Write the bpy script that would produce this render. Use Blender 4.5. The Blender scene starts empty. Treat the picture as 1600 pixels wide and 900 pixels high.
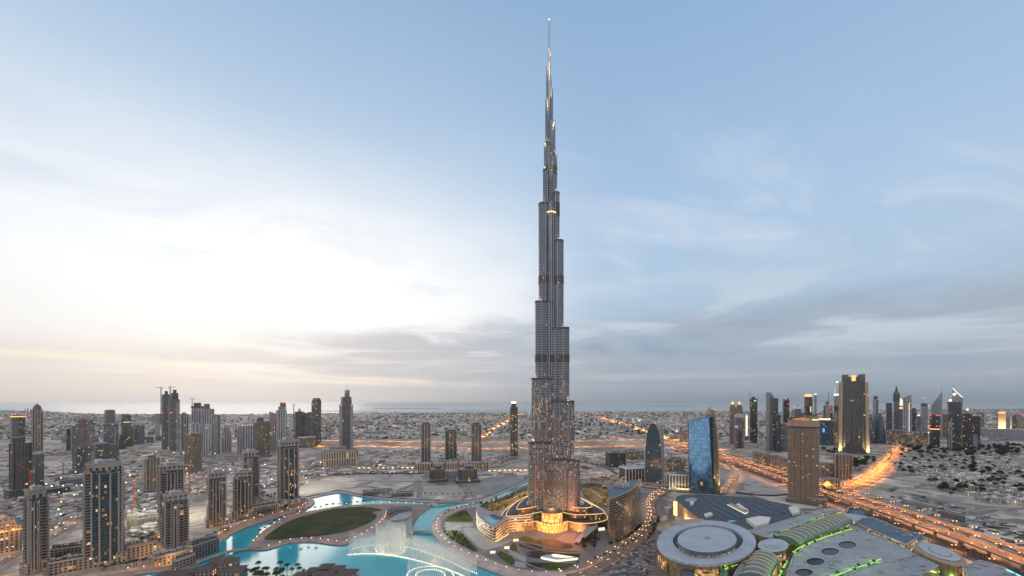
import bpy, math, random
from mathutils import Vector, Matrix
R = math.radians
sc = bpy.context.scene
col = sc.collection
# ---------------------------------------------------------------- camera, sky, sun, exposure
H, F, HY, CX = 200.0, 600.0, 626.0, 800.0        # eye height (m), focal length (px), eye level row, centre column
cam = bpy.data.cameras.new('camera'); camo = bpy.data.objects.new('camera', cam); col.objects.link(camo)
cam.sensor_width = 36.0; cam.lens = 36.0*F/1600.0; cam.shift_y = (HY-450.0)/1600.0
cam.clip_start = 1.0; cam.clip_end = 200000.0
camo.location = (0, 0, H); camo.rotation_euler = (R(90), 0, 0)
sc.camera = camo
sc.view_settings.view_transform = 'Standard'; sc.view_settings.look = 'None'
sc.view_settings.exposure = 0.0; sc.view_settings.gamma = 1.0
sc.render.engine = 'CYCLES'
cy = sc.cycles
cy.use_denoising = True
try: cy.denoiser = 'OPENIMAGEDENOISE'
except Exception: pass
cy.max_bounces = 6; cy.diffuse_bounces = 2; cy.glossy_bounces = 3; cy.transmission_bounces = 3
cy.transparent_max_bounces = 24; cy.volume_bounces = 0
cy.sample_clamp_indirect = 4.0; cy.sample_clamp_direct = 30.0
cy.caustics_reflective = False; cy.caustics_refractive = False
cy.use_light_tree = True

def lin(c):
    c = c/255.0
    return c/12.92 if c <= 0.04045 else ((c+0.055)/1.055)**2.4
def rgb(r, g, b, k=1.0): return (lin(r)*k, lin(g)*k, lin(b)*k, 1.0)

class S:
    """a node socket with arithmetic"""
    def __init__(s, nt, o): s.nt, s.o = nt, o
    def _m(s, op, *a, clamp=False):
        n = s.nt.nodes.new('ShaderNodeMath'); n.operation = op; n.use_clamp = clamp
        for i, x in enumerate((s,)+a):
            if isinstance(x, S): s.nt.links.new(x.o, n.inputs[i])
            else: n.inputs[i].default_value = x
        return S(s.nt, n.outputs[0])
    def __add__(s, b): return s._m('ADD', b)
    __radd__ = __add__
    def __sub__(s, b): return s._m('SUBTRACT', b)
    def __rsub__(s, b): return (s*-1.0)+b
    def __mul__(s, b): return s._m('MULTIPLY', b)
    __rmul__ = __mul__
    def __truediv__(s, b): return s._m('DIVIDE', b)
    def __gt__(s, b): return s._m('GREATER_THAN', b)
    def __lt__(s, b): return s._m('LESS_THAN', b)
    def floor(s): return s._m('FLOOR')
    def frac(s): return s._m('FRACT')
    def abs(s): return s._m('ABSOLUTE')
    def exp(s): return s._m('EXPONENT')
    def min(s, b): return s._m('MINIMUM', b)
    def max(s, b): return s._m('MAXIMUM', b)
    def pow(s, b): return s._m('POWER', b)
    def ramp(s, a, b, lo=0.0, hi=1.0, smooth=True):
        n = s.nt.nodes.new('ShaderNodeMapRange')
        n.interpolation_type = 'SMOOTHSTEP' if smooth else 'LINEAR'
        s.nt.links.new(s.o, n.inputs[0])
        for i, x in enumerate((a, b, lo, hi)):
            if isinstance(x, S): s.nt.links.new(x.o, n.inputs[i+1])
            else: n.inputs[i+1].default_value = x
        return S(s.nt, n.outputs[0])
def xyz(nt, x, y, z):
    n = nt.nodes.new('ShaderNodeCombineXYZ')
    for i, v in enumerate((x, y, z)):
        if isinstance(v, S): nt.links.new(v.o, n.inputs[i])
        else: n.inputs[i].default_value = v
    return S(nt, n.outputs[0])
def mixc(nt, f, a, b, mode='MIX'):
    n = nt.nodes.new('ShaderNodeMix'); n.data_type = 'RGBA'; n.blend_type = mode
    for i, v in ((0, f), (6, a), (7, b)):
        if isinstance(v, S): nt.links.new(v.o, n.inputs[i])
        else: n.inputs[i].default_value = v
    return S(nt, n.outputs[2])
def noise(nt, vec, scale, detail=4.0, rough=0.55, dist=0.0):
    n = nt.nodes.new('ShaderNodeTexNoise'); n.inputs['Scale'].default_value = scale
    n.inputs['Detail'].default_value = detail; n.inputs['Roughness'].default_value = rough
    n.inputs['Distortion'].default_value = dist
    if vec is not None: nt.links.new(vec.o, n.inputs['Vector'])
    return S(nt, n.outputs['Fac'])
def white(nt, vec):
    n = nt.nodes.new('ShaderNodeTexWhiteNoise'); n.noise_dimensions = '3D'
    nt.links.new(vec.o, n.inputs['Vector']); return S(nt, n.outputs['Value'])
def cramp(nt, f, stops):
    n = nt.nodes.new('ShaderNodeValToRGB'); e = n.color_ramp.elements
    while len(e) < len(stops): e.new(0.5)
    for i, (p, c) in enumerate(stops): e[i].position = p; e[i].color = c
    nt.links.new(f.o, n.inputs[0]); return S(nt, n.outputs[0])

SUN_AZ, SUN_EL = -36.0, 9.0                       # degrees from the view axis, and above the horizon
world = bpy.data.worlds.new('World'); sc.world = world; world.use_nodes = True
nt = world.node_tree; nt.nodes.clear()
tc = nt.nodes.new('ShaderNodeTexCoord')
sp = nt.nodes.new('ShaderNodeSeparateXYZ'); nt.links.new(tc.outputs['Generated'], sp.inputs[0])
dx, dy, dz = (S(nt, sp.outputs[i]) for i in range(3))
az = dx._m('ARCTAN2', dy)*57.2958
el = dz.min(1.0).max(-1.0)._m('ARCSINE')*57.2958
e01 = (el+4.0)/64.0
def st(e, *c): return ((e+4.0)/64.0, rgb(*c))
right = cramp(nt, e01, [st(-4,152,164,176), st(0,154,168,183), st(3,154,172,190), st(8,168,188,208), st(15,182,206,229), st(22,178,205,233), st(32,164,195,228), st(44,149,182,217), st(60,118,152,196)])
left = cramp(nt, e01, [st(-4,214,203,197), st(0,226,211,201), st(3,238,223,210), st(7,243,238,232), st(12,242,244,248), st(18,220,233,247), st(26,200,219,239), st(36,174,201,229), st(46,154,186,219), st(60,124,158,202)])
side = (az+noise(nt, xyz(nt, az*0.03, el*0.08, 0.0), 1.0, 3.0)*16.0-8.0).ramp(20.0, -20.0)
c = mixc(nt, side, right, left)
# glow of the low sun behind thin cloud
ga = (az+27.0)/34.0; ge = (el-15.0)/11.5
wob = noise(nt, xyz(nt, az*0.05, el*0.16, 3.0), 1.0, 5.0)-0.5
glow = ((ga*ga+ge*ge+wob*0.9)*-1.0).exp()
glow = glow*az.ramp(14.0, 0.0)
c = mixc(nt, glow.min(1.0), c, rgb(255, 254, 252, 1.12))
# low cloud bank over the horizon
nb = noise(nt, xyz(nt, az*0.05, el*0.42, 7.0), 1.0, 6.0, 0.55, 0.6)
edge = el+(noise(nt, xyz(nt, az*0.045, el*0.12, 9.0), 1.0, 5.0)-0.5)*9.0+az.ramp(-50.0, 0.0, 1.5, -2.0)
bank = edge.ramp(10.5, 7.0)*el.ramp(-1.0, 2.0)*nb.ramp(0.24, 0.54)*az.ramp(-50.0, -22.0, 0.40, 1.0)
bankc = mixc(nt, az.ramp(-40.0, 18.0), rgb(213, 205, 205), rgb(172, 182, 196))
c = mixc(nt, bank*0.85, c, bankc)
# cream streaks lit from below
ns = noise(nt, xyz(nt, az*0.035, el*0.75, 21.0), 1.0, 5.0, 0.5, 0.4)
streak = ns.ramp(0.48, 0.64)*el.ramp(1.5, 3.0)*el.ramp(7.0, 4.5)
c = mixc(nt, streak*az.ramp(20.0, -30.0, 0.15, 0.95), c, rgb(255, 240, 221))
# streaky mid cloud on the far side
nr = noise(nt, xyz(nt, az*0.045+el*0.02, el*0.22, 33.0), 1.0, 7.0, 0.58, 0.5)
mid = nr.ramp(0.47, 0.62)*el.ramp(3.0, 8.0)*el.ramp(20.0, 11.0)*az.ramp(-2.0, 8.0)
c = mixc(nt, mid*0.8, c, rgb(208, 219, 230))
mid2 = nr.ramp(0.47, 0.30)*el.ramp(3.0, 6.0)*el.ramp(15.0, 8.0)*az.ramp(-4.0, 8.0)
c = mixc(nt, mid2*0.6, c, rgb(142, 161, 184))
# thin high cirrus
q = dz.max(0.05)+0.12
px_, py_ = dx/q, dy/q
nc = noise(nt, xyz(nt, px_*0.9+py_*0.5, py_*2.2-px_*0.8, 0.0), 1.0, 8.0, 0.6, 0.9)
nm = noise(nt, xyz(nt, px_*0.5, py_*0.5, 5.0), 1.0, 2.0)
cir = nc.ramp(0.46, 0.74)*nm.ramp(0.36, 0.58)*el.ramp(8.0, 20.0)
c = mixc(nt, cir*0.8, c, rgb(214, 226, 241))
sky = nt.nodes.new('ShaderNodeTexSky'); sky.sky_type = 'NISHITA'; sky.sun_disc = False
sky.sun_elevation = R(SUN_EL); sky.sun_rotation = R(SUN_AZ); sky.altitude = 200
c = mixc(nt, 1.0, mixc(nt, 1.0, c, (0.955, 0.955, 0.95, 1), 'MULTIPLY'), mixc(nt, 1.0, S(nt, sky.outputs[0]), (0.0025, 0.003, 0.004, 1), 'MULTIPLY'), 'ADD')
# unseen sky overhead and behind the viewer, brightened to light the front faces
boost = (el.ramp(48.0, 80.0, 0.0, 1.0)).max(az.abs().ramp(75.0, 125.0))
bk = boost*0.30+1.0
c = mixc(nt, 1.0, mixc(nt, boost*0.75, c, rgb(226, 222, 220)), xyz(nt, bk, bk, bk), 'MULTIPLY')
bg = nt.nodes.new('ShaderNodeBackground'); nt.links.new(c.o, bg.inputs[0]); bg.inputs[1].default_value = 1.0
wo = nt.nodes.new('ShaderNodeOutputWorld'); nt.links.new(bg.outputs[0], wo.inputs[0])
world.cycles.sampling_method = 'MANUAL'; world.cycles.sample_map_resolution = 512

sun = bpy.data.lights.new('sun', 'SUN'); suno = bpy.data.objects.new('sun', sun); col.objects.link(suno)
sun.energy = 0.75; sun.angle = R(30.0); sun.color = (1.0, 0.86, 0.70)
sd = Vector((math.sin(R(SUN_AZ))*math.cos(R(SUN_EL)), math.cos(R(SUN_AZ))*math.cos(R(SUN_EL)), math.sin(R(SUN_EL))))
suno.rotation_euler = sd.to_track_quat('Z', 'Y').to_euler()
suno.location = sd*3000
# ---------------------------------------------------------------- helpers
rnd = random.Random(7)
def gd(py, z=0.0): return (H-z)*F/(py-HY)
def gp(px, py, z=0.0):
    D = gd(py, z); return Vector(((px-CX)*D/F, D, z))
def zt(py, D): return H+(HY-py)*D/F
def proj(p): return (CX+F*p[0]/p[1], HY+F*(H-p[2])/p[1])
def tag(o, label=None, cat=None, group=None, kind=None):
    if label: o['label'] = label
    if cat: o['category'] = cat
    if group: o['group'] = group
    if kind: o['kind'] = kind
    return o
def thing(name, label, cat, loc=(0, 0, 0), rot=0.0, group=None):
    o = bpy.data.objects.new(name, None); col.objects.link(o); o.empty_display_size = 5
    o.location = loc; o.rotation_euler = (0, 0, rot)
    return tag(o, label, cat, group)
def kids(o): return [c for c in bpy.data.objects if c.parent == o]
def copy_tree(o, loc, rz=0.0, label=None, sc_=None, children=None):
    c = o.copy(); col.objects.link(c); c.location = loc; c.rotation_euler = (0, 0, rz)
    if sc_: c.scale = sc_ if not isinstance(sc_, (int, float)) else (sc_,)*3
    if label: c['label'] = label
    for ch, sub in children or ():
        d = ch.copy(); col.objects.link(d); d.parent = c
        for g, _ in sub:
            e = g.copy(); col.objects.link(e); e.parent = d
    return c
def tree_of(o): return [(c, tree_of(c)) for c in kids(o)]

class MB:
    """collects faces, builds ONE mesh object; uv is metres along the wall and metres of height"""
    def __init__(s): s.v, s.f, s.uv, s.m, s.sm = [], [], [], [], []
    def face(s, pts, uvs=None, m=0, smooth=False):
        i = len(s.v); s.v += [tuple(p) for p in pts]
        s.f.append(tuple(range(i, i+len(pts))))
        s.uv += list(uvs) if uvs else [(p[0], p[1]) for p in pts]
        s.m.append(m); s.sm.append(smooth); return s
    def prism(s, pts, z0, z1, m=0, cap=1, top=None, bottom=False, smooth=False, z1f=None):
        """vertical walls over a plan (counter-clockwise); top: another plan for a taper; z1f(x,y): height of the top edge"""
        n = len(pts); top = top or pts; u = 0.0; i0 = len(s.v)
        zf = z1f or (lambda x, y: z1)
        T = [(p[0], p[1], zf(p[0], p[1])) for p in top]
        for p in pts: s.v.append((p[0], p[1], z0))
        for p in T: s.v.append(p)
        for i in range(n):
            j = (i+1) % n; a, b = pts[i], pts[j]
            L = math.hypot(b[0]-a[0], b[1]-a[1])
            s.f.append((i0+i, i0+j, i0+n+j, i0+n+i))
            s.uv += [(u, z0), (u+L, z0), (u+L, T[j][2]), (u, T[i][2])]
            s.m.append(m); s.sm.append(smooth); u += L
        if cap is not None: s.face(T, m=cap)
        if bottom: s.face([(p[0], p[1], z0) for p in reversed(pts)], m=cap or 0)
        return s
    def box(s, cx, cy, sx, sy, z0, z1, rot=0.0, m=0, cap=None, bottom=False):
        c, q = math.cos(rot), math.sin(rot); P = []
        for a, b in ((-1, -1), (1, -1), (1, 1), (-1, 1)):
            x, y = a*sx/2, b*sy/2; P.append((cx+x*c-y*q, cy+x*q+y*c))
        return s.prism(P, z0, z1, m, m if cap is None else cap, bottom=bottom)
    def tube(s, pts, r, n=6, m=0, r2=None, smooth=True, caps=True):
        pts = [Vector(p) for p in pts]; rings = []
        for k, p in enumerate(pts):
            d = (pts[min(k+1, len(pts)-1)]-pts[max(k-1, 0)]).normalized()
            a = d.cross(Vector((0, 0, 1))); a = Vector((1, 0, 0)) if a.length < 1e-4 else a.normalized()
            b = a.cross(d).normalized()
            rr = r if r2 is None else r+(r2-r)*k/max(len(pts)-1, 1)
            rings.append([p+a*math.cos(2*math.pi*i/n)*rr+b*math.sin(2*math.pi*i/n)*rr for i in range(n)])
        i0 = len(s.v)
        for g in rings: s.v += [tuple(x) for x in g]
        for k in range(len(pts)-1):
            for i in range(n):
                j = (i+1) % n
                s.f.append((i0+k*n+i, i0+k*n+j, i0+(k+1)*n+j, i0+(k+1)*n+i)); s.uv += [(i, k)]*4; s.m.append(m); s.sm.append(smooth)
        if caps:
            s.face([rings[-1][i] for i in range(n)], m=m); s.face([rings[0][i] for i in reversed(range(n))], m=m)
        return s
    def lathe(s, prof, n=20, m=0, cx=0, cy=0, sx=1.0, sy=1.0, smooth=True, a0=0.0, a1=2*math.pi):
        """prof: (radius, z) from bottom to top"""
        full = abs(a1-a0-2*math.pi) < 1e-6; N = n if full else n+1; i0 = len(s.v)
        for r, z in prof:
            for i in range(N):
                a = a0+(a1-a0)*i/n; s.v.append((cx+sx*r*math.cos(a), cy+sy*r*math.sin(a), z))
        for k in range(len(prof)-1):
            R0 = max(prof[k][0], prof[k+1][0])
            for i in range(n):
                j = (i+1) % N
                s.f.append((i0+k*N+i, i0+k*N+j, i0+(k+1)*N+j, i0+(k+1)*N+i))
                ua, ub = R0*(a1-a0)*i/n, R0*(a1-a0)*(i+1)/n
                s.uv += [(ua, prof[k][1]), (ub, prof[k][1]), (ub, prof[k+1][1]), (ua, prof[k+1][1])]; s.m.append(m); s.sm.append(smooth)
        return s
    def strip(s, pts, w, z=0.0, th=None, m=0):
        """a road ribbon along pts; th: slab thickness below z"""
        pts = [Vector((p[0], p[1], z if len(p) < 3 or z is not None else p[2])) for p in pts]; Lf, Rt = [], []
        u = [0.0]
        for k, p in enumerate(pts):
            d = (pts[min(k+1, len(pts)-1)]-pts[max(k-1, 0)]); d.z = 0; d.normalize()
            nrm = Vector((-d.y, d.x, 0)); ww = w(k/(len(pts)-1)) if callable(w) else w
            Lf.append(p+nrm*ww/2); Rt.append(p-nrm*ww/2)
            if k: u.append(u[-1]+(p-pts[k-1]).length)
        for k in range(len(pts)-1):
            ww = w if not callable(w) else w(0.5)
            s.face([Rt[k], Rt[k+1], Lf[k+1], Lf[k]], [(0, u[k]), (0, u[k+1]), (ww, u[k+1]), (ww, u[k])], m)
            if th:
                dn = Vector((0, 0, -th))
                s.face([Lf[k], Lf[k+1], Lf[k+1]+dn, Lf[k]+dn], m=m); s.face([Rt[k+1], Rt[k], Rt[k]+dn, Rt[k+1]+dn], m=m)
                s.face([Lf[k]+dn, Lf[k+1]+dn, Rt[k+1]+dn, Rt[k]+dn], m=m)
        return s
    def build(s, name, mats, parent=None, off=None):
        me = bpy.data.meshes.new(name)
        V = s.v if off is None else [(x-off[0], y-off[1], z-off[2]) for x, y, z in s.v]
        me.from_pydata(V, [], s.f)
        ul = me.uv_layers.new(name='uv'); flat = [0.0]*(2*len(s.uv))
        flat[0::2] = [a[0] for a in s.uv]; flat[1::2] = [a[1] for a in s.uv]
        ul.data.foreach_set('uv', flat)
        for x in (mats if isinstance(mats, (list, tuple)) else [mats]): me.materials.append(x)
        me.polygons.foreach_set('material_index', s.m); me.polygons.foreach_set('use_smooth', s.sm)
        me.update()
        o = bpy.data.objects.new(name, me); col.objects.link(o)
        if parent: o.parent = parent
        return o

def smooth_line(pts, n=6, closed=False):
    P = [Vector(p) for p in pts]; out = []; N = len(P)
    rng = range(N) if closed else range(N-1)
    for i in rng:
        g = (lambda k: P[k % N]) if closed else (lambda k: P[min(max(k, 0), N-1)])
        p0, p1, p2, p3 = g(i-1), g(i), g(i+1), g(i+2)
        for k in range(n):
            t = k/n
            out.append(0.5*((2*p1)+(p2-p0)*t+(2*p0-5*p1+4*p2-p3)*t*t+(3*p1-p0-3*p2+p3)*t**3))
    if not closed: out.append(P[-1])
    return out
def ccw(pts):
    a = sum(pts[i][0]*pts[(i+1) % len(pts)][1]-pts[(i+1) % len(pts)][0]*pts[i][1] for i in range(len(pts)))
    return list(pts) if a > 0 else list(reversed(pts))
def trace(px, z=0.0, n=4, closed=True):
    """rows of image positions on a level z -> smooth outline in metres"""
    P = [gp(x, y, z) for x, y in px]
    return ccw(smooth_line(P, n, closed)) if closed else smooth_line(P, n)
def ell(w, d, n=24, cx=0, cy=0, p=1.0):
    out = []
    for i in range(n):
        a = 2*math.pi*i/n; c, q = math.cos(a), math.sin(a)
        out.append((cx+w/2*math.copysign(abs(c)**p, c), cy+d/2*math.copysign(abs(q)**p, q)))
    return out
def rect(w, d, cx=0, cy=0): return [(cx-w/2, cy-d/2), (cx+w/2, cy-d/2), (cx+w/2, cy+d/2), (cx-w/2, cy+d/2)]
def notched(w, d, n=0.12):
    a, b = w/2, d/2; k = n*min(w, d)
    return [(-a+k, -b), (a-k, -b), (a-k, -b+k), (a, -b+k), (a, b-k), (a-k, b-k), (a-k, b), (-a+k, b), (-a+k, b-k), (-a, b-k), (-a, -b+k), (-a+k, -b+k)]
def chamf(w, d, n=0.2):
    a, b = w/2, d/2; k = n*min(w, d)
    return [(-a+k, -b), (a-k, -b), (a, -b+k), (a, b-k), (a-k, b), (-a+k, b), (-a, b-k), (-a, -b+k)]
def scaled(pts, k, ky=None): return [(p[0]*k, p[1]*(ky if ky is not None else k)) for p in pts]
def fit(x0, x1, yb, ratio=0.8, yaw=0.0, plan=rect):
    """centre, heading and size of a plan so that it spans columns x0..x1 with its middle on row yb"""
    D = gd(yb); cxp = (x0+x1)/2; w = (x1-x0)*D/F
    for _ in range(12):
        X = (cxp-CX)*D/F; th = -math.atan2(X, D)+R(yaw)
        c, q = math.cos(th), math.sin(th); xs = []
        for a, b in plan(w, w*ratio): xs.append(CX+F*(X+a*c-b*q)/(D+a*q+b*c))
        w *= (x1-x0)/(max(xs)-min(xs)); cxp += (x0+x1)/2-(max(xs)+min(xs))/2
    return Vector((X, D, 0)), th, w, w*ratio

# ---------------------------------------------------------------- materials
def mat(name):
    m = bpy.data.materials.new(name); m.use_nodes = True; t = m.node_tree; t.nodes.clear()
    o = t.nodes.new('ShaderNodeOutputMaterial'); return m, t, o
def bsdf(t, o, base, rough=0.7, metal=0.0, spec=0.5, emit=None, estr=0.0, bump=None):
    b = t.nodes.new('ShaderNodeBsdfPrincipled')
    def put(k, v):
        if isinstance(v, S): t.links.new(v.o, b.inputs[k])
        else: b.inputs[k].default_value = v
    put('Base Color', base); put('Roughness', rough); put('Metallic', metal); put('Specular IOR Level', spec)
    if emit is not None: put('Emission Color', emit); put('Emission Strength', estr)
    if bump is not None:
        n = t.nodes.new('ShaderNodeBump'); n.inputs['Strength'].default_value = bump[1]; n.inputs['Distance'].default_value = bump[2]
        t.links.new(bump[0].o, n.inputs['Height']); t.links.new(n.outputs[0], b.inputs['Normal'])
    t.links.new(b.outputs[0], o.inputs[0]); return b
def ocoord(t):
    n = t.nodes.new('ShaderNodeTexCoord'); return S(t, n.outputs['Object'])
def gpos(t):
    n = t.nodes.new('ShaderNodeNewGeometry'); return S(t, n.outputs['Position'])
def sep(t, v):
    n = t.nodes.new('ShaderNodeSeparateXYZ'); t.links.new(v.o, n.inputs[0]); return [S(t, n.outputs[i]) for i in range(3)]
def orand(t):
    n = t.nodes.new('ShaderNodeObjectInfo'); return S(t, n.outputs['Random'])
def uvs(t):
    n = t.nodes.new('ShaderNodeUVMap'); return sep(t, S(t, n.outputs[0]))
def c4(c): return tuple(c) if len(c) == 4 else tuple(c)+(1.0,)
def plain(name, c, rough=0.75, metal=0.0, var=0.25, scale=0.15, spec=0.4, seam=0.0):
    """a weathered surface: colour broken up by two sizes of noise"""
    m, t, o = mat(name); p = gpos(t)
    n = noise(t, p, scale, 5.0)*0.6+noise(t, p, scale*9, 3.0)*0.4
    k = n.ramp(0.3, 0.7, 1-var, 1+var, False)
    base = mixc(t, 1.0, c4(c), xyz(t, k, k, k), 'MULTIPLY')
    if seam:
        br = t.nodes.new('ShaderNodeTexBrick'); br.inputs['Scale'].default_value = 1.0/seam; br.inputs['Mortar Size'].default_value = 0.045; br.inputs['Color1'].default_value = (1, 1, 1, 1); br.inputs['Color2'].default_value = (0.86, 0.86, 0.87, 1); br.inputs['Mortar'].default_value = (0.55, 0.55, 0.56, 1)
        mp = t.nodes.new('ShaderNodeMapping'); mp.inputs['Rotation'].default_value[2] = 0.35; t.links.new(p.o, mp.inputs[0]); t.links.new(mp.outputs[0], br.inputs[0]); base = mixc(t, 0.8, base, S(t, br.outputs[0]), 'MULTIPLY')
    bsdf(t, o, base, rough, metal, spec); return m
def glowing(name, c, k, sample=False):
    m, t, o = mat(name); e = t.nodes.new('ShaderNodeEmission'); e.inputs[0].default_value = c4(c); e.inputs[1].default_value = k
    t.links.new(e.outputs[0], o.inputs[0])
    if not sample: m.cycles.emission_sampling = 'NONE'
    return m
WARM, AMBER, WHITE = (1.0, 0.55, 0.20), (1.0, 0.36, 0.07), (1.0, 0.85, 0.6)
def facade(name, wall, glass, fh=3.6, bw=3.2, wx=0.16, wz=0.22, lit=0.05, warm=WARM, k=1.3, rough=0.18, metal=0.0, wrough=0.7, vert=0.0, lowlit=None, tall=1.0, gmetal=0.0, gspec=0.6, gvar=1.0, cols=0.0):
    """a wall with a grid of windows, some of them lit; uv in metres. wx, wz: share of a bay that is wall at each side / of a floor that is spandrel"""
    m, t, o = mat(name); u, v, _ = uvs(t); r = orand(t)
    cu, cv = u/bw, v/fh
    fu, fv = cu.frac(), cv.frac()
    win = (fu > wx)*(fu < 1-wx)*(fv > wz)
    iu, iv = cu.floor(), (cv/tall).floor()
    h1 = white(t, xyz(t, iu, iv, r*91.0)); h2 = white(t, xyz(t, iv, iu, r*37.0+5.0)); h3 = white(t, xyz(t, iu, r*11.0+2.0, 3.0))
    p = lit
    if lowlit: p = v.ramp(lowlit[0], lowlit[1], lit, lowlit[2], True)
    p = p*noise(t, xyz(t, u*0.05, v*0.035, r*50.0), 1.0, 2.0).ramp(0.38, 0.66, 0.15, 2.1) if not isinstance(p, S) and p < 0.3 else p
    on = (h1 < p)*win
    tone = h2*h2*1.0+0.25
    wn = noise(t, gpos(t), 0.05, 4.0).ramp(0.3, 0.7, 0.82, 1.14, False)
    wallc = mixc(t, 1.0, c4(wall), xyz(t, wn, wn, wn), 'MULTIPLY')
    g2 = mixc(t, h2, tuple(x*(1-0.4*gvar) for x in glass[:3])+(1,), tuple(min(1, x*(1+0.5*gvar)) for x in glass[:3])+(1,))
    base = mixc(t, win, wallc, g2)
    ec = mixc(t, h2*h2, c4(warm), (1.0, 0.66, 0.32, 1.0))
    if cols:
        run = noise(t, xyz(t, iu*3.7, v*0.02, r*9.0), 1.0, 3.0).ramp(0.42, 0.62)*(h3 < cols)*p.min(0.3)*3.4
        on = on.max(run*(fu > 0.3)*(fu < 0.7)*0.75)
    mt = win*gmetal + (1.0-win)*metal
    b = bsdf(t, o, base, win*(rough-wrough)+wrough, mt, gspec, ec, on*tone*k*h1.ramp(0.0, 1.0, 1.0, 1.0))
    m.cycles.emission_sampling = 'NONE'
    return m
# ---------------------------------------------------------------- the setting: ground, sea, water, roads
def ground_mat():
    m, t, o = mat('desert_ground'); p = gpos(t)
    n1 = noise(t, p, 0.004, 7.0, 0.6, 0.8); n2 = noise(t, p, 0.03, 6.0, 0.65); n3 = noise(t, p, 0.2, 4.0)
    c = cramp(t, n1, [(0.28, (0.19, 0.165, 0.143, 1)), (0.42, (0.36, 0.308, 0.262, 1)), (0.56, (0.46, 0.39, 0.33, 1)), (0.72, (0.27, 0.232, 0.198, 1))])
    wn = t.nodes.new('ShaderNodeTexNoise'); wn.inputs['Scale'].default_value = 0.009; wn.inputs['Detail'].default_value = 4.0; t.links.new(p.o, wn.inputs['Vector'])
    ws = t.nodes.new('ShaderNodeVectorMath'); ws.operation = 'MULTIPLY_ADD'; ws.inputs[1].default_value = (110, 110, 0); t.links.new(wn.outputs['Color'], ws.inputs[0]); t.links.new(p.o, ws.inputs[2])
    def vor(scale, feat, seed):
        mp = t.nodes.new('ShaderNodeMapping'); mp.inputs['Rotation'].default_value[2] = seed; t.links.new(ws.outputs[0], mp.inputs[0])
        v = t.nodes.new('ShaderNodeTexVoronoi'); v.feature = feat; v.inputs['Scale'].default_value = scale; v.inputs['Randomness'].default_value = 0.75; t.links.new(mp.outputs[0], v.inputs['Vector']); return v
    cell = sep(t, S(t, vor(0.0075, 'F1', 0.4).outputs['Color']))[0]; edge = S(t, vor(0.0075, 'DISTANCE_TO_EDGE', 0.4).outputs['Distance']); fine = sep(t, S(t, vor(0.035, 'F1', 0.9).outputs['Color']))[1]
    k = n2.ramp(0.3, 0.7, 0.55, 1.35, False)*n3.ramp(0.3, 0.7, 0.82, 1.18, False)*cell.ramp(0.0, 1.0, 0.68, 1.22, False)*fine.ramp(0.0, 1.0, 0.85, 1.12, False)
    c = mixc(t, 1.0, c, xyz(t, k, k, k), 'MULTIPLY')
    c = mixc(t, edge.ramp(0.045, 0.03)*0.8, c, (0.13, 0.125, 0.125, 1)); c = mixc(t, edge.ramp(0.075, 0.06)*edge.ramp(0.04, 0.05)*0.4, c, (0.38, 0.35, 0.32, 1))
    bsdf(t, o, c, 0.95, 0, 0.2); return m
def road_mat(name, c=(0.06, 0.057, 0.055), lanes=3.6, mark=0.5):
    m, t, o = mat(name); u, v, _ = uvs(t); p = gpos(t)
    n = noise(t, p, 0.08, 5.0).ramp(0.3, 0.7, 0.75, 1.3, False)
    base = mixc(t, 1.0, c4(c), xyz(t, n, n, n), 'MULTIPLY')
    ln = ((u/lanes).frac()-0.5).abs() > 0.47
    dash = (v/12.0).frac() < 0.45
    bsdf(t, o, mixc(t, ln*dash*mark, base, (0.55, 0.53, 0.48, 1)), 0.75, 0, 0.3); return m
def water_mat(name, c, rough=0.06, wave=0.5, scale=0.35, band=None):
    m, t, o = mat(name); p = gpos(t)
    mp = t.nodes.new('ShaderNodeMapping'); mp.inputs['Scale'].default_value = (1.0, 0.45, 1.0); t.links.new(p.o, mp.inputs[0])
    w = noise(t, S(t, mp.outputs[0]), scale, 6.0, 0.6)
    base = c4(c)
    if band: base = mixc(t, noise(t, p, band[1], 3.0).ramp(0.35, 0.65), c4(c), c4(band[0]))
    bsdf(t, o, base, rough, 0.0, 0.24, bump=(w, wave, 0.12)); return m
def grass_mat(name, a, b):
    m, t, o = mat(name); p = gpos(t)
    n = noise(t, p, 0.035, 7.0, 0.65); 
    bsdf(t, o, cramp(t, n, [(0.35, c4(a)), (0.52, c4(b)), (0.68, (b[0]*1.9, b[1]*1.15, b[2]*1.6, 1))]), 0.95, 0, 0.15); return m
def paving_mat(name, c, s=2.0):
    m, t, o = mat(name); p = gpos(t)
    br = t.nodes.new('ShaderNodeTexBrick'); br.inputs['Scale'].default_value = 1.0/s; br.inputs['Mortar Size'].default_value = 0.03
    br.inputs['Color1'].default_value = c4(c); br.inputs['Color2'].default_value = c4([x*0.82 for x in c]); br.inputs['Mortar'].default_value = c4([x*0.6 for x in c])
    t.links.new(p.o, br.inputs[0])
    n = noise(t, p, 0.06, 5.0).ramp(0.3, 0.7, 0.75, 1.25, False)
    bsdf(t, o, mixc(t, 1.0, S(t, br.outputs[0]), xyz(t, n, n, n), 'MULTIPLY'), 0.7, 0, 0.35); return m
M = {}
M['ground'] = ground_mat()
M['road'] = road_mat('asphalt_road', (0.085, 0.08, 0.077)); M['dust_road'] = plain('dusty_road', (0.22, 0.20, 0.19), 0.9, 0, 0.3, 0.05)
M['lake'] = water_mat('lake_water', (0.008, 0.27, 0.35), 0.08, 0.30, 0.4, ((0.028, 0.36, 0.43), 0.006))
M['sea'] = water_mat('sea_water', (0.38, 0.41, 0.41), 0.42, 0.15, 0.02)
M['pool'] = water_mat('pool_water', (0.03, 0.33, 0.45), 0.05, 0.2, 1.0)
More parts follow.
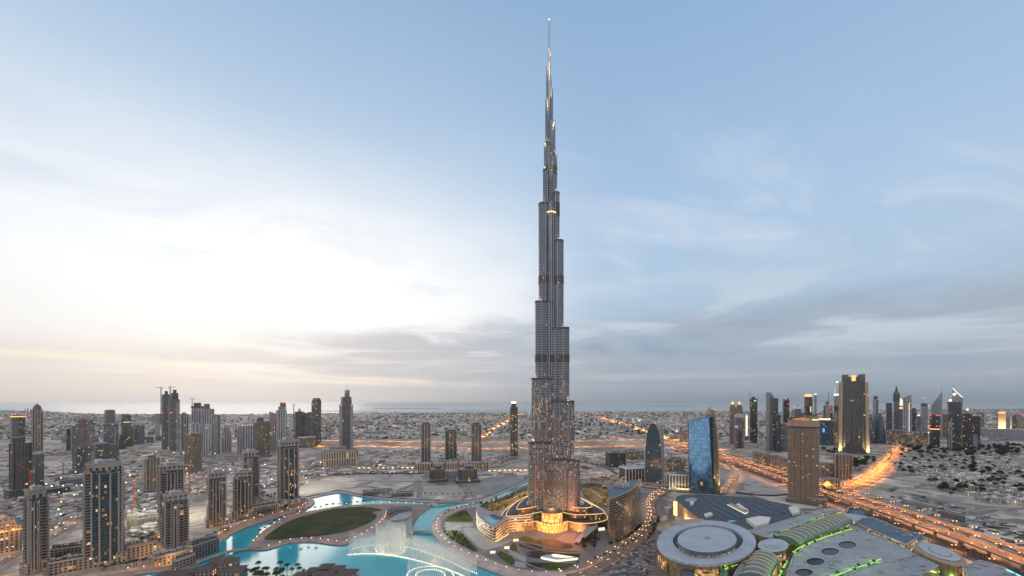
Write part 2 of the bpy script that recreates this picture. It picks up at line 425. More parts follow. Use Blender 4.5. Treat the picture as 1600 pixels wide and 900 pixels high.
M['dark_pool'] = water_mat('dark_pool_water', (0.012, 0.016, 0.028), 0.18, 0.3, 0.4)
M['lawn'] = grass_mat('lawn_grass', (0.022, 0.040, 0.012), (0.050, 0.052, 0.024))
M['garden'] = grass_mat('garden_grass', (0.03, 0.055, 0.015), (0.06, 0.085, 0.02))
M['paving'] = paving_mat('promenade_paving', (0.24, 0.19, 0.18)); M['pale_paving'] = paving_mat('pale_paving', (0.36, 0.33, 0.32), 3.0)
M['park_paving'] = paving_mat('park_paving', (0.17, 0.165, 0.17), 3.0)
M['sand'] = plain('levelled_sand', (0.34, 0.31, 0.285), 0.95, 0, 0.14, 0.02); M['grey_sand'] = plain('grey_plot', (0.25, 0.245, 0.24), 0.95, 0, 0.3, 0.02)
M['kerb'] = plain('kerb_stone', (0.36, 0.33, 0.30)); M['hoarding'] = plain('blue_hoarding', (0.035, 0.045, 0.09), 0.6)
M['concrete'] = plain('pale_concrete', (0.30, 0.28, 0.265)); M['dark_concrete'] = plain('dark_concrete', (0.11, 0.10, 0.095), 0.85, 0, 0.35, 0.05)
M['cream'] = plain('cream_render', (0.30, 0.262, 0.25), 0.8, 0, 0.12); M['rose_stone'] = plain('rose_stone', (0.36, 0.245, 0.19), 0.8, 0, 0.15)
M['white'] = plain('white_render', (0.62, 0.60, 0.58), 0.7, 0, 0.12); M['roof_grey'] = plain('grey_roof', (0.33, 0.345, 0.37), 0.8, 0, 0.22, 0.06, 0.4, 5.0)
M['roof_dark'] = plain('dark_roof', (0.085, 0.10, 0.125), 0.8, 0, 0.3, 0.05, 0.4, 5.0); M['roof_blue'] = plain('blue_grey_roof', (0.10, 0.15, 0.20), 0.6, 0, 0.25, 0.08, 0.4, 4.0)
M['roof_brown'] = plain('brown_tile_roof', (0.10, 0.072, 0.066), 0.8, 0, 0.3, 0.3); M['roof_pale'] = plain('pale_disc_roof', (0.45, 0.50, 0.56), 0.75, 0, 0.16, 0.05, 0.4, 7.0)
M['steel'] = plain('steel', (0.40, 0.42, 0.45), 0.35, 0.7, 0.15); M['dark_steel'] = plain('dark_steel', (0.07, 0.075, 0.085), 0.5, 0.4)
M['crane_red'] = plain('red_crane_paint', (0.42, 0.08, 0.05), 0.6); M['crane_white'] = plain('pale_crane_paint', (0.45, 0.44, 0.42), 0.6)
M['stone_band'] = plain('sandstone', (0.35, 0.29, 0.245)); M['sandstone'] = plain('warm_sandstone', (0.38, 0.29, 0.20), 0.8, 0, 0.12)
M['bark'] = plain('bark', (0.06, 0.045, 0.032)); M['lamp_post'] = plain('lamp_post_paint', (0.12, 0.12, 0.12), 0.5)
def leaf_mat(name, c):
    m, t, o = mat(name); r = orand(t); h = noise(t, gpos(t), 0.9, 3.0)
    k = (r*0.5+0.7)*h.ramp(0.3, 0.7, 0.6, 1.5, False)
    bsdf(t, o, mixc(t, 1.0, c4(c), xyz(t, k, k*1.0, k*0.9), 'MULTIPLY'), 0.85, 0, 0.2); return m
M['leaf'] = leaf_mat('tree_leaves', (0.038, 0.046, 0.026)); M['palm_leaf'] = leaf_mat('palm_leaves', (0.032, 0.042, 0.022)); M['leaf_green'] = leaf_mat('garden_leaves', (0.055, 0.085, 0.02))
M['lamp_warm'] = glowing('warm_lamp', (1.0, 0.60, 0.28), 9.0); M['lamp_amber'] = glowing('amber_lamp', (1.0, 0.42, 0.10), 9.0); M['lamp_white'] = glowing('white_lamp', (1.0, 0.90, 0.70), 10.0)
M['lamp_red'] = glowing('red_beacon', (1.0, 0.06, 0.05), 5.0); M['lamp_green'] = glowing('green_lamp', (0.42, 0.9, 0.16), 1.0); M['strip_warm'] = glowing('warm_light_strip', (1.0, 0.62, 0.28), 2.0)
M['strip_white'] = glowing('white_light_strip', (1.0, 0.88, 0.66), 2.6); M['lit_gold'] = glowing('lit_gold', (1.0, 0.58, 0.16), 1.5); M['screen_blue'] = glowing('blue_screen', (0.15, 0.3, 1.0), 1.5); M['teal_light'] = glowing('teal_light', (0.2, 0.9, 1.0), 1.6)
M['lit_white'] = glowing('lit_white_panel', (1.0, 0.92, 0.72), 1.25)

def structure(name, bm, m): return tag(bm.build(name, m), kind='structure')
def sheet(name, px, z, m, n=4, th=None, sm=True):
    P = trace(px, z, n) if sm else ccw([gp(x, y, z) for x, y in px])
    b = MB()
    if th: b.prism(P, z-th, z, 0, 0)
    else: b.face([(p[0], p[1], z) for p in P])
    return structure(name, b, m)

b = MB(); b.face([(-60000, -5000, 0), (60000, -5000, 0), (60000, 20000, 0), (-60000, 20000, 0)])
structure('ground', b, M['ground'])
COAST = [(-700, 636.5), (-200, 638), (0, 641), (90, 644), (150, 646.3), (300, 647.3), (400, 647.2), (560, 645.3), (700, 644.6), (830, 644), (900, 643.4), (1050, 643), (1200, 643.2), (1300, 641.5), (1400, 640), (1600, 638.5), (2300, 636.5)]
def coast_y(x):
    for (x0, y0), (x1, y1) in zip(COAST, COAST[1:]):
        if x0 <= x <= x1: return y0+(y1-y0)*(x-x0)/(x1-x0)
    return 640.0
P = smooth_line([gp(x, y, 0.4) for x, y in COAST], 5)
b = MB(); b.face([(-60000, P[0].y, 0.4)]+[(p.x, p.y, 0.4) for p in P]+[(60000, P[-1].y, 0.4), (60000, 66000, 0.4), (-60000, 66000, 0.4)])
structure('sea', b, M['sea'])
# low sand islands out at sea
for i, (x0, x1, y) in enumerate([(585, 690, 638.3), (705, 828, 642.3), (640, 760, 632.5), (560, 640, 633.4), (1000, 1090, 634.5), (500, 590, 642.8)]):
    P = [gp(x0+(x1-x0)*k/10, y-0.10-0.25*math.sin(math.pi*k/10)*rnd.random(), 0.5) for k in range(11)]+[gp(x1-(x1-x0)*k/10, y+0.08+0.12*rnd.random(), 0.5) for k in range(11)]
    b = MB(); b.prism(ccw(P), 0.3, 6.0); structure('islet', b, M['grey_sand'])

LAKE = [(150, 915), (215, 897), (260, 891.5), (308, 880.5), (322, 864), (340, 848), (360, 835), (380, 825), (400, 818), (420, 812), (440, 807), (466, 801), (478, 795), (490, 786), (484, 778), (500, 773.5), (532, 768.5), (560, 774), (600, 779), (640, 782), (680, 784), (715, 785), (745, 781), (770, 776), (800, 764), (826, 752), (826, 758), (800, 772), (775, 783), (748, 788), (725, 790), (702, 794), (686, 804), (676, 816), (675, 828), (682, 840), (700, 856), (732, 876), (770, 892), (800, 902), (830, 930), (560, 930), (480, 905), (380, 905), (300, 915)]
sheet('lake_water', LAKE, 0.30, M['lake'], 3)
# promenades: raised slabs with a wall down to the water
sheet('promenade', [(140, 905), (215, 890), (262, 884), (300, 873), (308, 868), (316, 857), (332, 842), (352, 829), (374, 818), (396, 811), (418, 805), (440, 800), (462, 794), (474, 789), (482, 784), (478, 779), (486, 778), (492, 786), (478, 796), (466, 802), (440, 808), (420, 813), (400, 819), (380, 826), (360, 836), (340, 849), (322, 865), (308, 881), (262, 892), (215, 898), (150, 916)], 1.6, M['paving'], 3, 2.0)
ISLAND = [(388, 857), (404, 836), (420, 823), (440, 811), (460, 804), (480, 799), (500, 795.5), (530, 791), (560, 788.5), (610, 787), (646, 787.5), (672, 788.5), (675, 790), (666, 797), (655, 806), (646, 820), (644, 833), (620, 834), (590, 835), (568, 839), (550, 845), (541, 851), (520, 851), (490, 847), (470, 847), (450, 849), (430, 855), (414, 859)]
sheet('island_promenade', ISLAND, 1.6, M['paving'], 3, 2.0)
sheet('lawn', [(413, 841), (430, 827), (450, 815), (480, 804.5), (520, 795.5), (560, 792), (584, 793.5), (597, 797.5), (582, 800), (589, 806), (580, 815), (550, 828), (510, 836), (470, 839.5), (430, 843.5)], 1.75, M['lawn'], 5)
# the far shore: plots, ring roads, hoardings
sheet('sand_plot', [(660, 759), (715, 758), (728, 775), (664, 775)], 0.1, M['sand'], 1, sm=False)
sheet('sand_plot', [(560, 742), (655, 741), (662, 751), (600, 752), (562, 748)], 0.1, M['sand'], 1, sm=False)
sheet('sand_plot', [(738, 756), (760, 748), (815, 745), (812, 752), (790, 766), (745, 774), (735, 768)], 0.1, M['grey_sand'], 3)
sheet('sand_plot', [(470, 755), (520, 750), (545, 760), (505, 769), (476, 770)], 0.1, M['sand'], 3)
sheet('sand_plot', [(1165, 755), (1190, 742), (1228, 752), (1232, 770), (1170, 768)], 0.1, M['sand'], 3)
sheet('lake_embankment', [(476, 777), (500, 772), (532, 766.5), (560, 772), (600, 777), (680, 782), (735, 781.5), (770, 773), (822, 749), (824, 751.5), (770, 776.5), (738, 784), (680, 785), (600, 780), (560, 775), (532, 769.8), (500, 774.8), (480, 779)], 1.8, M['pale_paving'], 3, 2.0)
# right shore promenade and the park below the tall tower
RS_OUT = [(748, 787), (725, 789.5), (702, 794), (686, 803), (676, 815), (674, 828), (681, 841), (699, 857), (731, 877), (769, 893), (800, 902), (830, 905), (880, 902)]
RS_IN = [(880, 893), (840, 893), (812, 889), (780, 880), (748, 865), (716, 849), (697, 836), (689, 825), (690, 815), (698, 806), (712, 799), (730, 793), (750, 790)]
sheet('shore_promenade', RS_OUT+RS_IN, 1.6, M['pale_paving'], 3, 2.0)
sheet('park_ground', [(750, 789), (730, 793), (712, 799), (698, 806), (690, 815), (689, 825), (697, 836), (716, 849), (748, 865), (780, 880), (812, 889), (840, 893), (890, 892), (930, 880), (958, 862), (990, 845), (1040, 800), (1010, 770), (930, 755), (830, 756), (790, 775)], 0.6, M['park_paving'], 3, 0.6)

def road(name, px, w, z=0.25, m='road', n=5, th=None): 
    P = [gp(x, y, z) for x, y in px]
    b = MB(); b.strip(smooth_line(P, n), w, None if th else z, th); return structure(name, b, M[m])
# ---------------------------------------------------------------- the tall tower
DARKBAND = facade('dark_bronze_louvres', (0.075, 0.066, 0.052), (0.03, 0.027, 0.022), 4.0, 2.2, 0.2, 0.3, 0.05, (1.0, 0.68, 0.3), 0.8, 0.35, 0.4, 0.5)
LAMPS = 0.40                                       # all lamps together
STEEL_LIT = facade('stepped_tower_curtain_wall', (0.185, 0.205, 0.24), (0.040, 0.056, 0.080), 4.0, 1.5, 0.20, 0.36, 0.006, (1.0, 0.42, 0.13), 0.75, 0.2, 0.55, 0.45, 0, (262.0, 190.0, 0.26), 1.0, 0.3, cols=0.24)
BRONZE = facade('mechanical_floor_louvres', (0.19, 0.18, 0.16), (0.07, 0.068, 0.062), 2.0, 1.3, 0.25, 0.3, 0.008, (1.0, 0.62, 0.25), 0.7, 0.4, 0.4, 0.5)
def warm_light(parent, loc, watts, color=(1.0, 0.55, 0.22), rad=1.5, name='light'):
    l = bpy.data.lights.new(name, 'POINT'); l.energy = watts*LAMPS; l.color = color; l.shadow_soft_size = 0.0
    o = bpy.data.objects.new(name, l); col.objects.link(o); o.location = loc
    if parent: o.parent = parent
    return o
AX = gp(860, 815); DT = AX.y
def zT(y): return zt(y, DT)
tower = thing('skyscraper', 'immensely tall silver tower stepping up in rounded setbacks to a thin spire', 'skyscraper', AX)
def wing_plan(L, r, w, back=2.0):
    """rounded nose bay reaching L, with two shorter flank bays; heading +X"""
    P = []
    def arc(cx, cy, rad, a0, a1, n=7): 
        for i in range(n+1):
            a = R(a0+(a1-a0)*i/n); P.append((cx+rad*math.cos(a), cy+rad*math.sin(a)))
    fl = max(L-r*2.3, back+0.5); wf = w/2
    P.append((back-4, -wf)); P.append((fl-3, -wf)); arc(fl-3, -wf+3.2, 3.2, -90, -10, 4)
    if L-r > fl: P.append((L-r, -r)); arc(L-r, 0, r, -80, 80, 8); P.append((L-r, r))
    else: arc(L-r, 0, r, -60, 60, 8)
    arc(fl-3, wf-3.2, 3.2, 10, 90, 4); P.append((fl-3, wf)); P.append((back-4, wf))
    return P
def turned(P, a):
    c, q = math.cos(a), math.sin(a); return [(x*c-y*q, x*q+y*c) for x, y in P]
LEFT = [(36.5, 691), (31.5, 592), (25.5, 472), (19.5, 319), (12.2, 266), (10.5, 224)]
RIGHT = [(44.5, 718), (36, 627), (28.5, 513), (20, 377), (13.8, 302), (10.2, 243)]
BACK = [(44, 660), (35, 556), (27, 430), (18, 345), (11.5, 285), (9.5, 232)]
wings = []
for W, ang in ((LEFT, 210), (RIGHT, -30), (BACK, 90)):
    T = []
    for ext, y in W:
        e = ext*DT/F; r = 7.2 if ext > 16 else 4.6; c30 = math.cos(R(30))
        L = (e-r)/c30+r
        if ang != 90: e *= (DT-L*0.5)/DT; L = (e-r)/c30+r
        w = 25.0 if ext > 30 else 22.0 if ext > 23 else 18.0 if ext > 16 else 12.5
        D_t = DT+L*math.sin(R(ang))*0.8
        T.append((L, r, w, H+(HY-y)*D_t/F))
    wings.append((R(ang), T))
def wing_outline(ang, t, grow=0.0): return turned(wing_plan(t[0]+grow, t[1]+grow, t[2]+2*grow), ang)
for ang, T in wings:
    z0 = 26.0
    for k, t in enumerate(T):
        b = MB(); b.prism(wing_outline(ang, t), z0, t[3], 0, 1)
        # taller flank core behind this step's nose
        o = b.build('wing_tier', [STEEL_LIT, M['roof_grey']], tower)
        p = MB(); P = wing_outline(ang, t, 0.25); p.prism(P, t[3]-2.2, t[3]+1.4, 0, 0)
        p.build('parapet', [M['dark_steel']], o)
        if ang != wings[2][0]:
            for sy in (-1, 1):
                f = MB(); L, r_ = t[0], t[1]; q = turned([(L-r_*0.98, sy*(r_+0.25)), (max(L-r_*2.3, 2.5)-3, sy*(t[2]/2+0.2))], ang)
                for x_, y_ in q[:1 if L < 14 else 2]:
                    f = MB(); f.tube([(x_, y_, z0), (x_, y_, t[3])], 0.42, 5); f.build('fin', M['steel'], o)
        z0 = t[3]-0.5
b = MB(); b.lathe([(11.5, 26), (11.5, zT(319)), (9.0, zT(319)+0.1), (9.0, zT(232))], 24)
b.face([(9*math.cos(2*math.pi*i/24), 9*math.sin(2*math.pi*i/24), zT(232)) for i in range(24)])
b.build('core', STEEL_LIT, tower)
# crown of ever thinner shafts; each is a tube of its own
def shaft(x, r, y0, y1, m=None, dy=0.0, name='crown_shaft'):
    c = MB(); cx = (x-860)*DT/F
    c.lathe([(r, zT(y0)), (r, zT(y1)), (r*0.72, zT(y1)+1.5), (0.02, zT(y1)+1.6)], 20, 0, cx, dy); return c.build(name, m or STEEL_LIT, tower)
shaft(856.6, 4.9, 262, 156); shaft(861.8, 6.0, 262, 192, dy=-2.0); shaft(860.2, 4.2, 262, 139, dy=1.5)
shaft(856.0, 2.7, 215, 104, dy=0.5); shaft(859.0, 3.0, 215, 118, dy=2.0); shaft(858.2, 2.1, 160, 76, M['steel'], 0.0); shaft(858.9, 1.6, 160, 84, M['steel'], -1.0)
c = MB(); c.lathe([(1.5, zT(90)), (1.35, zT(60)), (1.0, zT(34)), (0.3, zT(31))], 12, 0, -2.0*DT/F)
c.build('spire', M['steel'], tower)
def bead(parent, x, y, z, r, m, name='beacon'):
    c = MB(); c.lathe([(0.02, z-r), (r*0.8, z-r*0.6), (r, z), (r*0.8, z+r*0.6), (0.02, z+r)], 8, 0, x, y); return c.build(name, m, parent)
bead(tower, -2.0*DT/F, 0, zT(30.5), 0.7, M['lamp_white'])
for y0, y1 in ((341, 320), (447, 434), (567, 556), (683, 671), (759, 747), (275, 262)):
    c = MB(); z0, z1 = zT(y0), zT(y1)
    for ang, T in wings:
        for t in T:
            if t[3] > z1-1: c.prism(wing_outline(ang, t, 0.45), z0, min(z1, t[3]+2), 0, 0, bottom=True); break
    if c.v: c.build('mechanical_band', BRONZE if y1 > 600 else DARKBAND, tower)
# lit belts near the top
for x, r, y, dy in ((856.6, 5.2, 246, 0), (861.8, 6.3, 250, -2), (860, 10.4, 338, -4)):
    c = MB(); c.lathe([(r, zT(y)), (r, zT(y)+2.2)], 20, 0, (x-860)*DT/F, dy); c.build('light_belt', M['strip_warm'], tower)
# bright fins running up the notch between the two front wings
for dx in (-3.2, 0.6, 4.2):
    c = MB(); c.tube([(dx, -13.2+abs(dx)*0.4, 26), (dx, -13.2+abs(dx)*0.4, zT(330))], 0.55, 6); c.build('fin', M['steel'], tower)
c = MB(); c.box(0.6, -12.4, 2.2, 0.6, 27, zT(745)); c.box(0.6, -12.4, 1.2, 0.6, zT(745), zT(560)); c.build('lit_seam', M['strip_warm'], tower)

# up-lights on every setback, washing the wall above
for ang, T in wings[:2]:
    for k, t in enumerate(T):
        up = T[k+1][0] if k+1 < len(T) else 9.0
        rr = (t[0]+up)/2+1.0
        warm_light(tower, (rr*math.cos(ang), rr*math.sin(ang)-1.0, t[3]+4.0), 11000 if k > 2 else 9000, (1.0, 0.80, 0.45), 0.8)
for px_, y, dy, w in ((852.5, 160, -5, 16000), (866.5, 196, -6, 16000), (849, 229, -6, 20000), (869, 247, -6, 20000), (863.5, 143, -3, 9000), (853.8, 108, -3, 9000), (861.4, 121, -3, 9000), (856, 80, -2.5, 7000), (860.5, 87, -2.5, 7000), (859, 118, -5, 9000), (858, 100, -4, 8000)):
    warm_light(tower, ((px_-860)*DT/F, dy-2.0, zT(y)+1), w*0.55, (1.0, 0.80, 0.42), 0.6)
# stepped podium
TERR = facade('podium_glazing', (0.15, 0.115, 0.085), (0.05, 0.035, 0.02), 4.0, 3.0, 0.12, 0.30, 0.16, (1.0, 0.45, 0.13), 0.65, 0.3, 0.7)
GOLDWALL = facade('golden_entrance_glazing', (0.30, 0.16, 0.06), (0.35, 0.2, 0.06), 5.0, 2.2, 0.10, 0.10, 0.97, (1.0, 0.50, 0.13), 0.85)
def terrace(px, z, zb, name='podium_terrace', wall=None, rim=True, roofm='roof_dark'):
    P = trace(px, z, 4); b = MB(); b.prism(P, zb, z, 0, 1)
    o = b.build(name, [wall or TERR, M[roofm]], tower, AX)
    if rim:
        k = MB(); n = len(P)
        for i in range(n):
            a, c = P[i], P[(i+1) % n]
            k.tube([(a[0], a[1], z+0.3), (c[0], c[1], z+0.3)], 0.34, 4, caps=False)
        k.build('light_strip', M['strip_warm'], o, AX)
terrace([(782, 813), (795, 816), (815, 817), (836, 815), (846, 810), (878, 810), (888, 815), (910, 818), (930, 817), (948, 812), (946, 803), (930, 790), (900, 778), (830, 776), (805, 786), (788, 799)], 13.5, 0.6)
terrace([(791, 806), (803, 806.5), (820, 805), (838, 801.5), (853, 798), (857, 795), (871, 795), (875, 798.5), (885, 802), (900, 804.5), (920, 804), (944, 802), (938, 795), (920, 786), (900, 777), (830, 775), (808, 784), (796, 795)], 22.0, 13.5)
terrace([(807, 795), (818, 795), (832, 793), (845, 790), (853, 788), (857, 784), (871, 784), (874, 788), (884, 790.5), (895, 793), (908, 794), (925, 792), (918, 785), (900, 776), (860, 772), (830, 774), (815, 783)], 31.0, 22.0)
b = MB(); P = trace([(838, 812), (843, 815), (853, 817.5), (862, 818.2), (872, 817.5), (882, 815), (887, 812), (880, 802), (862, 800), (845, 802)], 15.0, 4)
b.prism(P, 0.6, 15.0, 0, 1); o = b.build('entrance_pavilion', [GOLDWALL, M['roof_dark']], tower, AX)
b = MB(); P = trace([(846, 800), (855, 802.5), (862, 803), (870, 802.5), (879, 800), (872, 794), (854, 794)], 29.0, 4)
b.prism(P, 15.0, 29.0, 0, 1); b.build('entrance_pavilion', [GOLDWALL, M['roof_dark']], tower, AX)
b = MB(); P = trace([(829, 817), (845, 820.5), (862, 822), (880, 820.5), (896, 817), (882, 812), (862, 814), (842, 812)], 8.0, 4)
b.prism(P, 6.6, 8.0, 0, 0, bottom=True); b.build('canopy', [M['strip_white']], tower, AX)
for x0, x1, y in ((823, 833, 786), (897, 913, 786)):
    b = MB(); P = trace([(x0, y), ((x0+x1)/2, y+1.6), (x1, y), (x1-3, y-4), (x0+3, y-4)], 33.0, 3); b.prism(P, 31.0, 34.0, 0, 0); b.build('nose_roof', M['white'], tower, AX)
def up_spot(parent, loc, aim, watts, color=(1.0, 0.66, 0.28), cone=36.0):
    l = bpy.data.lights.new('uplight', 'SPOT'); l.energy = watts*LAMPS; l.color = color; l.shadow_soft_size = 0.0; l.spot_size = R(cone); l.spot_blend = 0.6
    o = bpy.data.objects.new('uplight', l); col.objects.link(o); o.location = loc; o.rotation_euler = Vector(aim).to_track_quat('-Z', 'Y').to_euler(); o.parent = parent; return o
def lamp_on(parent, px, py, z, watts, colr=(1.0, 0.55, 0.22), rad=1.5, off=None):
    p = gp(px, py, z); return warm_light(parent, p-(off if off is not None else Vector(parent.location)), watts, colr, rad)
for x, y, z, w in ((815, 798, 25, 40000), (835, 797, 25, 40000), (890, 797, 25, 40000), (915, 798, 25, 40000), (862, 828, 9, 170000), (845, 828, 8, 90000), (880, 828, 8, 90000), (800, 822, 6, 60000), (920, 823, 6, 60000), (862, 790, 34, 36000), (835, 788, 34, 20000), (893, 788, 34, 20000)):
    lamp_on(tower, x, y, z, w, (1.0, 0.50, 0.16))
# ---------------------------------------------------------------- towers and blocks
FA = {
 'dark_con': facade('bare_concrete_frame', (0.10, 0.09, 0.085), (0.028, 0.026, 0.026), 3.8, 4.2, 0.14, 0.24, 0.02, (1.0, 0.7, 0.4), 1.2, 0.6),
 'slate': facade('slate_curtain_wall', (0.16, 0.17, 0.19), (0.05, 0.06, 0.078), 3.8, 3.0, 0.14, 0.30, 0.03, WARM, 1.2),
 'pale_strip': facade('pale_strip_facade', (0.36, 0.375, 0.40), (0.075, 0.085, 0.105), 3.6, 7.5, 0.24, 0.16, 0.035, WARM, 1.1),
 'teal': facade('teal_curtain_wall', (0.085, 0.10, 0.11), (0.035, 0.062, 0.075), 3.8, 2.6, 0.10, 0.24, 0.05, WARM, 1.1),
 'cream': facade('cream_window_wall', (0.225, 0.195, 0.18), (0.028, 0.042, 0.052), 3.4, 3.6, 0.11, 0.24, 0.04, (1.0, 0.42, 0.12), 0.9),
 'resid_side': facade('residential_side_wall', (0.14, 0.13, 0.128), (0.022, 0.036, 0.045), 3.5, 4.2, 0.09, 0.20, 0.04, (1.0, 0.42, 0.12), 0.9),
 'cream_open': facade('cream_crown_openings', (0.29, 0.255, 0.245), (0.02, 0.025, 0.03), 7.0, 5.2, 0.26, 0.42, 0.0),
 'resid_glass': facade('residential_glazing', (0.075, 0.085, 0.09), (0.020, 0.046, 0.058), 3.5, 1.9, 0.03, 0.13, 0.09, (1.0, 0.42, 0.10), 0.9, 0.10),
 'khaki': facade('khaki_block_wall', (0.125, 0.115, 0.095), (0.05, 0.045, 0.034), 3.5, 3.4, 0.2, 0.3, 0.05, (1.0, 0.5, 0.15), 1.1),
 'brown': facade('brown_hotel_wall', (0.26, 0.20, 0.165), (0.035, 0.03, 0.028), 3.5, 3.3, 0.20, 0.34, 0.035, (1.0, 0.55, 0.18), 1.15),
 'black': facade('black_curtain_wall', (0.05, 0.054, 0.062), (0.026, 0.033, 0.045), 3.9, 2.6, 0.10, 0.22, 0.03, WARM, 1.1, 0.12),
 'ribbed': facade('ribbed_dark_wall', (0.135, 0.138, 0.145), (0.040, 0.05, 0.065), 3.9, 4.5, 0.14, 0.10, 0.012, WARM, 1.1, 0.15),
 'sail': facade('blue_sail_glass', (0.07, 0.09, 0.12), (0.03, 0.065, 0.105), 3.9, 2.4, 0.08, 0.18, 0.02, WARM, 1.0, 0.10),
 'silver': facade('silver_tower_wall', (0.34, 0.35, 0.37), (0.10, 0.115, 0.14), 3.8, 3.0, 0.2, 0.34, 0.02, WARM, 1.0, 0.2, 0.3),
 'lowrise': facade('low_block_wall', (0.28, 0.23, 0.20), (0.04, 0.04, 0.04), 3.4, 4.0, 0.24, 0.32, 0.16, (1.0, 0.5, 0.16), 1.2),
 'lit_office': facade('lit_office_wall', (0.22, 0.19, 0.165), (0.05, 0.045, 0.04), 4.0, 3.2, 0.10, 0.36, 0.20, (1.0, 0.6, 0.26), 0.7),
 'site_lit': facade('floodlit_frame', (0.16, 0.15, 0.13), (0.05, 0.045, 0.035), 3.8, 4.5, 0.1, 0.22, 0.14, (0.9, 0.9, 0.55), 1.0, 0.5),
 'pilaster': facade('pilaster_wall', (0.38, 0.30, 0.25), (0.05, 0.045, 0.045), 22.0, 7.0, 0.28, 0.12, 0.04, WARM, 0.7),
}
def beacon(parent, x, y, z, r=1.4, m='lamp_red'): return bead(parent, x, y, z, r, M[m])
class T:
    """one tower: an Empty at its foot, parts added in metres from it; front is -Y"""
    def __init__(s, label, x0, x1, yb, yt, ratio=0.8, yaw=0.0, plan=rect, name='tower', cat='tower', group=None, oval=False):
        s.plan = plan
        s.loc, s.th, s.w, s.d = fit(x0, x1, yb, ratio, yaw, plan)
        s.D = s.loc.y; s.h = zt(yt, s.D)
        s.e = thing(name, label, cat, s.loc, s.th, group); s.k = s.D/F      # metres per image pixel there
    def z(s, y): return zt(y, s.D)
    def P(s, kx=1.0, ky=None): return s.plan(s.w*kx, s.d*(kx if ky is None else ky))
    def part(s, name, b, m): return b.build(name, m, s.e)
    def shaft(s, style, z0=0.0, z1=None, kx=1.0, ky=None, dx=0.0, dy=0.0, cap='roof_grey', name='shaft', plan=None, top=None, z1f=None, smooth=False):
        P = (plan or s.plan)(s.w*kx, s.d*(kx if ky is None else ky)); P = [(x+dx*s.w, y+dy*s.d) for x, y in P]
        tp = None
        if top: tp = [((x-dx*s.w)*top+dx*s.w, (y-dy*s.d)*top+dy*s.d) for x, y in P]
        b = MB(); b.prism(P, z0, s.h if z1 is None else z1, 0, 1, top=tp, z1f=z1f, smooth=smooth)
        return s.part(name, b, [FA[style] if style in FA else M[style], M[cap]])
    def plant(s, k=0.5, h=5.0, z=None, m='roof_grey', dx=0, name='plant_room'):
        z = s.h if z is None else z; b = MB(); b.box(dx*s.w, 0, s.w*k, s.d*k, z-0.3, z+h); return s.part(name, b, M[m])
    def parapet(s, kx=1.0, z=None, hh=1.6, m='concrete', plan=None, dx=0.0):
        z = s.h if z is None else z; b = MB(); O = (plan or s.plan)(s.w*kx+0.5, s.d*kx+0.5); I = (plan or s.plan)(s.w*kx-0.9, s.d*kx-0.9)
        O = [(x+dx*s.w, y) for x, y in O]; I = [(x+dx*s.w, y) for x, y in I]
        b.prism(O, z-1.0, z+hh, 0, None); b.prism(list(reversed(I)), z, z+hh, 0, None); n = len(O)
        for i in range(n):
            j = (i+1) % n; b.face([(*O[i], z+hh), (*O[j], z+hh), (*I[j], z+hh), (*I[i], z+hh)])
        return s.part('parapet', b, M[m])
    def piers(s, n, z0=0.0, z1=None, m='cream', wd=1.4, k=1.0, pr=0.7):
        z1 = s.h if z1 is None else z1; w, d = s.w*k/2, s.d*k/2
        for i in range(n):
            x = -w+2*w*i/(n-1) if n > 1 else 0
            b = MB(); b.box(x, -d-pr/2+0.2, wd, pr+0.4, z0, z1); s.part('pier', b, M[m])
        for y in (-d+wd/2, d-wd/2):
            for x in (-w, w): b = MB(); b.box(x, y, pr*2, wd, z0, z1-0.05); s.part('pier', b, M[m])
    def mast(s, z0, z1, r=0.6, x=0, y=0, m='steel', name='antenna'):
        b = MB(); b.tube([(x, y, z0), (x, y, z1)], r, 6, r2=r*0.35); return s.part(name, b, M[m])
    def podium(s, kx, ky, h, style='lowrise', dx=0.0, dy=0.0):
        b = MB(); P = [(x+dx*s.w, y+dy*s.d) for x, y in rect(s.w*kx, s.d*ky)]; b.prism(P, 0, h, 0, 1); return s.part('podium', b, [FA[style], M['roof_grey']])
    def beacon(s, fx, z, fy=-0.5, r=None, m='lamp_red'): return beacon(s.e, fx*s.w, fy*s.d-0.5, z, r or max(0.9, 0.55*s.k), M and m)
    def corner_beacons(s, z=None, fx=(-0.5, 0.5)):
        for f in fx: s.beacon(f, (s.h if z is None else z)+1.0)

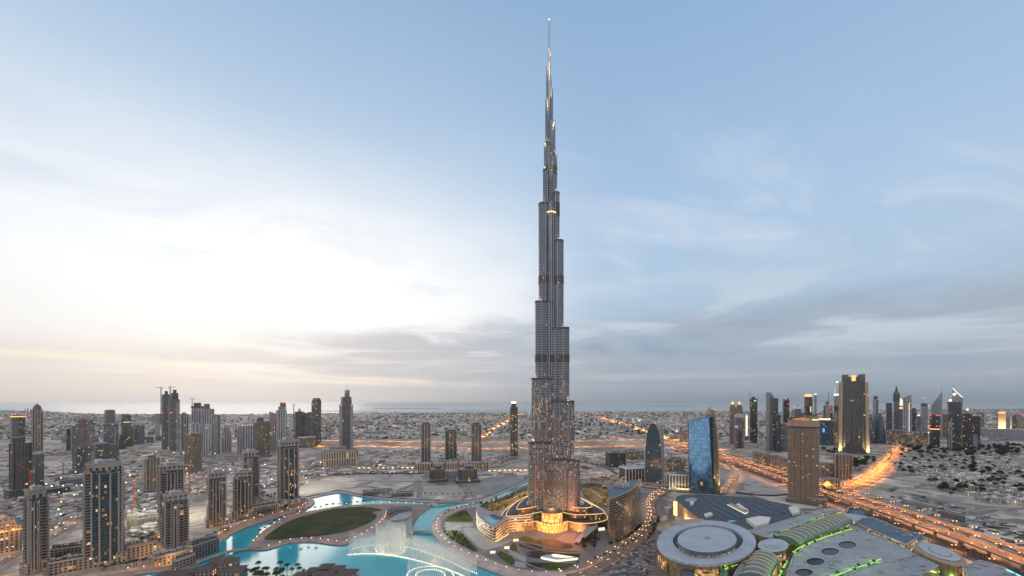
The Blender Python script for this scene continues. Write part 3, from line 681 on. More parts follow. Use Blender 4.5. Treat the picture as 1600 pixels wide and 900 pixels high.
def crane(label, px, yb, yt, jib=40.0, back=12.0, ang=0.0, luff=0.0, m='crane_red', z0=0.0, Dat=None, group='tower cranes', face=None):
    """lattice tower crane: mast, cab, jib, counter-jib, counterweight, tie"""
    if Dat: loc = Vector(((px-CX)*Dat/F, Dat, z0))
    else: loc = gp(px, yb, z0)
    h = zt(yt, loc.y)-z0; e = thing('tower_crane', label, 'crane', loc, R(ang), group); s = max(0.35, 0.22*loc.y/F); mm = M[m]
    b = MB(); q = 1.0
    for x in (-q, q):
        for y in (-q, q): b.box(x, y, s, s, 0, h)
    n = max(4, int(h/6))
    for i in range(n):
        z = h*i/n; z2 = h*(i+1)/n
        b.tube([(-q, -q, z), (q, -q, z2)], s*0.4, 4); b.tube([(-q, q, z2), (q, q, z)], s*0.4, 4); b.tube([(q, -q, z), (q, q, z2)], s*0.4, 4)
    b.build('mast', mm, e)
    b = MB(); b.box(0.6, -1.2, 2.4, 2.4, h, h+2.6); b.build('cab', M['white'], e)
    b = MB(); t = (jib*math.cos(R(luff)), h+2.6+jib*math.sin(R(luff)))
    for y in (-0.8, 0.8): b.tube([(1, y, h+2.6), (t[0], 0, t[1])], s*0.6, 4)
    b.tube([(1, 0, h+4.2), (t[0], 0, t[1]+0.6)], s*0.6, 4)
    for i in range(int(jib/5)):
        f = i/(jib/5); g = (i+1)/(jib/5); b.tube([(1+(t[0]-1)*f, -0.8*(1-f), h+2.6+(t[1]-h-2.6)*f), (1+(t[0]-1)*g, 0, h+4.2+(t[1]-h-3.6)*g)], s*0.35, 4)
    b.build('jib', mm, e)
    b = MB(); b.box(-back/2, 0, back, 1.6, h+2.4, h+3.2); b.build('counter_jib', mm, e)
    b = MB(); b.box(-back+1.5, 0, 3.0, 2.2, h-0.4, h+3.4); b.build('counterweight', M['concrete'], e)
    b = MB(); b.tube([(0, 0, h+2), (0, 0, h+9)], s*0.8, 4)
    if luff < 20: b.tube([(0, 0, h+9), (t[0]*0.7, 0, h+3.5)], s*0.3, 4)
    b.tube([(0, 0, h+9), (-back+1.5, 0, h+3.2)], s*0.3, 4); b.build('tie_frame', mm, e)
    return e

M['balcony'] = plain('balcony_concrete', (0.23, 0.21, 0.205))
# ---- residential towers on the near shore, cream stone and curved glass with balconies
def residence(label, x0, x1, yb, yt, yc, ratio=0.85, yaw=0.0, bay=(0.18, 0.86), wing=None, seed=0):
    """yt: top; yc: row where the crown starts; bay: span of the glazed bay across the front"""
    t = T(label, x0, x1, yb, yt, ratio, yaw, lambda w, d: notched(w, d, 0.10), 'residential_tower', 'residential tower')
    zc = t.z(yc); W, Dp = t.w, t.d
    t.shaft('resid_side', 0, zc)
    for x in (-W/2, W/2): g = MB(); g.box(x*0.985, -Dp/2+0.6, 1.6, 1.8, 0, zc-0.1); t.part('pier', g, M['cream'])
    a, b_ = (bay[0]-0.5)*W, (bay[1]-0.5)*W; n = 10; P = []
    for i in range(n+1):
        f = i/n; P.append((a+(b_-a)*f, -Dp/2-0.16*Dp*math.sin(math.pi*f)*0.9-0.9))
    P = P+[(b_, -Dp/2+1.0), (a, -Dp/2+1.0)]
    g = MB(); g.prism(P, 6, zc-4, 0, 1); t.part('glazed_bay', g, [FA['resid_glass'], M['roof_grey']])
    for x in (a, b_, a+(b_-a)*0.30, a+(b_-a)*0.70):
        f = (x-a)/(b_-a); y = -Dp/2-0.16*Dp*math.sin(math.pi*f)*0.9-0.9
        g = MB(); g.box(x, y+0.2, W*0.030+0.5, 1.8, 0, zc-(2 if f in (0, 1) else 4.2)); t.part('pier', g, M['cream'])
    # balconies, one slab with its upstand per floor and side
    fl = 3.5; nf = int((zc-10)/fl)
    for sx, xa, xb in ((-1, -W/2, a), (1, b_, W/2)):
        if xb-xa < 2.0: continue
        g = MB(); cx = (xa+xb)/2; g.box(cx, -Dp/2-0.75, (xb-xa)*0.86, 1.7, 0, 0.35, bottom=True); g.box(cx, -Dp/2-1.55, (xb-xa)*0.86, 0.12, 0.35, 1.1)
        o = g.build('balcony', M['balcony'], t.e); o.location.z = 7.0
        for k in range(1, min(nf, 50)):
            c = o.copy(); col.objects.link(c); c.location.z = 7.0+fl*k
    for side in (-1, 1):
        g = MB(); g.box(side*(W/2+0.75), 0, 1.7, Dp*0.5, 0, 0.35, bottom=True); g.box(side*(W/2+1.55), 0, 0.12, Dp*0.5, 0.35, 1.1)
        o = g.build('balcony', M['balcony'], t.e); o.location.z = 7.0
        for k in range(1, min(nf, 50)):
            c = o.copy(); col.objects.link(c); c.location.z = 7.0+fl*k
    c = MB(); c.prism(notched(W*0.92, Dp*0.9, 0.1), zc-0.2, t.h-4.5, 0, 1); t.part('crown', c, [FA['cream_open'], M['roof_grey']])
    t.parapet(0.92, t.h-4.5, 1.4, 'cream', rect)
    t.plant(0.45, 4.0, t.h-4.2, 'roof_grey', 0.06); t.plant(0.2, 5.0, t.h-4.2, 'white', -0.16)
    t.podium(1.25, 1.2, 13.0, 'lowrise')
    return t
residence('cream stone apartment tower with rounded balconies, beside the railway at the near left edge', 36, 75, 893, 759, 777, 0.9, 18, (0.1, 0.5))
residence('broad apartment tower with a tall curved dark glass front, widest of the near lakeside towers', 131, 194, 880, 718, 733, 0.62, -6, (0.20, 0.90))
residence('tall cream apartment tower half hidden behind a lower twin-stepped one by the near shore', 246, 287, 838, 722, 733, 0.8, 8, (0.3, 0.72))
residence('lower cream apartment tower with teal glass, in front of a taller tower by the shore', 253, 294, 862, 767, 781, 0.85, 10, (0.26, 0.56))
residence('slim apartment tower with a blue grey stepped roof beside the lake promenade', 323, 353, 820, 734, 746, 0.85, 8, (0.25, 0.75))
residence('olive glass apartment tower with cream corners next to the lake promenade trees', 364, 393, 806, 733, 744, 0.85, 4, (0.2, 0.8))
residence('apartment tower with a flat overhanging cap behind the lakeside towers', 378, 405, 786, 702, 712, 0.85, 6, (0.3, 0.6))
residence('tallest dark glass apartment tower at the tip of the lake promenade', 433, 466, 786, 684, 696, 0.85, 12, (0.22, 0.96))

# ---- left skyline
t = T('grey office tower with a glowing golden roof band at the left edge', 16, 40, 705, 648, 0.8, 10); t.shaft('slate', 0, t.h-9); t.shaft('lit_gold', t.h-9, t.h-5, 1.02, name='crown_band'); t.shaft('slate', t.h-5, t.h, 0.94, name='crown'); t.shaft('black', 40, t.h-9, 0.34, 0.2, 0.14, -0.43, name='recess'); t.corner_beacons()
t = T('dark unfinished concrete tower shrouded in scaffolding', 15.5, 49, 775, 683, 0.8, 14, lambda w, d: notched(w, d, 0.16)); t.shaft('dark_con', 0, t.h-12); t.shaft('dark_con', t.h-12.2, t.h, 0.62, dx=-0.14, name='core'); t.piers(6, 0, t.h-12, 'dark_concrete', 1.2); t.podium(1.5, 1.4, 16, 'dark_con')
t = T('short teal glass office block beside the shrouded concrete tower', 50, 69, 760, 711, 0.9, 22); t.shaft('teal'); t.parapet(m='dark_steel'); t.plant(0.4, 3)
t = T('mauve stone tower with a pointed teal dome at the left edge', 49.5, 67, 705, 632, 0.95, 5, lambda w, d: chamf(w, d, 0.22)); t.shaft('cream', 0, t.z(640)); b = MB(); b.lathe([(t.w*0.47, t.z(640)), (t.w*0.42, t.z(636.5)), (t.w*0.26, t.z(633)), (0.1, t.z(630.5))], 12); t.part('dome', b, FA['teal']); t.mast(t.z(631), t.z(626)); t.piers(5, 0, t.z(640), 'stone_band', 2.0); t.beacon(0.5, t.z(643))
t = T('small dark slab beside the broad unfinished tower', 103, 112, 704, 671, 1.0, 10); t.shaft('black'); t.parapet(m='dark_steel')
t = T('broad unfinished tower with a flat jagged roof and a crane behind the teal offices', 110, 148, 707, 665, 0.7, 8, lambda w, d: notched(w, d, 0.1)); t.shaft('slate', 0, t.h); t.shaft('site_lit', t.h-0.2, t.z(657), 0.74, dx=0.06, name='open_frame'); t.plant(0.35, 4, t.z(657), 'dark_concrete')
crane('slender rust crane rising from the broad unfinished tower', 132, 0, 652, 26, 8, 160, 0, 'crane_red', 40, t.D-12)
t = T('teal glass office block with two red roof lights', 112, 143, 738, 700, 0.7, 24); t.shaft('teal', kx=0.98); t.shaft('cream', 0, t.h-1, 0.36, 0.5, 0.33, -0.30, name='stair_tower'); t.parapet(m='dark_steel'); t.corner_beacons(None, (-0.3, 0.3)); t.podium(1.5, 1.3, 10, 'slate')
t = T('pair of joined teal office slabs under a slanting roof', 144, 187, 722, 692, 0.55, 14, name='office_block', cat='office block'); t.shaft('teal', kx=0.5, ky=0.9, dx=-0.24, z1=t.h); t.shaft('teal', 0, t.h-8, 0.5, 0.9, 0.24, 0.05, z1f=lambda x, y: t.h-2-abs(x)*0.25, name='wing'); t.parapet(0.5, t.h, 1.5, 'steel', rect, -0.24); t.plant(0.2, 4, t.h, 'roof_grey', -0.2)
t = T('grey tower with a thin blade mast behind an unfinished block', 163, 180, 684, 641, 0.8, 10); t.shaft('slate'); t.shaft('black', t.h-6, t.h-3, 1.01, name='plant_band'); t.mast(t.h, t.z(635), 0.8, t.w*0.42); t.plant(0.6, 3)
t = T('unfinished blue grey tower with a projecting top slab', 161, 185, 696, 665, 0.8, 6); t.shaft('slate'); t.shaft('dark_con', t.h, t.z(662), 1.04, name='top_slab'); t.shaft('rose_stone', 0, t.h-6, 0.12, 0.2, 0.26, -0.42, name='hoist')
t = T('tower with a rounded shoulder and sloping roof', 189, 205, 690, 647, 0.8, 10); t.shaft('teal', 0, t.h, z1f=lambda x, y: t.h-max(0, x)*1.3*8/t.w); t.plant(0.3, 2, t.h-3); t.shaft('lit_gold', t.z(660), t.z(659), 0.8, 1.02, name='light_belt')
t = T('half finished slab standing before the rounded shoulder tower', 190, 208, 698, 664, 0.8, 8); t.shaft('dark_con'); t.plant(0.4, 5, None, 'dark_concrete')
t = T('low black block between the unfinished towers', 184.5, 196, 702, 680, 0.9, 10); t.shaft('black'); t.parapet(m='dark_steel')
t = T('plain grey slab with a teal half, right of the unfinished towers', 207, 226, 694, 664, 0.7, 14); t.shaft('slate', kx=1.0); t.shaft('teal', 0, t.h-2, 0.45, 0.3, -0.26, -0.4, name='glazed_half'); t.parapet()
# the coin: a round slab standing on its edge
t = T('round coin shaped glass building standing on its edge', 235, 257, 688, 646, 0.35, 0, name='round_building', cat='office building'); b = MB(); r = t.w/2; zc = t.h-r*1.02; n = 28; f1, f2 = [], []
for i in range(n): a = 2*math.pi*i/n; f1.append((r*math.cos(a), -t.d/2, zc+r*1.02*math.sin(a))); f2.append((r*math.cos(a), t.d/2, zc+r*1.02*math.sin(a)))
b.face(f1, [(p[0]+r, p[2]) for p in f1]); b.face(list(reversed(f2)), [(p[0]+r, p[2]) for p in reversed(f2)])
for i in range(n): j = (i+1) % n; b.face([f1[j], f1[i], f2[i], f2[j]], m=1)
t.part('disc', b, [FA['silver'], M['steel']]); b = MB(); b.box(0, 0, t.w*0.35, t.d*0.9, 0, zc-r*0.7); t.part('base', b, M['concrete']); b = MB(); b.box(r*0.2, -t.d/2-0.4, 2.0, 0.8, zc-r*0.8, zc+r*0.9); t.part('rib', b, M['dark_steel'])
def twin(label, x0, x1, yb, yt, ys, yaw, dx):
    t = T(label, x0, x1, yb, ys, 0.9, yaw, lambda w, d: notched(w, d, 0.12), group='pair of tallest unfinished towers'); t.shaft('slate'); t.shaft('pale_strip', 0, t.h-10, 0.3, 0.1, 0.30, -0.48, name='pale_strip'); t.shaft('dark_con', t.h-0.2, t.z(yt+5), 0.72, name='open_floors', cap='dark_concrete'); t.shaft('dark_con', t.z(yt+5)-0.2, t.z(yt), 0.36, name='core', cap='dark_concrete'); t.corner_beacons(t.z(645)); t.beacon(0.1, t.z(658)); return t
t1 = twin('taller of the twin unfinished towers, dark capped, nearer the round building', 252.5, 267, 702, 611, 617, 8, 0); t2 = twin('twin unfinished tower with a pale strip and dark stepped cap, farther from the round building', 265, 281, 704, 609, 624, 8, 0)
crane('thin crane standing beside the twin unfinished towers', 251.5, 0, 607, 18, 6, 200, 0, 'dark_steel', 100, t1.D+10)
crane('small crane on top of the twin unfinished towers', 266, 0, 606, 18, 6, 20, 0, 'dark_steel', 200, t2.D+4)
t = T('slim grey tower with a small dome and red light next to the twin towers', 282, 295, 702, 647, 0.9, 10); t.shaft('pale_strip'); b = MB(); b.lathe([(t.w*0.36, t.h), (t.w*0.3, t.z(645)), (0.1, t.z(643.6))], 12, 0, -t.w*0.1); t.part('dome', b, M['roof_grey']); t.beacon(-0.2, t.z(643.5))
t = T('unfinished tower topped by an open concrete lift core', 299, 318, 703, 637, 0.85, 8, lambda w, d: notched(w, d, 0.14)); t.shaft('pale_strip'); t.shaft('dark_con', t.h-0.2, t.z(634.5), 1.08, name='top_deck', cap='dark_concrete'); t.shaft('dark_con', t.z(634.5), t.z(629.5), 0.62, name='core', cap='dark_concrete'); t.beacon(0.0, t.z(641)); t.beacon(0.35, t.z(647)); D0 = t.D
crane('pale crane on the roof of the unfinished tower with the lift core', 300.5, 0, 624, 16, 8, 175, 0, 'crane_white', 150, D0)
t = T('grey tower with a square frame crown above white strips', 315, 335, 704, 639, 0.85, 8, lambda w, d: notched(w, d, 0.14)); t.shaft('pale_strip'); t.shaft('slate', t.h-0.2, t.z(635), 0.5, dx=-0.1, name='crown'); t.shaft('slate', t.z(635), t.z(631), 0.46, dx=-0.1, name='crown_cap')
t = T('pale blue grey tower with tall white fins in the cluster behind', 331, 344, 709, 648, 0.9, 8); t.shaft('slate'); t.shaft('silver', 0, t.h-3, 0.66, 0.2, -0.14, -0.45, name='fin_wall'); t.parapet(m='steel')
t = T('shorter pale twin tower in front of the framed crown tower', 316, 329, 711, 663, 0.9, 6); t.shaft('pale_strip'); t.plant(0.5, 3)
t = T('low grey pair of slabs before the unfinished core tower', 299.5, 313, 712, 662, 0.9, 4); t.shaft('pale_strip', kx=0.45, dx=-0.27, ky=1); t.shaft('pale_strip', 0, t.h-6, 0.45, 1, 0.27, name='wing'); t.plant(0.2, 3)
t = T('khaki block of flats under construction with lit floors', 288, 315, 738, 679, 0.8, 20); t.shaft('khaki', kx=0.46, ky=1.0, dx=-0.26); t.shaft('khaki', 0, t.z(677), 0.5, 1.0, 0.25, name='wing'); t.plant(0.3, 3, t.h, 'dark_concrete'); t.podium(1.4, 1.3, 8, 'site_lit')
t = T('domed grey apartment tower with stepped shoulders and a red light', 345, 362, 706, 668, 0.9, 6); t.shaft('pale_strip', 0, t.z(676)); t.shaft('pale_strip', t.z(676)-0.2, t.h, 0.66, name='upper_shaft'); b = MB(); b.lathe([(t.w*0.24, t.h), (t.w*0.2, t.z(664.5)), (0.1, t.z(663))], 12); t.part('dome', b, M['roof_grey']); t.beacon(0, t.z(662.5))
t = T('small striped block with a red light, first of the short pair', 370, 382, 707, 666, 0.9, 6); t.shaft('pale_strip'); t.plant(0.4, 2); t.beacon(0.2, t.h+2)
t = T('small striped block with a lit sign edge beside the khaki stepped tower', 382, 396, 708, 665, 0.9, 8); t.shaft('pale_strip'); t.shaft('rose_stone', t.h-9, t.h-7, 0.8, 1.03, name='sign_band'); t.corner_beacons(None, (-0.4,))
t = T('dark khaki tower with sloping shoulders and a small cap', 396, 422, 714, 659, 0.8, 12); t.shaft('khaki', 0, t.h, z1f=lambda x, y: t.h+ (x*0.1)); t.shaft('teal', t.h-3, t.z(653), 0.42, dx=-0.12, name='cap'); t.plant(0.2, 5, t.z(653), 'roof_grey', -0.1); t.mast(t.z(653), t.z(647), 0.5, -0.1*t.w); t.beacon(-0.1, t.z(650)); t.podium(1.3, 1.2, 9, 'slate')
t = T('brick red topped tower in the striped cluster', 420, 433, 704, 642, 0.9, 10); t.shaft('pale_strip', 0, t.z(655)); t.shaft('rose_stone', t.z(655)-0.2, t.h, 0.95, name='upper_wall', z1f=lambda x, y: t.h-abs(x+t.w*0.3)*0.6); t.beacon(0.1, t.z(668)); t.beacon(0.1, t.z(674))
t = T('tallest striped tower of the cluster with a red lit square top', 431, 448, 707, 641, 0.9, 8, lambda w, d: notched(w, d, 0.15)); t.shaft('pale_strip', 0, t.h); t.shaft('pale_strip', t.h-0.2, t.z(635), 0.75, dx=0.08, name='setback'); t.shaft('khaki', t.z(635)-0.2, t.z(629), 0.55, dx=0.16, name='crown'); t.corner_beacons(t.z(630), (0.1, 0.4))
t = T('dark spiked slab tower with a crane behind', 460, 476, 690, 643, 0.8, 10); t.shaft('ribbed'); b = MB(); b.lathe([(t.w*0.2, t.h), (t.w*0.13, t.z(640)), (0.1, t.z(637))], 8); t.part('spike', b, M['roof_grey']); t.beacon(0, t.z(637)); t.corner_beacons(t.h)
crane('thin dark crane left of the spiked slab tower', 459, 0, 634, 12, 5, 10, 0, 'dark_steel', 60, t.D+20)
t = T('dark stepped slab between the spiked tower and the eight sided tower', 475.5, 488, 690, 644, 0.8, 10); t.shaft('ribbed', 0, t.h-4); t.shaft('black', t.h-4.2, t.h, 0.6, dx=0.15, name='crown'); t.beacon(0.4, t.h)
t = T('dark eight sided tower with chamfered top', 486.5, 502, 697, 627, 0.95, 8, lambda w, d: chamf(w, d, 0.28)); t.shaft('teal'); b = MB(); P = chamf(t.w, t.d, 0.28); b.prism(P, t.h-0.1, t.z(622), 0, 1, top=scaled(P, 0.72)); t.part('crown', b, [FA['black'], M['roof_dark']]); t.beacon(0, t.z(621.5)); t.corner_beacons(t.z(649), (0.0, 0.5))
t = T('low pale glass podium lit from inside at the foot of the dark towers', 465, 491, 699, 683, 0.6, 10, name='glass_hall', cat='hall'); t.shaft('lit_office'); t.parapet(m='white')
# mast tower with white wings
t = T('slender dark tower with a stepped cap and tall spire between two white slab wings', 529.5, 552.5, 707, 620, 0.7, 12); t.shaft('ribbed', kx=0.72, ky=0.8, name='shaft'); t.shaft('silver', 0, t.z(632), 0.14, 0.7, -0.43, 0.0, name='wing'); t.shaft('silver', 0, t.z(632), 0.22, 0.5, 0.33, -0.32, name='wing'); t.shaft('black', 0, t.z(632), 0.16, 0.7, 0.42, 0.1, name='wing'); t.shaft('lit_office', t.h-0.2, t.z(609.5), 0.36, dx=0.06, name='cap'); t.mast(t.z(609.5), t.z(599.5), 1.1, 0.06*t.w); t.beacon(0.33, t.z(633), -0.6); t.beacon(-0.43, t.z(633))
t = T('broad sandstone hall with pilasters below the mast tower', 500, 561, 727, 705, 0.5, 4, name='hall', cat='hall'); t.shaft('pilaster', cap='roof_blue'); t.parapet(m='rose_stone'); t.shaft('pilaster', 0, t.h+5, 0.2, 0.3, -0.3, 0.2, name='upper_hall'); b = MB(); b.box(t.w*0.05, 0, t.w*0.4, t.d*0.5, t.h, t.h+1.5); t.part('skylight', b, M['roof_blue'])
t = T('low sandstone pavilion behind the pilastered hall', 514, 541, 712, 698, 0.5, 4, name='pavilion', cat='pavilion'); t.shaft('pilaster'); t.parapet(m='rose_stone')
t = T('round khaki unfinished tower wrapped in scaffolding near the floodlit site', 226, 249, 768, 715, 0.9, 10, lambda w, d: notched(w, d, 0.2)); t.shaft('khaki'); t.plant(0.5, 5, None, 'dark_concrete'); t.piers(5, 0, None, 'khaki_pole' if 'khaki_pole' in M else 'stone_band', 0.8); t.podium(1.3, 1.2, 6, 'site_lit')
# ---- centre
def slim(label, x0, x1, yb, yt, beacons=True):
    t = T(label, x0, x1, yb, yt, 0.9, 4, lambda w, d: notched(w, d, 0.12), group='three slim towers beyond the building site'); t.shaft('teal', 0, t.h-6); t.piers(4, 0, t.h-5, 'stone_band', 1.8); t.shaft('cream', t.h-9, t.h, 0.85, name='crown'); t.plant(0.4, 3)
    if beacons: t.beacon(0.0, t.h+4)
    return t
slim('slim teal and stone tower with a red light, farthest from the skyscraper', 658, 672.5, 726, 660); slim('shorter middle tower of the three slim teal towers, golden at the foot', 695.5, 713.5, 717, 671, False); slim('slim teal and stone tower with a red light, closest to the skyscraper', 736.5, 752, 728, 660)
t = T('long sandstone podium with pillars joining the slim towers', 648, 765, 733, 714, 0.16, 0, name='podium_block', cat='block'); t.shaft('pilaster', 0, t.h*0.55); 
for fx in (-0.42, -0.28, -0.1, 0.08, 0.22, 0.4): b = MB(); b.box(fx*t.w, -t.d*0.52, 7, 4, 0, t.h*0.8); t.part('gatehouse', b, FA['pilaster'])
for x0, x1, lab in ((671, 694, 'dark unfinished concrete frame left of the pale steel shed'), (716, 745, 'dark unfinished concrete frame right of the pale steel shed')):
    t = T(lab, x0, x1, 752, 727, 0.8, 6, lambda w, d: notched(w, d, 0.15), name='concrete_frame', cat='building site'); t.shaft('dark_con', 0, t.h-8); t.shaft('dark_con', t.h-8.2, t.h, 0.5, dx=0.1, name='core'); t.piers(6, 0, t.h-4, 'dark_concrete', 1.4); t.podium(1.35, 1.3, 7, 'dark_con')
t = T('pale steel shed under construction between the two concrete frames', 692, 718, 747, 735, 0.6, 0, name='shed', cat='building site'); t.shaft('silver', 0, t.h); t.parapet(m='steel')
crane('orange crane beside the left concrete frame', 676, 748, 719, 16, 6, 180, 0, 'crane_red'); crane('orange crane beside the right concrete frame', 722, 750, 721, 16, 6, 10, 0, 'crane_red')
t = T('slender tower under construction with a floodlit top just left of the skyscraper', 796.5, 809, 712, 636, 0.9, 10); t.shaft('dark_con', 0, t.h, 1.0); t.shaft('site_lit', 10, t.h-30, 0.3, 0.2, -0.25, -0.46, name='lit_strip'); t.shaft('site_lit', 10, t.h-30, 0.25, 0.2, 0.25, -0.46, name='lit_strip'); t.shaft('dark_con', t.h-0.1, t.z(630), 0.7, name='core'); b = MB(); b.box(0, 0, t.w*0.5, t.d*0.5, t.z(630), t.z(628)); t.part('floodlight', b, M['lamp_white']); D0 = t.D
crane('white crane with a steep raised jib on the floodlit slender tower', 801, 0, 626, 52, 8, 180, 62, 'crane_white', 180, D0)
# ---- right skyline
t = T('cream tower with two golden lit caps', 1139.5, 1160.5, 694, 636, 0.8, 8, lambda w, d: notched(w, d, 0.14)); t.shaft('brown')
for f in (-0.27, 0.27): t.shaft('brown', t.h-0.2, t.z(632), 0.36, dx=f, name='turret'); t.shaft('lit_gold', t.z(632)-0.1, t.z(627.5), 0.22, dx=f, name='lit_cap', top=0.6)
t = T('arched stone tower with a vaulted roof standing before the twin capped tower', 1147.5, 1163, 700, 646, 0.9, 8); t.shaft('cream', 0, t.z(652)); b = MB(); n = 8; W = t.w/2
A = [(W*math.cos(math.pi*i/n), t.z(652)+(t.h-t.z(652))*math.sin(math.pi*i/n)) for i in range(n+1)]
b.face([(x, -t.d/2, z) for x, z in A]); b.face([(x, t.d/2, z) for x, z in reversed(A)])
for i in range(n): b.face([(A[i+1][0], -t.d/2, A[i+1][1]), (A[i][0], -t.d/2, A[i][1]), (A[i][0], t.d/2, A[i][1]), (A[i+1][0], t.d/2, A[i+1][1])])
t.part('vaulted_roof', b, M['steel']); t.shaft('black', 0, t.z(672), 0.4, 0.1, 0, -0.48, name='archway'); t.shaft('screen_blue', t.z(668), t.z(665), 0.3, 0.1, -0.4, -0.52, name='screen')
t = T('tall white glowing billboard slab', 1163.5, 1169.5, 688, 649, 0.7, 5, name='lit_slab', cat='billboard'); t.shaft('lit_white', t.z(681), t.h, 0.55, 0.5, 0, -0.3, name='panel'); t.shaft('cream', 0, t.z(651), 1.0, name='frame')
t = T('dark square tower with a flat projecting crown and roof crane', 1171, 1183.5, 692, 626, 0.9, 10); t.shaft('black'); t.shaft('dark_con', t.h-0.2, t.z(623.5), 1.12, name='crown'); t.shaft('dark_con', t.z(623.5), t.z(620), 0.5, name='core'); t.shaft('lit_white', t.z(627), t.z(625.5), 0.3, 0.2, 0.15, -0.5, name='floodlight'); D0 = t.D
crane('grey luffing crane above the flat crowned dark tower', 1172, 0, 616, 34, 6, 170, 58, 'crane_white', 200, D0)
t = T('pale stone slab tower with a steep slanted roof', 1196.5, 1213, 703, 613, 0.7, -20); t.shaft('silver', 0, t.h, 0.42, 0.9, -0.28, name='stone_slab'); t.shaft('slate', 0, t.h, 0.6, 0.8, 0.2, name='glass_slab', z1f=lambda x, y: t.h-(x+t.w*0.1)*(t.h-t.z(624))/(t.w*0.6))
t = T('black flat topped tower tucked behind the slanted slab', 1207, 1216, 704, 623, 0.8, 5); t.shaft('black'); t.parapet(m='dark_steel')
t = T('dark lower tower in front of the black flat topped one', 1212, 1220, 706, 648, 0.9, 8); t.shaft('black'); t.plant(0.5, 3)
t = T('dark twisted tower with two horns and red lights', 1223, 1233.5, 684, 626, 0.9, 10); t.shaft('black', z1f=lambda x, y: t.h+abs(x)*0.8*8/t.w); 
for f in (-0.3, 0.3): t.shaft('black', t.h, t.z(622), 0.3, dx=f, name='horn', top=0.7)
t.shaft('silver', 0, t.h-20, 0.2, 0.3, -0.55, -0.3, name='fin'); t.beacon(-0.3, t.z(622)); t.beacon(0.3, t.z(631))
t = T('small grey curved block left of the brown hotel tower', 1219, 1232, 705, 662, 0.9, 10, lambda w, d: ell(w, d, 14)); t.shaft('slate'); t.plant(0.4, 3); t.beacon(0.2, t.h)
t = T('grey glass tower with an arched roof frame', 1236, 1256, 684, 633, 0.7, 8); t.shaft('slate', 0, t.z(645)); b = MB(); n = 10; W = t.w*0.42
b.tube([(W*math.cos(math.pi*i/n)+t.w*0.06, 0, t.z(645)+(t.h-t.z(645))*math.sin(math.pi*i/n)) for i in range(n+1)], 2.2, 6); t.part('arch_frame', b, M['steel']); t.shaft('slate', t.z(645)-0.1, t.z(639), 0.5, dx=0.05, name='upper_shaft'); t.shaft('pale_strip', 0, t.z(640), 0.2, 0.5, -0.4, -0.3, name='wing'); t.beacon(-0.3, t.z(636)); t.beacon(0.2, t.z(636)); t.beacon(-0.35, t.z(650)); t.beacon(0.4, t.z(650))
t = T('dark tower crowned by a golden glowing band', 1256.5, 1269.5, 684, 620, 0.9, 10); t.shaft('black'); t.shaft('lit_gold', t.h-1, t.z(616), 0.9, name='crown_band'); t.shaft('lit_gold', t.z(644), t.z(635), 0.14, 0.2, 0.25, -0.45, name='lit_strip')
t = T('white lit thin column tower', 1272, 1276, 680, 617, 1.0, 0, lambda w, d: ell(w, d, 10), name='column_tower'); t.shaft('silver'); t.shaft('lit_white', t.h, t.z(615), 1.1, name='lantern'); 
t = T('grey tower with a stepped top and dark needle mast', 1286, 1301, 690, 632, 0.8, 8); t.shaft('silver', 0, t.h, 0.5, 1, -0.05); t.shaft('black', 0, t.z(634), 0.34, 0.8, 0.33, name='wing'); t.shaft('slate', 0, t.z(634), 0.2, 0.8, -0.4, name='wing'); t.shaft('slate', t.h-0.1, t.z(627), 0.3, dx=-0.08, name='cap'); t.mast(t.h, t.z(612), 1.6, 0.08*t.w, 0, 'dark_steel'); t.beacon(0.3, t.z(637)); t.beacon(0.3, t.z(644))
t = T('bullet tipped tower ringed by a bright white band', 1303, 1313, 690, 617, 0.95, 0, lambda w, d: ell(w, d, 16)); t.shaft('silver', smooth=True); t.shaft('lit_white', t.z(618.5), t.z(615), 1.08, name='light_ring'); b = MB(); b.lathe([(t.w*0.47, t.z(615)), (t.w*0.40, t.z(608)), (t.w*0.24, t.z(601.5)), (0.1, t.z(597.5))], 16, 1, a0=0); t.part('pointed_tip', b, [FA['silver'], M['steel']]); t.shaft('black', 0, t.z(634), 1.02, name='lower_shaft'); bead(t.e, 0, 0, t.z(597), 2.2, M['lamp_white'])
# the great flared tower with ribs
t = T('massive dark ribbed tower with flared pale corner legs lit from below', 1311, 1356.5, 708, 596, 0.8, 4, lambda w, d: rect(w, d)); W, Dp = t.w, t.d
t.shaft('ribbed', 0, t.h, 0.80, 0.86)
for f in (-0.30, 0.30): t.shaft('ribbed', t.h-0.2, t.z(585.5), 0.24, 0.6, f, name='turret', plan=lambda w, d: chamf(w, d, 0.25))
t.shaft('ribbed', t.h-0.2, t.z(589), 0.34, 0.5, 0.0, name='crown'); t.shaft('lit_gold', t.h+1, t.z(587), 0.14, 0.1, 0, -0.32, name='lit_arch')
for s_ in (-1, 1):
    for yy in (-1, 1):
        b = MB(); P0 = [(s_*W*0.5-4.5, yy*Dp*0.43-4), (s_*W*0.5+4.5, yy*Dp*0.43-4), (s_*W*0.5+4.5, yy*Dp*0.43+4), (s_*W*0.5-4.5, yy*Dp*0.43+4)]
        P1 = [(x-s_*W*0.055, y) for x, y in P0]; b.prism(P0, 0, t.z(597), 0, 0, top=P1); t.part('corner_leg', b, M['sandstone'])
for f in (-0.32, -0.16, 0.0, 0.16, 0.32): b = MB(); b.box(f*W, -Dp*0.43-0.8, 3.0, 2.4, 0, t.h-2); t.part('rib', b, M['dark_concrete'])
for f in (-0.25, -0.08, 0.08, 0.25): b = MB(); b.box(f*W, -Dp*0.43-0.3, 1.0, 1.2, 0, t.h-4); t.part('rib', b, M['dark_steel'])
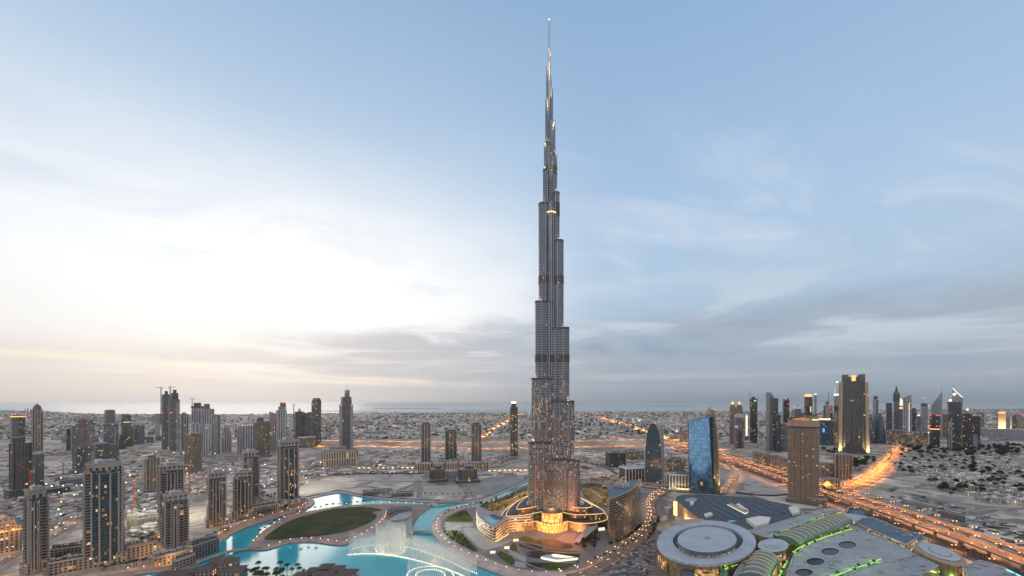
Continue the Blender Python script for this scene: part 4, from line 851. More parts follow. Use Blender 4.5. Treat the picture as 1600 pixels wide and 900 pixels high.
for s_ in (-1, 1): up_spot(t.e, (s_*W*0.5, -Dp*0.43-11, 2), (0, 0.32, 1.0), 1300000, (1.0, 0.70, 0.32), 66); up_spot(t.e, (s_*(W*0.5+12), -Dp*0.40, 2), (-s_*0.3, 0.0, 1.0), 900000, (1.0, 0.70, 0.32), 60)
t.beacon(0.45, t.z(597)); t.beacon(0.49, t.z(618))
t = T('dark drum building with a tilted glowing disc roof', 1279.5, 1305, 695, 657, 0.9, 0, lambda w, d: ell(w, d, 20)); t.shaft('sail', smooth=True); b = MB(); P = ell(t.w*0.72, t.d*0.72, 24, -t.w*0.14); b.prism(P, t.z(656), t.z(653.5), 1, 0, z1f=lambda x, y: t.z(653)+y*0.12); t.part('disc_roof', b, [M['roof_blue'], M['strip_warm']]); t.shaft('screen_blue', t.z(675), t.z(669), 0.14, 0.1, -0.2, -0.47, name='screen')
t = T('lit strip building squeezed between the drum and the great ribbed tower', 1302, 1312, 696, 645, 1.0, 0); t.shaft('lit_office'); t.plant(0.5, 4)
t = T('thin square tower with a cap and short mast behind the blue sails', 1363.5, 1372.5, 692, 624, 0.9, 10); t.shaft('silver', z1=t.h, kx=0.6, dx=-0.2, ky=1); t.shaft('ribbed', 0, t.h-2, 0.42, 0.9, 0.28, name='wing'); t.shaft('black', t.h-0.2, t.z(619), 0.7, name='cap'); t.mast(t.z(619), t.z(614), 0.9)
def sail(label, x0, x1, yb, yt, flip=1):
    t = T(label, x0, x1, yb, yt, 0.7, 0, lambda w, d: ell(w, d, 18), 'sail_tower', group='pair of blue sail towers'); b = MB(); n = 12; N = 18
    rings = []
    for k in range(n+1):
        f = k/n; wk = math.sqrt(max(0.0, 1-f**2.4)); P = ell(t.w*max(wk, 0.03), t.d*max(wk, 0.05), N, -flip*t.w*0.18*f); rings.append([(x, y, t.h*f) for x, y in P])
    for k in range(n):
        for i in range(N):
            j = (i+1) % N; q = [rings[k][i], rings[k][j], rings[k+1][j], rings[k+1][i]]; u = t.w*math.pi/N
            b.face(q, [(u*i, q[0][2]), (u*i+u, q[1][2]), (u*i+u, q[2][2]), (u*i, q[3][2])], 0, True)
    t.part('glass_shell', b, FA['sail']); b = MB(); b.lathe([(t.w*0.16, t.h*0.955), (t.w*0.1, t.h*0.985), (0.1, t.h*1.01)], 10, 0, -flip*t.w*0.17); t.part('lit_tip', b, M['white']); return t
sail('blue curved sail tower hugging the great ribbed tower', 1354, 1368, 693, 645); sail('blue curved sail tower standing free of the ribbed tower', 1368.5, 1385, 693, 643)
t = T('plain dark grey slab on the right skyline', 1384, 1394, 680, 630, 0.8, 8); t.shaft('ribbed'); t.parapet(m='dark_steel')
t = T('pagoda capped tower with stepped lit roof and needle', 1395.5, 1406, 683, 615, 0.9, 8); t.shaft('dark_con', t.z(627), t.h, 1.05, name='upper_shaft'); t.shaft('slate', 0, t.z(627), 0.9); t.shaft('lit_office', t.h, t.z(611.5), 0.8, name='lit_roof'); t.shaft('dark_con', t.z(611.5), t.z(607), 0.5, name='roof_tier', top=0.6); t.shaft('dark_con', t.z(607), t.z(603.5), 0.28, name='roof_tier', top=0.4); t.mast(t.z(604), t.z(600), 0.8)
t = T('grey tower with a bright curved sail shaped crown', 1405.5, 1412.5, 684, 634, 0.9, 5); t.shaft('slate'); t.shaft('lit_white', t.h, t.z(625), 0.8, name='lit_crown', z1f=lambda x, y: t.z(622)-(x+t.w*0.4)*1.3); t.shaft('lit_gold', t.z(639), t.z(636), 1.02, name='lit_band')
t = T('striped white tower with a sloping top and pink light line', 1410.5, 1424.5, 686, 620, 0.8, 8); t.shaft('pale_strip', z1f=lambda x, y: t.h+x*0.25); t.shaft('teal', 0, t.z(618), 0.34, 0.6, 0.3, -0.1, name='wing'); t.shaft('lit_white', 10, t.z(630), 0.06, 0.05, 0.18, -0.53, name='light_line'); t.mast(t.h, t.z(616), 0.8); t.beacon(0.3, t.z(630)); t.beacon(0.3, t.z(638))
t = T('dark chamfered tower right of the striped white tower', 1424, 1432, 684, 638, 0.9, 10, lambda w, d: chamf(w, d, 0.25)); t.shaft('black', 0, t.h, top=0.9); t.plant(0.4, 3)
t = T('short dark block with a bright white top', 1432, 1439, 684, 650, 0.9, 10); t.shaft('slate'); t.shaft('lit_white', t.h, t.z(647.5), 0.7, name='lit_top', top=0.6)
t = T('grey green capped square tower with a red mast light', 1438.5, 1449.5, 684, 630, 0.9, 8); t.shaft('silver', 0, t.z(635)); t.shaft('teal', t.z(635)-0.1, t.h, 1.0, name='cap'); t.mast(t.h, t.z(622), 0.6); t.beacon(0, t.z(622), 0); t.beacon(0.7, t.z(634))
def wedge(label, x0, x1, yb, yhi, ylo, ym, style, lean=1):
    """triangular tower whose roof slopes steeply to one side"""
    t = T(label, x0, x1, yb, yhi, 0.9, 0, lambda w, d: [(-w/2, -d/2), (w/2, -d/2), (lean*w*0.42, d/2)], 'wedge_tower', group='pair of slope roofed towers')
    f = lambda x, y: t.z(yhi)-(t.z(yhi)-t.z(ylo))*min(1, max(0, (lean*-x+t.w*0.5)/t.w)); b = MB(); b.prism(t.P(), 0, t.h, 0, 1, z1f=f); t.part('shaft', b, [FA[style], M['white']]); t.mast(t.h-4, t.z(ym), 0.9, lean*t.w*0.46, -t.d*0.45); b = MB(); b.box(lean*t.w*0.46, -t.d*0.42, 4, 4, 0, t.h+6); t.part('edge_fin', b, M['white']); return t
t = wedge('grey wedge tower with roof sloping down to the left and a white edge', 1455, 1472, 684, 612, 634, 602, 'silver', 1); 
t = wedge('tall wedge tower with a brightly lit sloping roof edge and mast', 1488, 1504.5, 690, 606, 622, 599, 'silver', -1); b = MB(); b.tube([(-t.w*0.46, -t.d*0.5-1, t.z(606.5)), (-t.w*0.1, -t.d*0.5-1, t.z(613)), (t.w*0.48, -t.d*0.5-1, t.z(621))], 2.4, 6); t.part('light_strip', b, M['lit_white']); bead(t.e, -t.w*0.3, -t.d*0.5-2, t.z(616), 4, M['lamp_white'])
t = T('dark glass block ringed by red lights in front of the wedge tower', 1452, 1468.5, 700, 650, 0.9, 8); t.shaft('black'); t.shaft('slate', t.h, t.z(647), 0.8, name='cap'); t.shaft('lit_gold', t.z(671), t.z(669.5), 1.01, name='lit_band'); 
for y in (649, 666): t.corner_beacons(t.z(y), (-0.5, 0.2, 0.5))
t = T('brown tower wedged between the two slope roofed towers', 1472, 1480, 684, 647, 0.9, 8); t.shaft('brown'); t.parapet()
t = T('tall black glass office tower with white lit side slab', 1479.5, 1502.5, 704, 628, 0.7, 10); t.shaft('black', kx=0.96); t.shaft('silver', 0, t.z(653), 0.10, 0.3, -0.28, -0.5, name='side_slab'); t.shaft('silver', 0, t.z(659), 0.10, 0.3, -0.43, -0.46, name='side_slab'); t.shaft('lit_office', t.h-0.1, t.z(626.5), 0.5, dx=0.1, name='plant_room'); bead(t.e, -t.w*0.3, 0, t.z(625.5), 3, M['lamp_white'])
t = T('dark stepped glass tower with a yellow corner light', 1502, 1520, 703, 641, 0.8, 10); t.shaft('black', 0, t.z(646)); t.shaft('lit_office', 0, t.h, 0.4, 0.8, -0.3, name='lit_wing'); t.plant(0.4, 5, t.z(646)); bead(t.e, 0.0, -t.d*0.3, t.z(640), 3, M['lamp_amber']); t.beacon(0.2, t.z(655))
t = T('dark lower glass tower with pale base at the end of the black cluster', 1518, 1532, 703, 650, 0.9, 10); t.shaft('black'); t.shaft('silver', 0, t.z(679), 0.8, 0.2, -0.3, -0.5, name='base'); t.corner_beacons(); t.beacon(0.5, t.z(682))
t = T('distant small tower with a blue light', 1529, 1538, 672, 643, 0.8, 0); t.shaft('slate'); t.shaft('screen_blue', t.h, t.h+5, 0.6, name='sign_band')
t = T('golden floodlit cream tower in the distance at the right edge', 1560, 1571.5, 675, 646, 0.9, 0); t.shaft('sandstone'); t.shaft('lit_gold', t.h, t.z(643.5), 1.02, name='crown_band'); t.mast(t.h, t.z(640), 1.6); warm_light(t.e, (0, -t.d*0.5-30, 15), 2600000, (1.0, 0.62, 0.25), 4)
t = T('grey slab next to the golden floodlit tower', 1572, 1581, 675, 652, 0.9, 0); t.shaft('silver'); t.plant()
t = T('wide teal slab at the far right edge', 1580.5, 1600, 675, 648, 0.6, 0); t.shaft('teal'); t.parapet(m='steel'); t.beacon(0.4, t.h)
# brown hotel tower with a slanting lit crown
t = T('brown stone hotel tower with a curved plan and floating slanted roof', 1231, 1280, 785, 668, 0.55, -4, lambda w, d: chamf(w, d, 0.22), 'hotel_tower', 'hotel'); W, Dp = t.w, t.d
t.shaft('brown'); 
for i in range(17): b = MB(); x = -W/2*0.78+W*0.78*i/16; b.box(x, -Dp/2-0.5, 0.9, 1.3, 4, t.h-8); t.part('pier', b, M['rose_stone'])
b = MB(); b.prism(chamf(W*0.98, Dp*0.98, 0.22), t.h-0.1, t.z(665), 0, 1); t.part('window_band', b, [FA['black'], M['roof_dark']])
b = MB(); b.prism(chamf(W*1.03, Dp*1.05, 0.2), t.z(666), t.z(655), 0, 0, z1f=lambda x, y: t.z(656.5)-(x/W)*4, bottom=True); t.part('crown', b, M['rose_stone'])
b = MB(); b.prism(chamf(W*0.9, Dp*0.9, 0.2), t.z(658), t.z(652), 0, 0, z1f=lambda x, y: t.z(651.0)+(x/W)*9-0.05); t.part('lit_wall', b, M['sandstone'])
b = MB(); P = chamf(W*1.10, Dp*1.25, 0.2); f0 = lambda x, y: t.z(651.0)+(x/W)*9; b.face([(x, y, f0(x, y)+1.6) for x, y in P]); b.face([(x, y, f0(x, y)) for x, y in reversed(P)]); n = len(P)
for i in range(n): a, c = P[i], P[(i+1) % n]; b.face([(*a, f0(*a)), (*c, f0(*c)), (*c, f0(*c)+1.6), (*a, f0(*a)+1.6)])
t.part('slanted_roof', b, M['roof_dark']); b = MB(); b.box(W*0.4, -Dp*0.5, W*0.2, 0.8, t.z(656), t.z(654.3)); t.part('lit_sign', b, M['lit_white'])
[warm_light(t.e, (W*f, -Dp*0.5+0.3, t.z(655.0)), 6000, (1, 0.6, 0.25)) for f in (-0.2, 0.05, 0.3)]; up_spot(t.e, (W*0.40, -Dp*0.5-5, 3), (0, 0.10, 1), 260000); up_spot(t.e, (W*0.25, -Dp*0.5-5, 3), (0, 0.10, 1), 140000); t.podium(1.3, 1.5, 8, 'lit_office', 0.1)
# pointed dark tower and the blue glass wedge
def ogive(label, x0, x1, yb, yt):
    t = T(label, x0, x1, yb, yt, 0.7, -14, rect, 'pointed_tower', group=None); b = MB(); W, Dp = t.w/2, t.d/2; n = 12; zs = t.h*0.40
    A = [(-W, 0.0), (-W, zs)]+[(-W*math.cos(math.pi/2*i/n)**0.75 if i < n else 0.0, zs+(t.h-zs)*math.sin(math.pi/2*i/n)) for i in range(1, n+1)]
    A = [(x*1.0, z) for x, z in A]; prof = A+[(-x, z) for x, z in reversed(A[:-1])]
    b.face([(x, -Dp, z) for x, z in reversed(prof)], [(x+W, z) for x, z in reversed(prof)], 0); b.face([(x, Dp, z) for x, z in prof], [(x+W, z) for x, z in prof], 0)
    for i in range(len(prof)-1):
        a, c = prof[i], prof[i+1]; b.face([(a[0], -Dp, a[1]), (c[0], -Dp, c[1]), (c[0], Dp, c[1]), (a[0], Dp, a[1])], [(0, a[1]), (0, c[1]), (2*Dp, c[1]), (2*Dp, a[1])], 1)
    t.part('shell', b, [FA['sail'], M['roof_grey']]); b = MB(); pr = [(x*0.99, -Dp-0.5, z) for x, z in prof[1:-1]]; b.tube(pr, 0.8, 5); t.part('rim', b, M['steel']); t.beacon(0.08, t.h+1); return t
t = ogive('dark glass office tower shaped like a pointed arch', 1008, 1038, 752, 661)
BLUE = facade('blue_mirror_glass', (0.05, 0.075, 0.11), (0.13, 0.28, 0.46), 8.0, 5.2, 0.04, 0.05, 0.012, WARM, 0.8, 0.06, 0.5, 0.5, 0, None, 1.0, 0.9, 0.8, gvar=0.5)
t = T('blue mirror glass office tower with a slanted top and golden edge', 1075, 1124.5, 768, 648, 0.5, 10, rect, 'glass_tower', 'office tower'); W, Dp = t.w, t.d
P = [(-W/2, -Dp/2+3), (-W*0.25, -Dp/2-1), (0.05*W, -Dp/2-3), (0.30*W, -Dp/2), (0.30*W, Dp/2), (-W/2, Dp/2)]
b = MB(); b.prism(P, 0, t.h, 0, 1, top=[(x, y+t.h*0.075) for x, y in P], z1f=lambda x, y: t.z(661)+(x+W/2)/(W*0.8)*(t.z(650.5)-t.z(661))); t.part('glass_slab', b, [BLUE, M['roof_blue']])
b = MB(); n = 10; zs = t.z(640)
prof = [(0.30*W+0.02, 0.0), (0.5*W, 0.0)]+[(0.5*W-(0.17*W)*(i/n)**2.6, zs*(i/n)) for i in range(1, n+1)]+[(0.30*W+0.02, zs-1)]
b.face([(x, -Dp/2-1, z) for x, z in prof], [(x, z) for x, z in prof]); b.face([(x, Dp/2, z) for x, z in reversed(prof)])
for i in range(len(prof)): a, c = prof[i], prof[(i+1) % len(prof)]; b.face([(c[0], -Dp/2-1, c[1]), (a[0], -Dp/2-1, a[1]), (a[0], Dp/2, a[1]), (c[0], Dp/2, c[1])], [(0, c[1]), (0, a[1]), (Dp, a[1]), (Dp, c[1])])
t.part('stone_fin', b, FA['khaki']); b = MB(); b.tube([(x-0.8, -Dp/2-1.3, z) for x, z in prof[2:-1]], 1.3, 5); t.part('edge', b, M['sandstone']); t.beacon(0.33, zs+1)
up_spot(t.e, (0.47*W, -Dp/2-8, 2), (0, 0.10, 1), 900000, (1.0, 0.78, 0.4), 34)
t = T('brown pointed stone turret peeking behind the blue glass tower', 1101, 1116, 690, 648, 0.9, 0, lambda w, d: chamf(w, d, 0.2)); t.shaft('brown', 0, t.h); b = MB(); b.lathe([(t.w*0.42, t.h), (t.w*0.30, t.z(642)), (t.w*0.12, t.z(638)), (0.1, t.z(635))], 10); t.part('pointed_roof', b, M['rose_stone'])
t = T('cream block with vertical slots left of the blue glass tower', 1062, 1074, 690, 672, 0.8, 0, name='block', cat='block'); t.shaft('lowrise'); t.parapet()
# low offices between
t = T('dark flat office block with pale roof edges near the highway', 946, 978, 728, 706, 0.7, 24, name='office_block', cat='office block'); t.shaft('black'); t.parapet(m='concrete'); t.plant(0.5, 3, None, 'roof_blue')
t = T('dark long office wing joined behind the flat office block', 968, 1006, 716, 703, 0.5, 10, name='office_block', cat='office block'); t.shaft('lit_office'); t.parapet(m='concrete'); t.plant(0.3, 3, None, 'roof_blue')
t = T('wedge shaped hall with a pale roof and white pillars at the pointed tower foot', 967, 1012, 750, 730, 0.6, 30, name='hall', cat='hall'); t.shaft('black', cap='roof_pale'); t.piers(8, 0, t.h, 'white', 1.2); t.parapet(m='white')
t = T('lit office block with bright windows between the pointed tower and blue tower', 1038, 1074, 738, 716, 0.6, 16, name='office_block', cat='office block'); t.shaft('lit_office'); t.parapet(m='concrete'); t.plant(0.5, 3, None, 'roof_blue')
t = T('pale ribbed base building lit from below in front of the blue glass tower', 1042, 1105, 763, 741, 0.35, 14, name='base_block', cat='block'); t.shaft('cream'); t.piers(13, 0, t.h, 'white', 1.6); t.parapet(m='white'); t.plant(0.5, 3, None, 'roof_blue')
for f in (-0.4, -0.2, 0, 0.2, 0.4): warm_light(t.e, (f*t.w, -t.d/2-6, 4), 22000, (1.0, 0.72, 0.35))
t = T('low beige offices left of the dark glass cluster, upper row', 1386, 1414, 694, 672, 0.6, 0, name='office_block', cat='office block'); t.shaft('lit_office'); t.plant(0.5, 3)
t = T('glowing low offices behind the highway bend', 1414, 1450, 696, 675, 0.5, 4, name='office_block', cat='office block'); t.shaft('lit_office'); t.plant(0.3, 3)
t = T('long pale exhibition hall on the far right', 1532, 1600, 686, 670, 0.3, 0, name='exhibition_hall', cat='hall'); t.shaft('silver'); t.parapet(m='white')
t = T('cylindrical stone apartment block beside the highway bend', 1303, 1331, 748, 710, 0.9, 8, lambda w, d: notched(w, d, 0.2), 'apartment_block', 'apartment block'); t.shaft('brown'); t.piers(6, 0, t.h+2, 'rose_stone', 2.0); t.plant(0.5, 4)
for k, (x0, x1, yb, yt) in enumerate([(1176, 1190, 724, 706), (1190, 1205, 730, 709), (1204, 1219, 735, 712), (1217, 1231, 742, 716), (1280, 1303, 744, 724), (1284, 1312, 766, 748)]):
    lab = ['pink stone low block, first of the row along the highway', 'second pink stone low block along the highway', 'third pink stone low block along the highway', 'pink stone low block touching the brown hotel tower', 'low stone block behind the brown hotel tower', 'garden villa block with lit windows at the foot of the hotel tower'][k]
    t = T(lab, x0, x1, yb, yt, 0.7, 12, name='low_block', cat='block'); t.shaft('lowrise'); t.parapet(m='rose_stone'); t.plant(0.3, 3); t.piers(4, 0, t.h, 'rose_stone', 1.5)
# far faint towers on the left horizon
for x, w, y in ((39.5, 2.0, 639), (43.5, 2.0, 637.6), (48, 2.2, 638.5), (2, 3, 646)): 
    t = T('faint hazy tower on the far horizon beyond the pointed dome', x-w/2, x+w/2, 650, y, 0.8, 0, name='distant_tower', group='faint towers on the horizon'); t.shaft('slate', 0, t.h, top=0.8)
# ---------------------------------------------------------------- roads
HW_A = [(1060, 697), (1125, 709), (1180, 724), (1230, 740), (1282, 756), (1340, 775), (1400, 794), (1460, 814), (1530, 837), (1600, 861), (1700, 895)]
HW_B = [(1060, 700), (1125, 714), (1180, 732), (1232, 750), (1282, 766), (1340, 785), (1395, 803.5), (1427, 814.5), (1461, 826.5), (1530, 851), (1600, 878), (1700, 915)]
def deck(name, px, w, z, kerb=True):
    """elevated road slab with parapets, on piers"""
    P = smooth_line([gp(x, y, z) for x, y in px], 5); b = MB(); b.strip(P, w, None, 1.6); o = structure(name, b, M['road'])
    for s_ in (-1, 1):
        Q = []
        for k, p in enumerate(P):
            d = P[min(k+1, len(P)-1)]-P[max(k-1, 0)]; d.z = 0; d.normalize(); Q.append(p+Vector((-d.y, d.x, 0))*s_*(w/2-0.15)+Vector((0, 0, 1.0)))
        b = MB(); b.strip(Q, 0.3, None, 1.0); q = b.build('parapet', M['kerb'], o)
    return P
PA = deck('highway', HW_A, 15, 11.0); PB = deck('highway', HW_B, 19, 13.0)
def pier_at(px, py, z, label):
    p = gp(px, py, z); e = thing('viaduct_pier', label, 'pier', (p.x, p.y, 0), -math.atan2(p.x, p.y)+R(25), 'piers under the highway viaduct')
    b = MB(); b.box(0, 0, 3.0, 2.2, 0, z-3.0); b.build('column', M['sandstone'], e); b = MB(); b.prism([(-4.5, -1.2), (4.5, -1.2), (4.5, 1.2), (-4.5, 1.2)], z-3.2, z-1.5, 0, 0, top=[(-8, -1.2), (8, -1.2), (8, 1.2), (-8, 1.2)], bottom=True); b.build('cap_beam', M['sandstone'], e)
PIERL = 'sandstone viaduct pier holding up the lamp lit highway deck'
for x in (1290, 1330, 1362, 1395, 1427, 1461, 1500, 1545, 1598):
    k = [i for i in range(len(HW_B)-1) if HW_B[i][0] <= x < HW_B[i+1][0]][0]; f = (x-HW_B[k][0])/(HW_B[k+1][0]-HW_B[k][0]); pier_at(x, HW_B[k][1]*(1-f)+HW_B[k+1][1]*f+0.5, 13, PIERL)
for x in (1310, 1368, 1430, 1487, 1512, 1563):
    k = [i for i in range(len(HW_A)-1) if HW_A[i][0] <= x < HW_A[i+1][0]][0]; f = (x-HW_A[k][0])/(HW_A[k+1][0]-HW_A[k][0]); pier_at(x, HW_A[k][1]*(1-f)+HW_A[k+1][1]*f, 11, PIERL)
road('road', [(1060, 703), (1125, 718), (1180, 737), (1232, 756), (1290, 778), (1350, 800), (1430, 832), (1520, 868), (1620, 912)], 34, 0.25)
NB = [(1262, 764), (1290, 765), (1325, 759), (1352, 748), (1375, 731), (1391, 714), (1404, 703), (1404, 698.5), (1385, 696)]
road('road', NB, 30, 0.35); road('road', [(1280, 770), (1318, 769), (1352, 757), (1380, 738), (1398, 716), (1409, 704), (1407, 699)], 16, 0.3)
FAR1 = [(330, 689), (420, 688), (500, 687.5), (580, 689), (660, 690.5), (740, 691.5), (810, 691), (900, 689), (980, 687), (1020, 688), (1075, 697), (1125, 712)]
FAR2 = [(470, 698), (560, 697), (640, 699), (720, 701), (800, 700), (900, 698.5), (960, 697), (1010, 696), (1060, 699.5), (1125, 714.5)]
DIAG = [(905, 648.8), (930, 652), (950, 656), (975, 663.5), (1000, 672), (1012, 678), (1040, 685), (1075, 690), (1125, 704)]
DIAG2 = [(751, 684), (768, 673), (785, 662), (797, 654), (808, 648), (816, 645.5)]
for px, w, z in ((FAR1, 42, 0.3), (FAR2, 34, 0.25), (DIAG, 60, 0.35), (DIAG2, 40, 0.2)): road('road', px, w, z)
NEARR = [(905, 708), (940, 716), (975, 728), (1000, 738)]
road('road', NEARR, 16, 0.3); road('road', [(904, 736), (930, 741), (950, 748), (975, 753), (1010, 757), (1060, 764), (1130, 772)], 18, 0.3); road('road', [(900, 719), (940, 728), (965, 741)], 14, 0.3)
SERV = [(1120, 720), (1138, 727), (1150, 739), (1148, 751), (1138, 762), (1131, 772)]
road('road', SERV, 14, 0.4); road('road', [(1131, 772), (1060, 768), (1000, 761), (950, 759)], 14, 0.45)
BLVD = [(880, 905), (925, 893), (955, 876), (980, 860), (1003, 843), (1018, 822), (1021, 805), (1018, 789), (1026, 776), (1042, 768)]
road('road', BLVD, 17, 0.9); road('road', [(1019, 812), (1035, 815), (1048, 812), (1050, 800), (1058, 790)], 12, 0.95)
RING = [(440, 757), (480, 748), (530, 740), (590, 737.5), (650, 738.5), (710, 741), (770, 742), (815, 738)]
road('road', RING, 20, 0.3); road('dust_road', [(560, 750), (600, 752), (645, 753), (655, 760), (655, 778)], 12, 0.3, 'dust_road'); road('dust_road', [(655, 753), (720, 755), (740, 757), (760, 748), (810, 741)], 12, 0.3, 'dust_road')
road('dust_road', [(725, 756), (735, 768), (742, 778)], 10, 0.35, 'dust_road'); road('road', [(470, 729), (560, 727), (640, 726), (700, 723), (800, 716)], 14, 0.3)
LR1 = [(-30, 897), (0, 882), (40, 858), (85, 838), (130, 813), (170, 797)]
road('road', LR1, 11, 0.4); road('railway', [(-30, 907), (0, 893), (40, 868), (85, 846), (130, 821), (170, 803)], 6, 0.5, 'dust_road')
road('road', [(-10, 806), (30, 796), (80, 784), (130, 772), (200, 757), (280, 748), (330, 742), (380, 738)], 14, 0.35); road('road', [(0, 800), (25, 808), (36, 822), (36, 840)], 9, 0.4)
road('road', [(0, 772), (60, 768), (120, 757), (200, 740), (290, 728), (400, 720), (480, 716)], 16, 0.3); road('road', [(200, 704), (260, 712), (320, 722), (400, 730), (480, 735)], 16, 0.28)
road('dust_road', [(60, 745), (140, 748), (220, 760), (300, 770), (400, 765)], 12, 0.3, 'dust_road'); road('dust_road', [(400, 742), (470, 733), (560, 716), (640, 707)], 12, 0.3, 'dust_road')
road('road', [(1385, 700), (1450, 694), (1530, 690), (1620, 684)], 20, 0.3); road('road', [(1527, 722), (1545, 740), (1560, 760), (1580, 778), (1620, 790)], 10, 0.3); road('road', [(1400, 736), (1470, 730), (1540, 733), (1600, 742)], 9, 0.3)
sheet('plaza', [(962, 872), (985, 858), (1012, 838), (1024, 822), (1030, 850), (1024, 880), (1030, 912), (900, 912), (930, 893)], 0.8, M['paving'], 3)
for px in ([(905, 905), (950, 890), (985, 886), (1020, 893)], [(930, 912), (965, 897), (1000, 898), (1022, 908)], [(985, 872), (1005, 868), (1020, 872)]): road('road', px, 6, 1.0)

# ---------------------------------------------------------------- the shopping centre
def traced(name, label, cat, pxz, z, parts_group=None): 
    P = trace(pxz, z, 1); cx = sum(p[0] for p in P)/len(P); cyy = sum(p[1] for p in P)/len(P)
    return thing(name, label, cat, (cx, cyy, 0), 0, parts_group)
def slab(e, name, px, z0, z1, mats, n=1, cap=1, bottom=False, grow=None):
    P = trace(px, z1, n); b = MB(); b.prism(P, z0, z1, 0, cap, bottom=bottom); return b.build(name, mats, e, e.location)
BEIGE = facade('mall_stone_panels', (0.36, 0.275, 0.20), (0.26, 0.19, 0.13), 6.0, 3.4, 0.03, 0.04, 0.0)
MALLGLASS = facade('mall_lit_windows', (0.22, 0.16, 0.10), (0.12, 0.08, 0.04), 5.0, 2.4, 0.06, 0.12, 0.85, (1.0, 0.55, 0.16), 0.8)
SHOP = facade('lit_shop_windows', (0.16, 0.13, 0.11), (0.08, 0.06, 0.05), 5.5, 4.2, 0.10, 0.22, 0.8, (1.0, 0.66, 0.3), 1.0)
M['deck'] = plain('grey_deck_roof', (0.35, 0.365, 0.385), 0.8, 0, 0.2, 0.05, 0.4, 6.0)
def ringpts(cx, cyp, hw, hh, n=40, a0=0, a1=360): return [(cx+hw*math.cos(R(a0+(a1-a0)*i/n)), cyp-hh*math.sin(R(a0+(a1-a0)*i/n))) for i in range(n)]
# rotunda
mall = traced('shopping_rotunda', 'huge round stone rotunda with a pale flat disc raised on its ring roof', 'shopping centre', ringpts(1104, 850, 76, 34), 24)
slab(mall, 'wall', ringpts(1104, 848, 75, 33), 0, 22.0, [BEIGE, M['roof_dark']])
Po = trace(ringpts(1104, 847.5, 77.5, 34.5), 24, 1); Pi = trace(ringpts(1106, 846, 55, 24.0), 24, 1)
b = MB(); n = len(Po)
for i in range(n):
    j = (i+1) % n; a, c, d, e_ = Po[i], Po[j], Pi[j], Pi[i]
    b.face([(a[0], a[1], 24), (c[0], c[1], 24), (d[0], d[1], 25.5), (e_[0], e_[1], 25.5)]); b.face([(a[0], a[1], 21.5), (c[0], c[1], 21.5), (c[0], c[1], 24), (a[0], a[1], 24)]); b.face([(d[0], d[1], 25.5), (e_[0], e_[1], 25.5), (e_[0], e_[1], 22), (d[0], d[1], 22)][::-1]); b.face([(c[0], c[1], 21.5), (a[0], a[1], 21.5), (e_[0], e_[1], 21.5), (d[0], d[1], 21.5)])
b.build('ring_roof', M['roof_pale'], mall, mall.location)
slab(mall, 'drum', ringpts(1105, 849, 44, 19.0), 22, 27.5, [MALLGLASS, M['roof_dark']]); slab(mall, 'disc_roof', ringpts(1105, 843, 46.2, 20.0), 27.5, 32.0, [M['roof_blue'], M['roof_pale']], bottom=True)
slab(mall, 'roof_rose', ringpts(1105, 840, 5, 2.0, 14), 32, 32.5, [M['rose_stone'], M['rose_stone']])
for i, (x, y) in enumerate([(1062, 868), (1070, 872), (1060, 851), (1150, 864), (1138, 833), (1046, 845)]):
    p = gp(x, y, 22.2); b = MB(); b.box(p.x, p.y, 5, 4, 22, 24.4, 0.4*i); b.build('air_unit', M['steel'], mall, mall.location)
for x0, x1 in ((1026, 1040), (1150, 1172)):
    b = MB(); P = [gp(x0, 872, 9), gp((x0+x1)/2, 881 if x0 < 1100 else 884, 9), gp(x1, 886 if x0 < 1100 else 880, 9)]
    for i in range(2):
        a, c = P[i], P[i+1]; d = Vector((0, -3.0, 0)); b.face([(a+d)-Vector((0, 0, 5)), (c+d)-Vector((0, 0, 5)), (c+d)+Vector((0, 0, 7)), (a+d)+Vector((0, 0, 7))], [(0, 0), ((c-a).length, 0), ((c-a).length, 12), (0, 12)])
    b.build('shop_window', MALLGLASS, mall, mall.location)
# glazed porch in front of it
e = traced('mall_porch', 'stepped porch with amber glazing below the rotunda', 'entrance', [(1082, 895), (1135, 895), (1135, 905), (1082, 905)], 14)
slab(e, 'wall', [(1086, 889), (1122, 889), (1124, 915), (1084, 915)], 0, 15, [MALLGLASS, MALLGLASS]); slab(e, 'side_roof', [(1066, 885), (1085, 889), (1083, 915), (1072, 915)], 0, 14, [BEIGE, M['roof_blue']]); slab(e, 'side_roof', [(1124, 890), (1136, 888), (1140, 915), (1126, 915)], 0, 14, [BEIGE, M['roof_blue']])
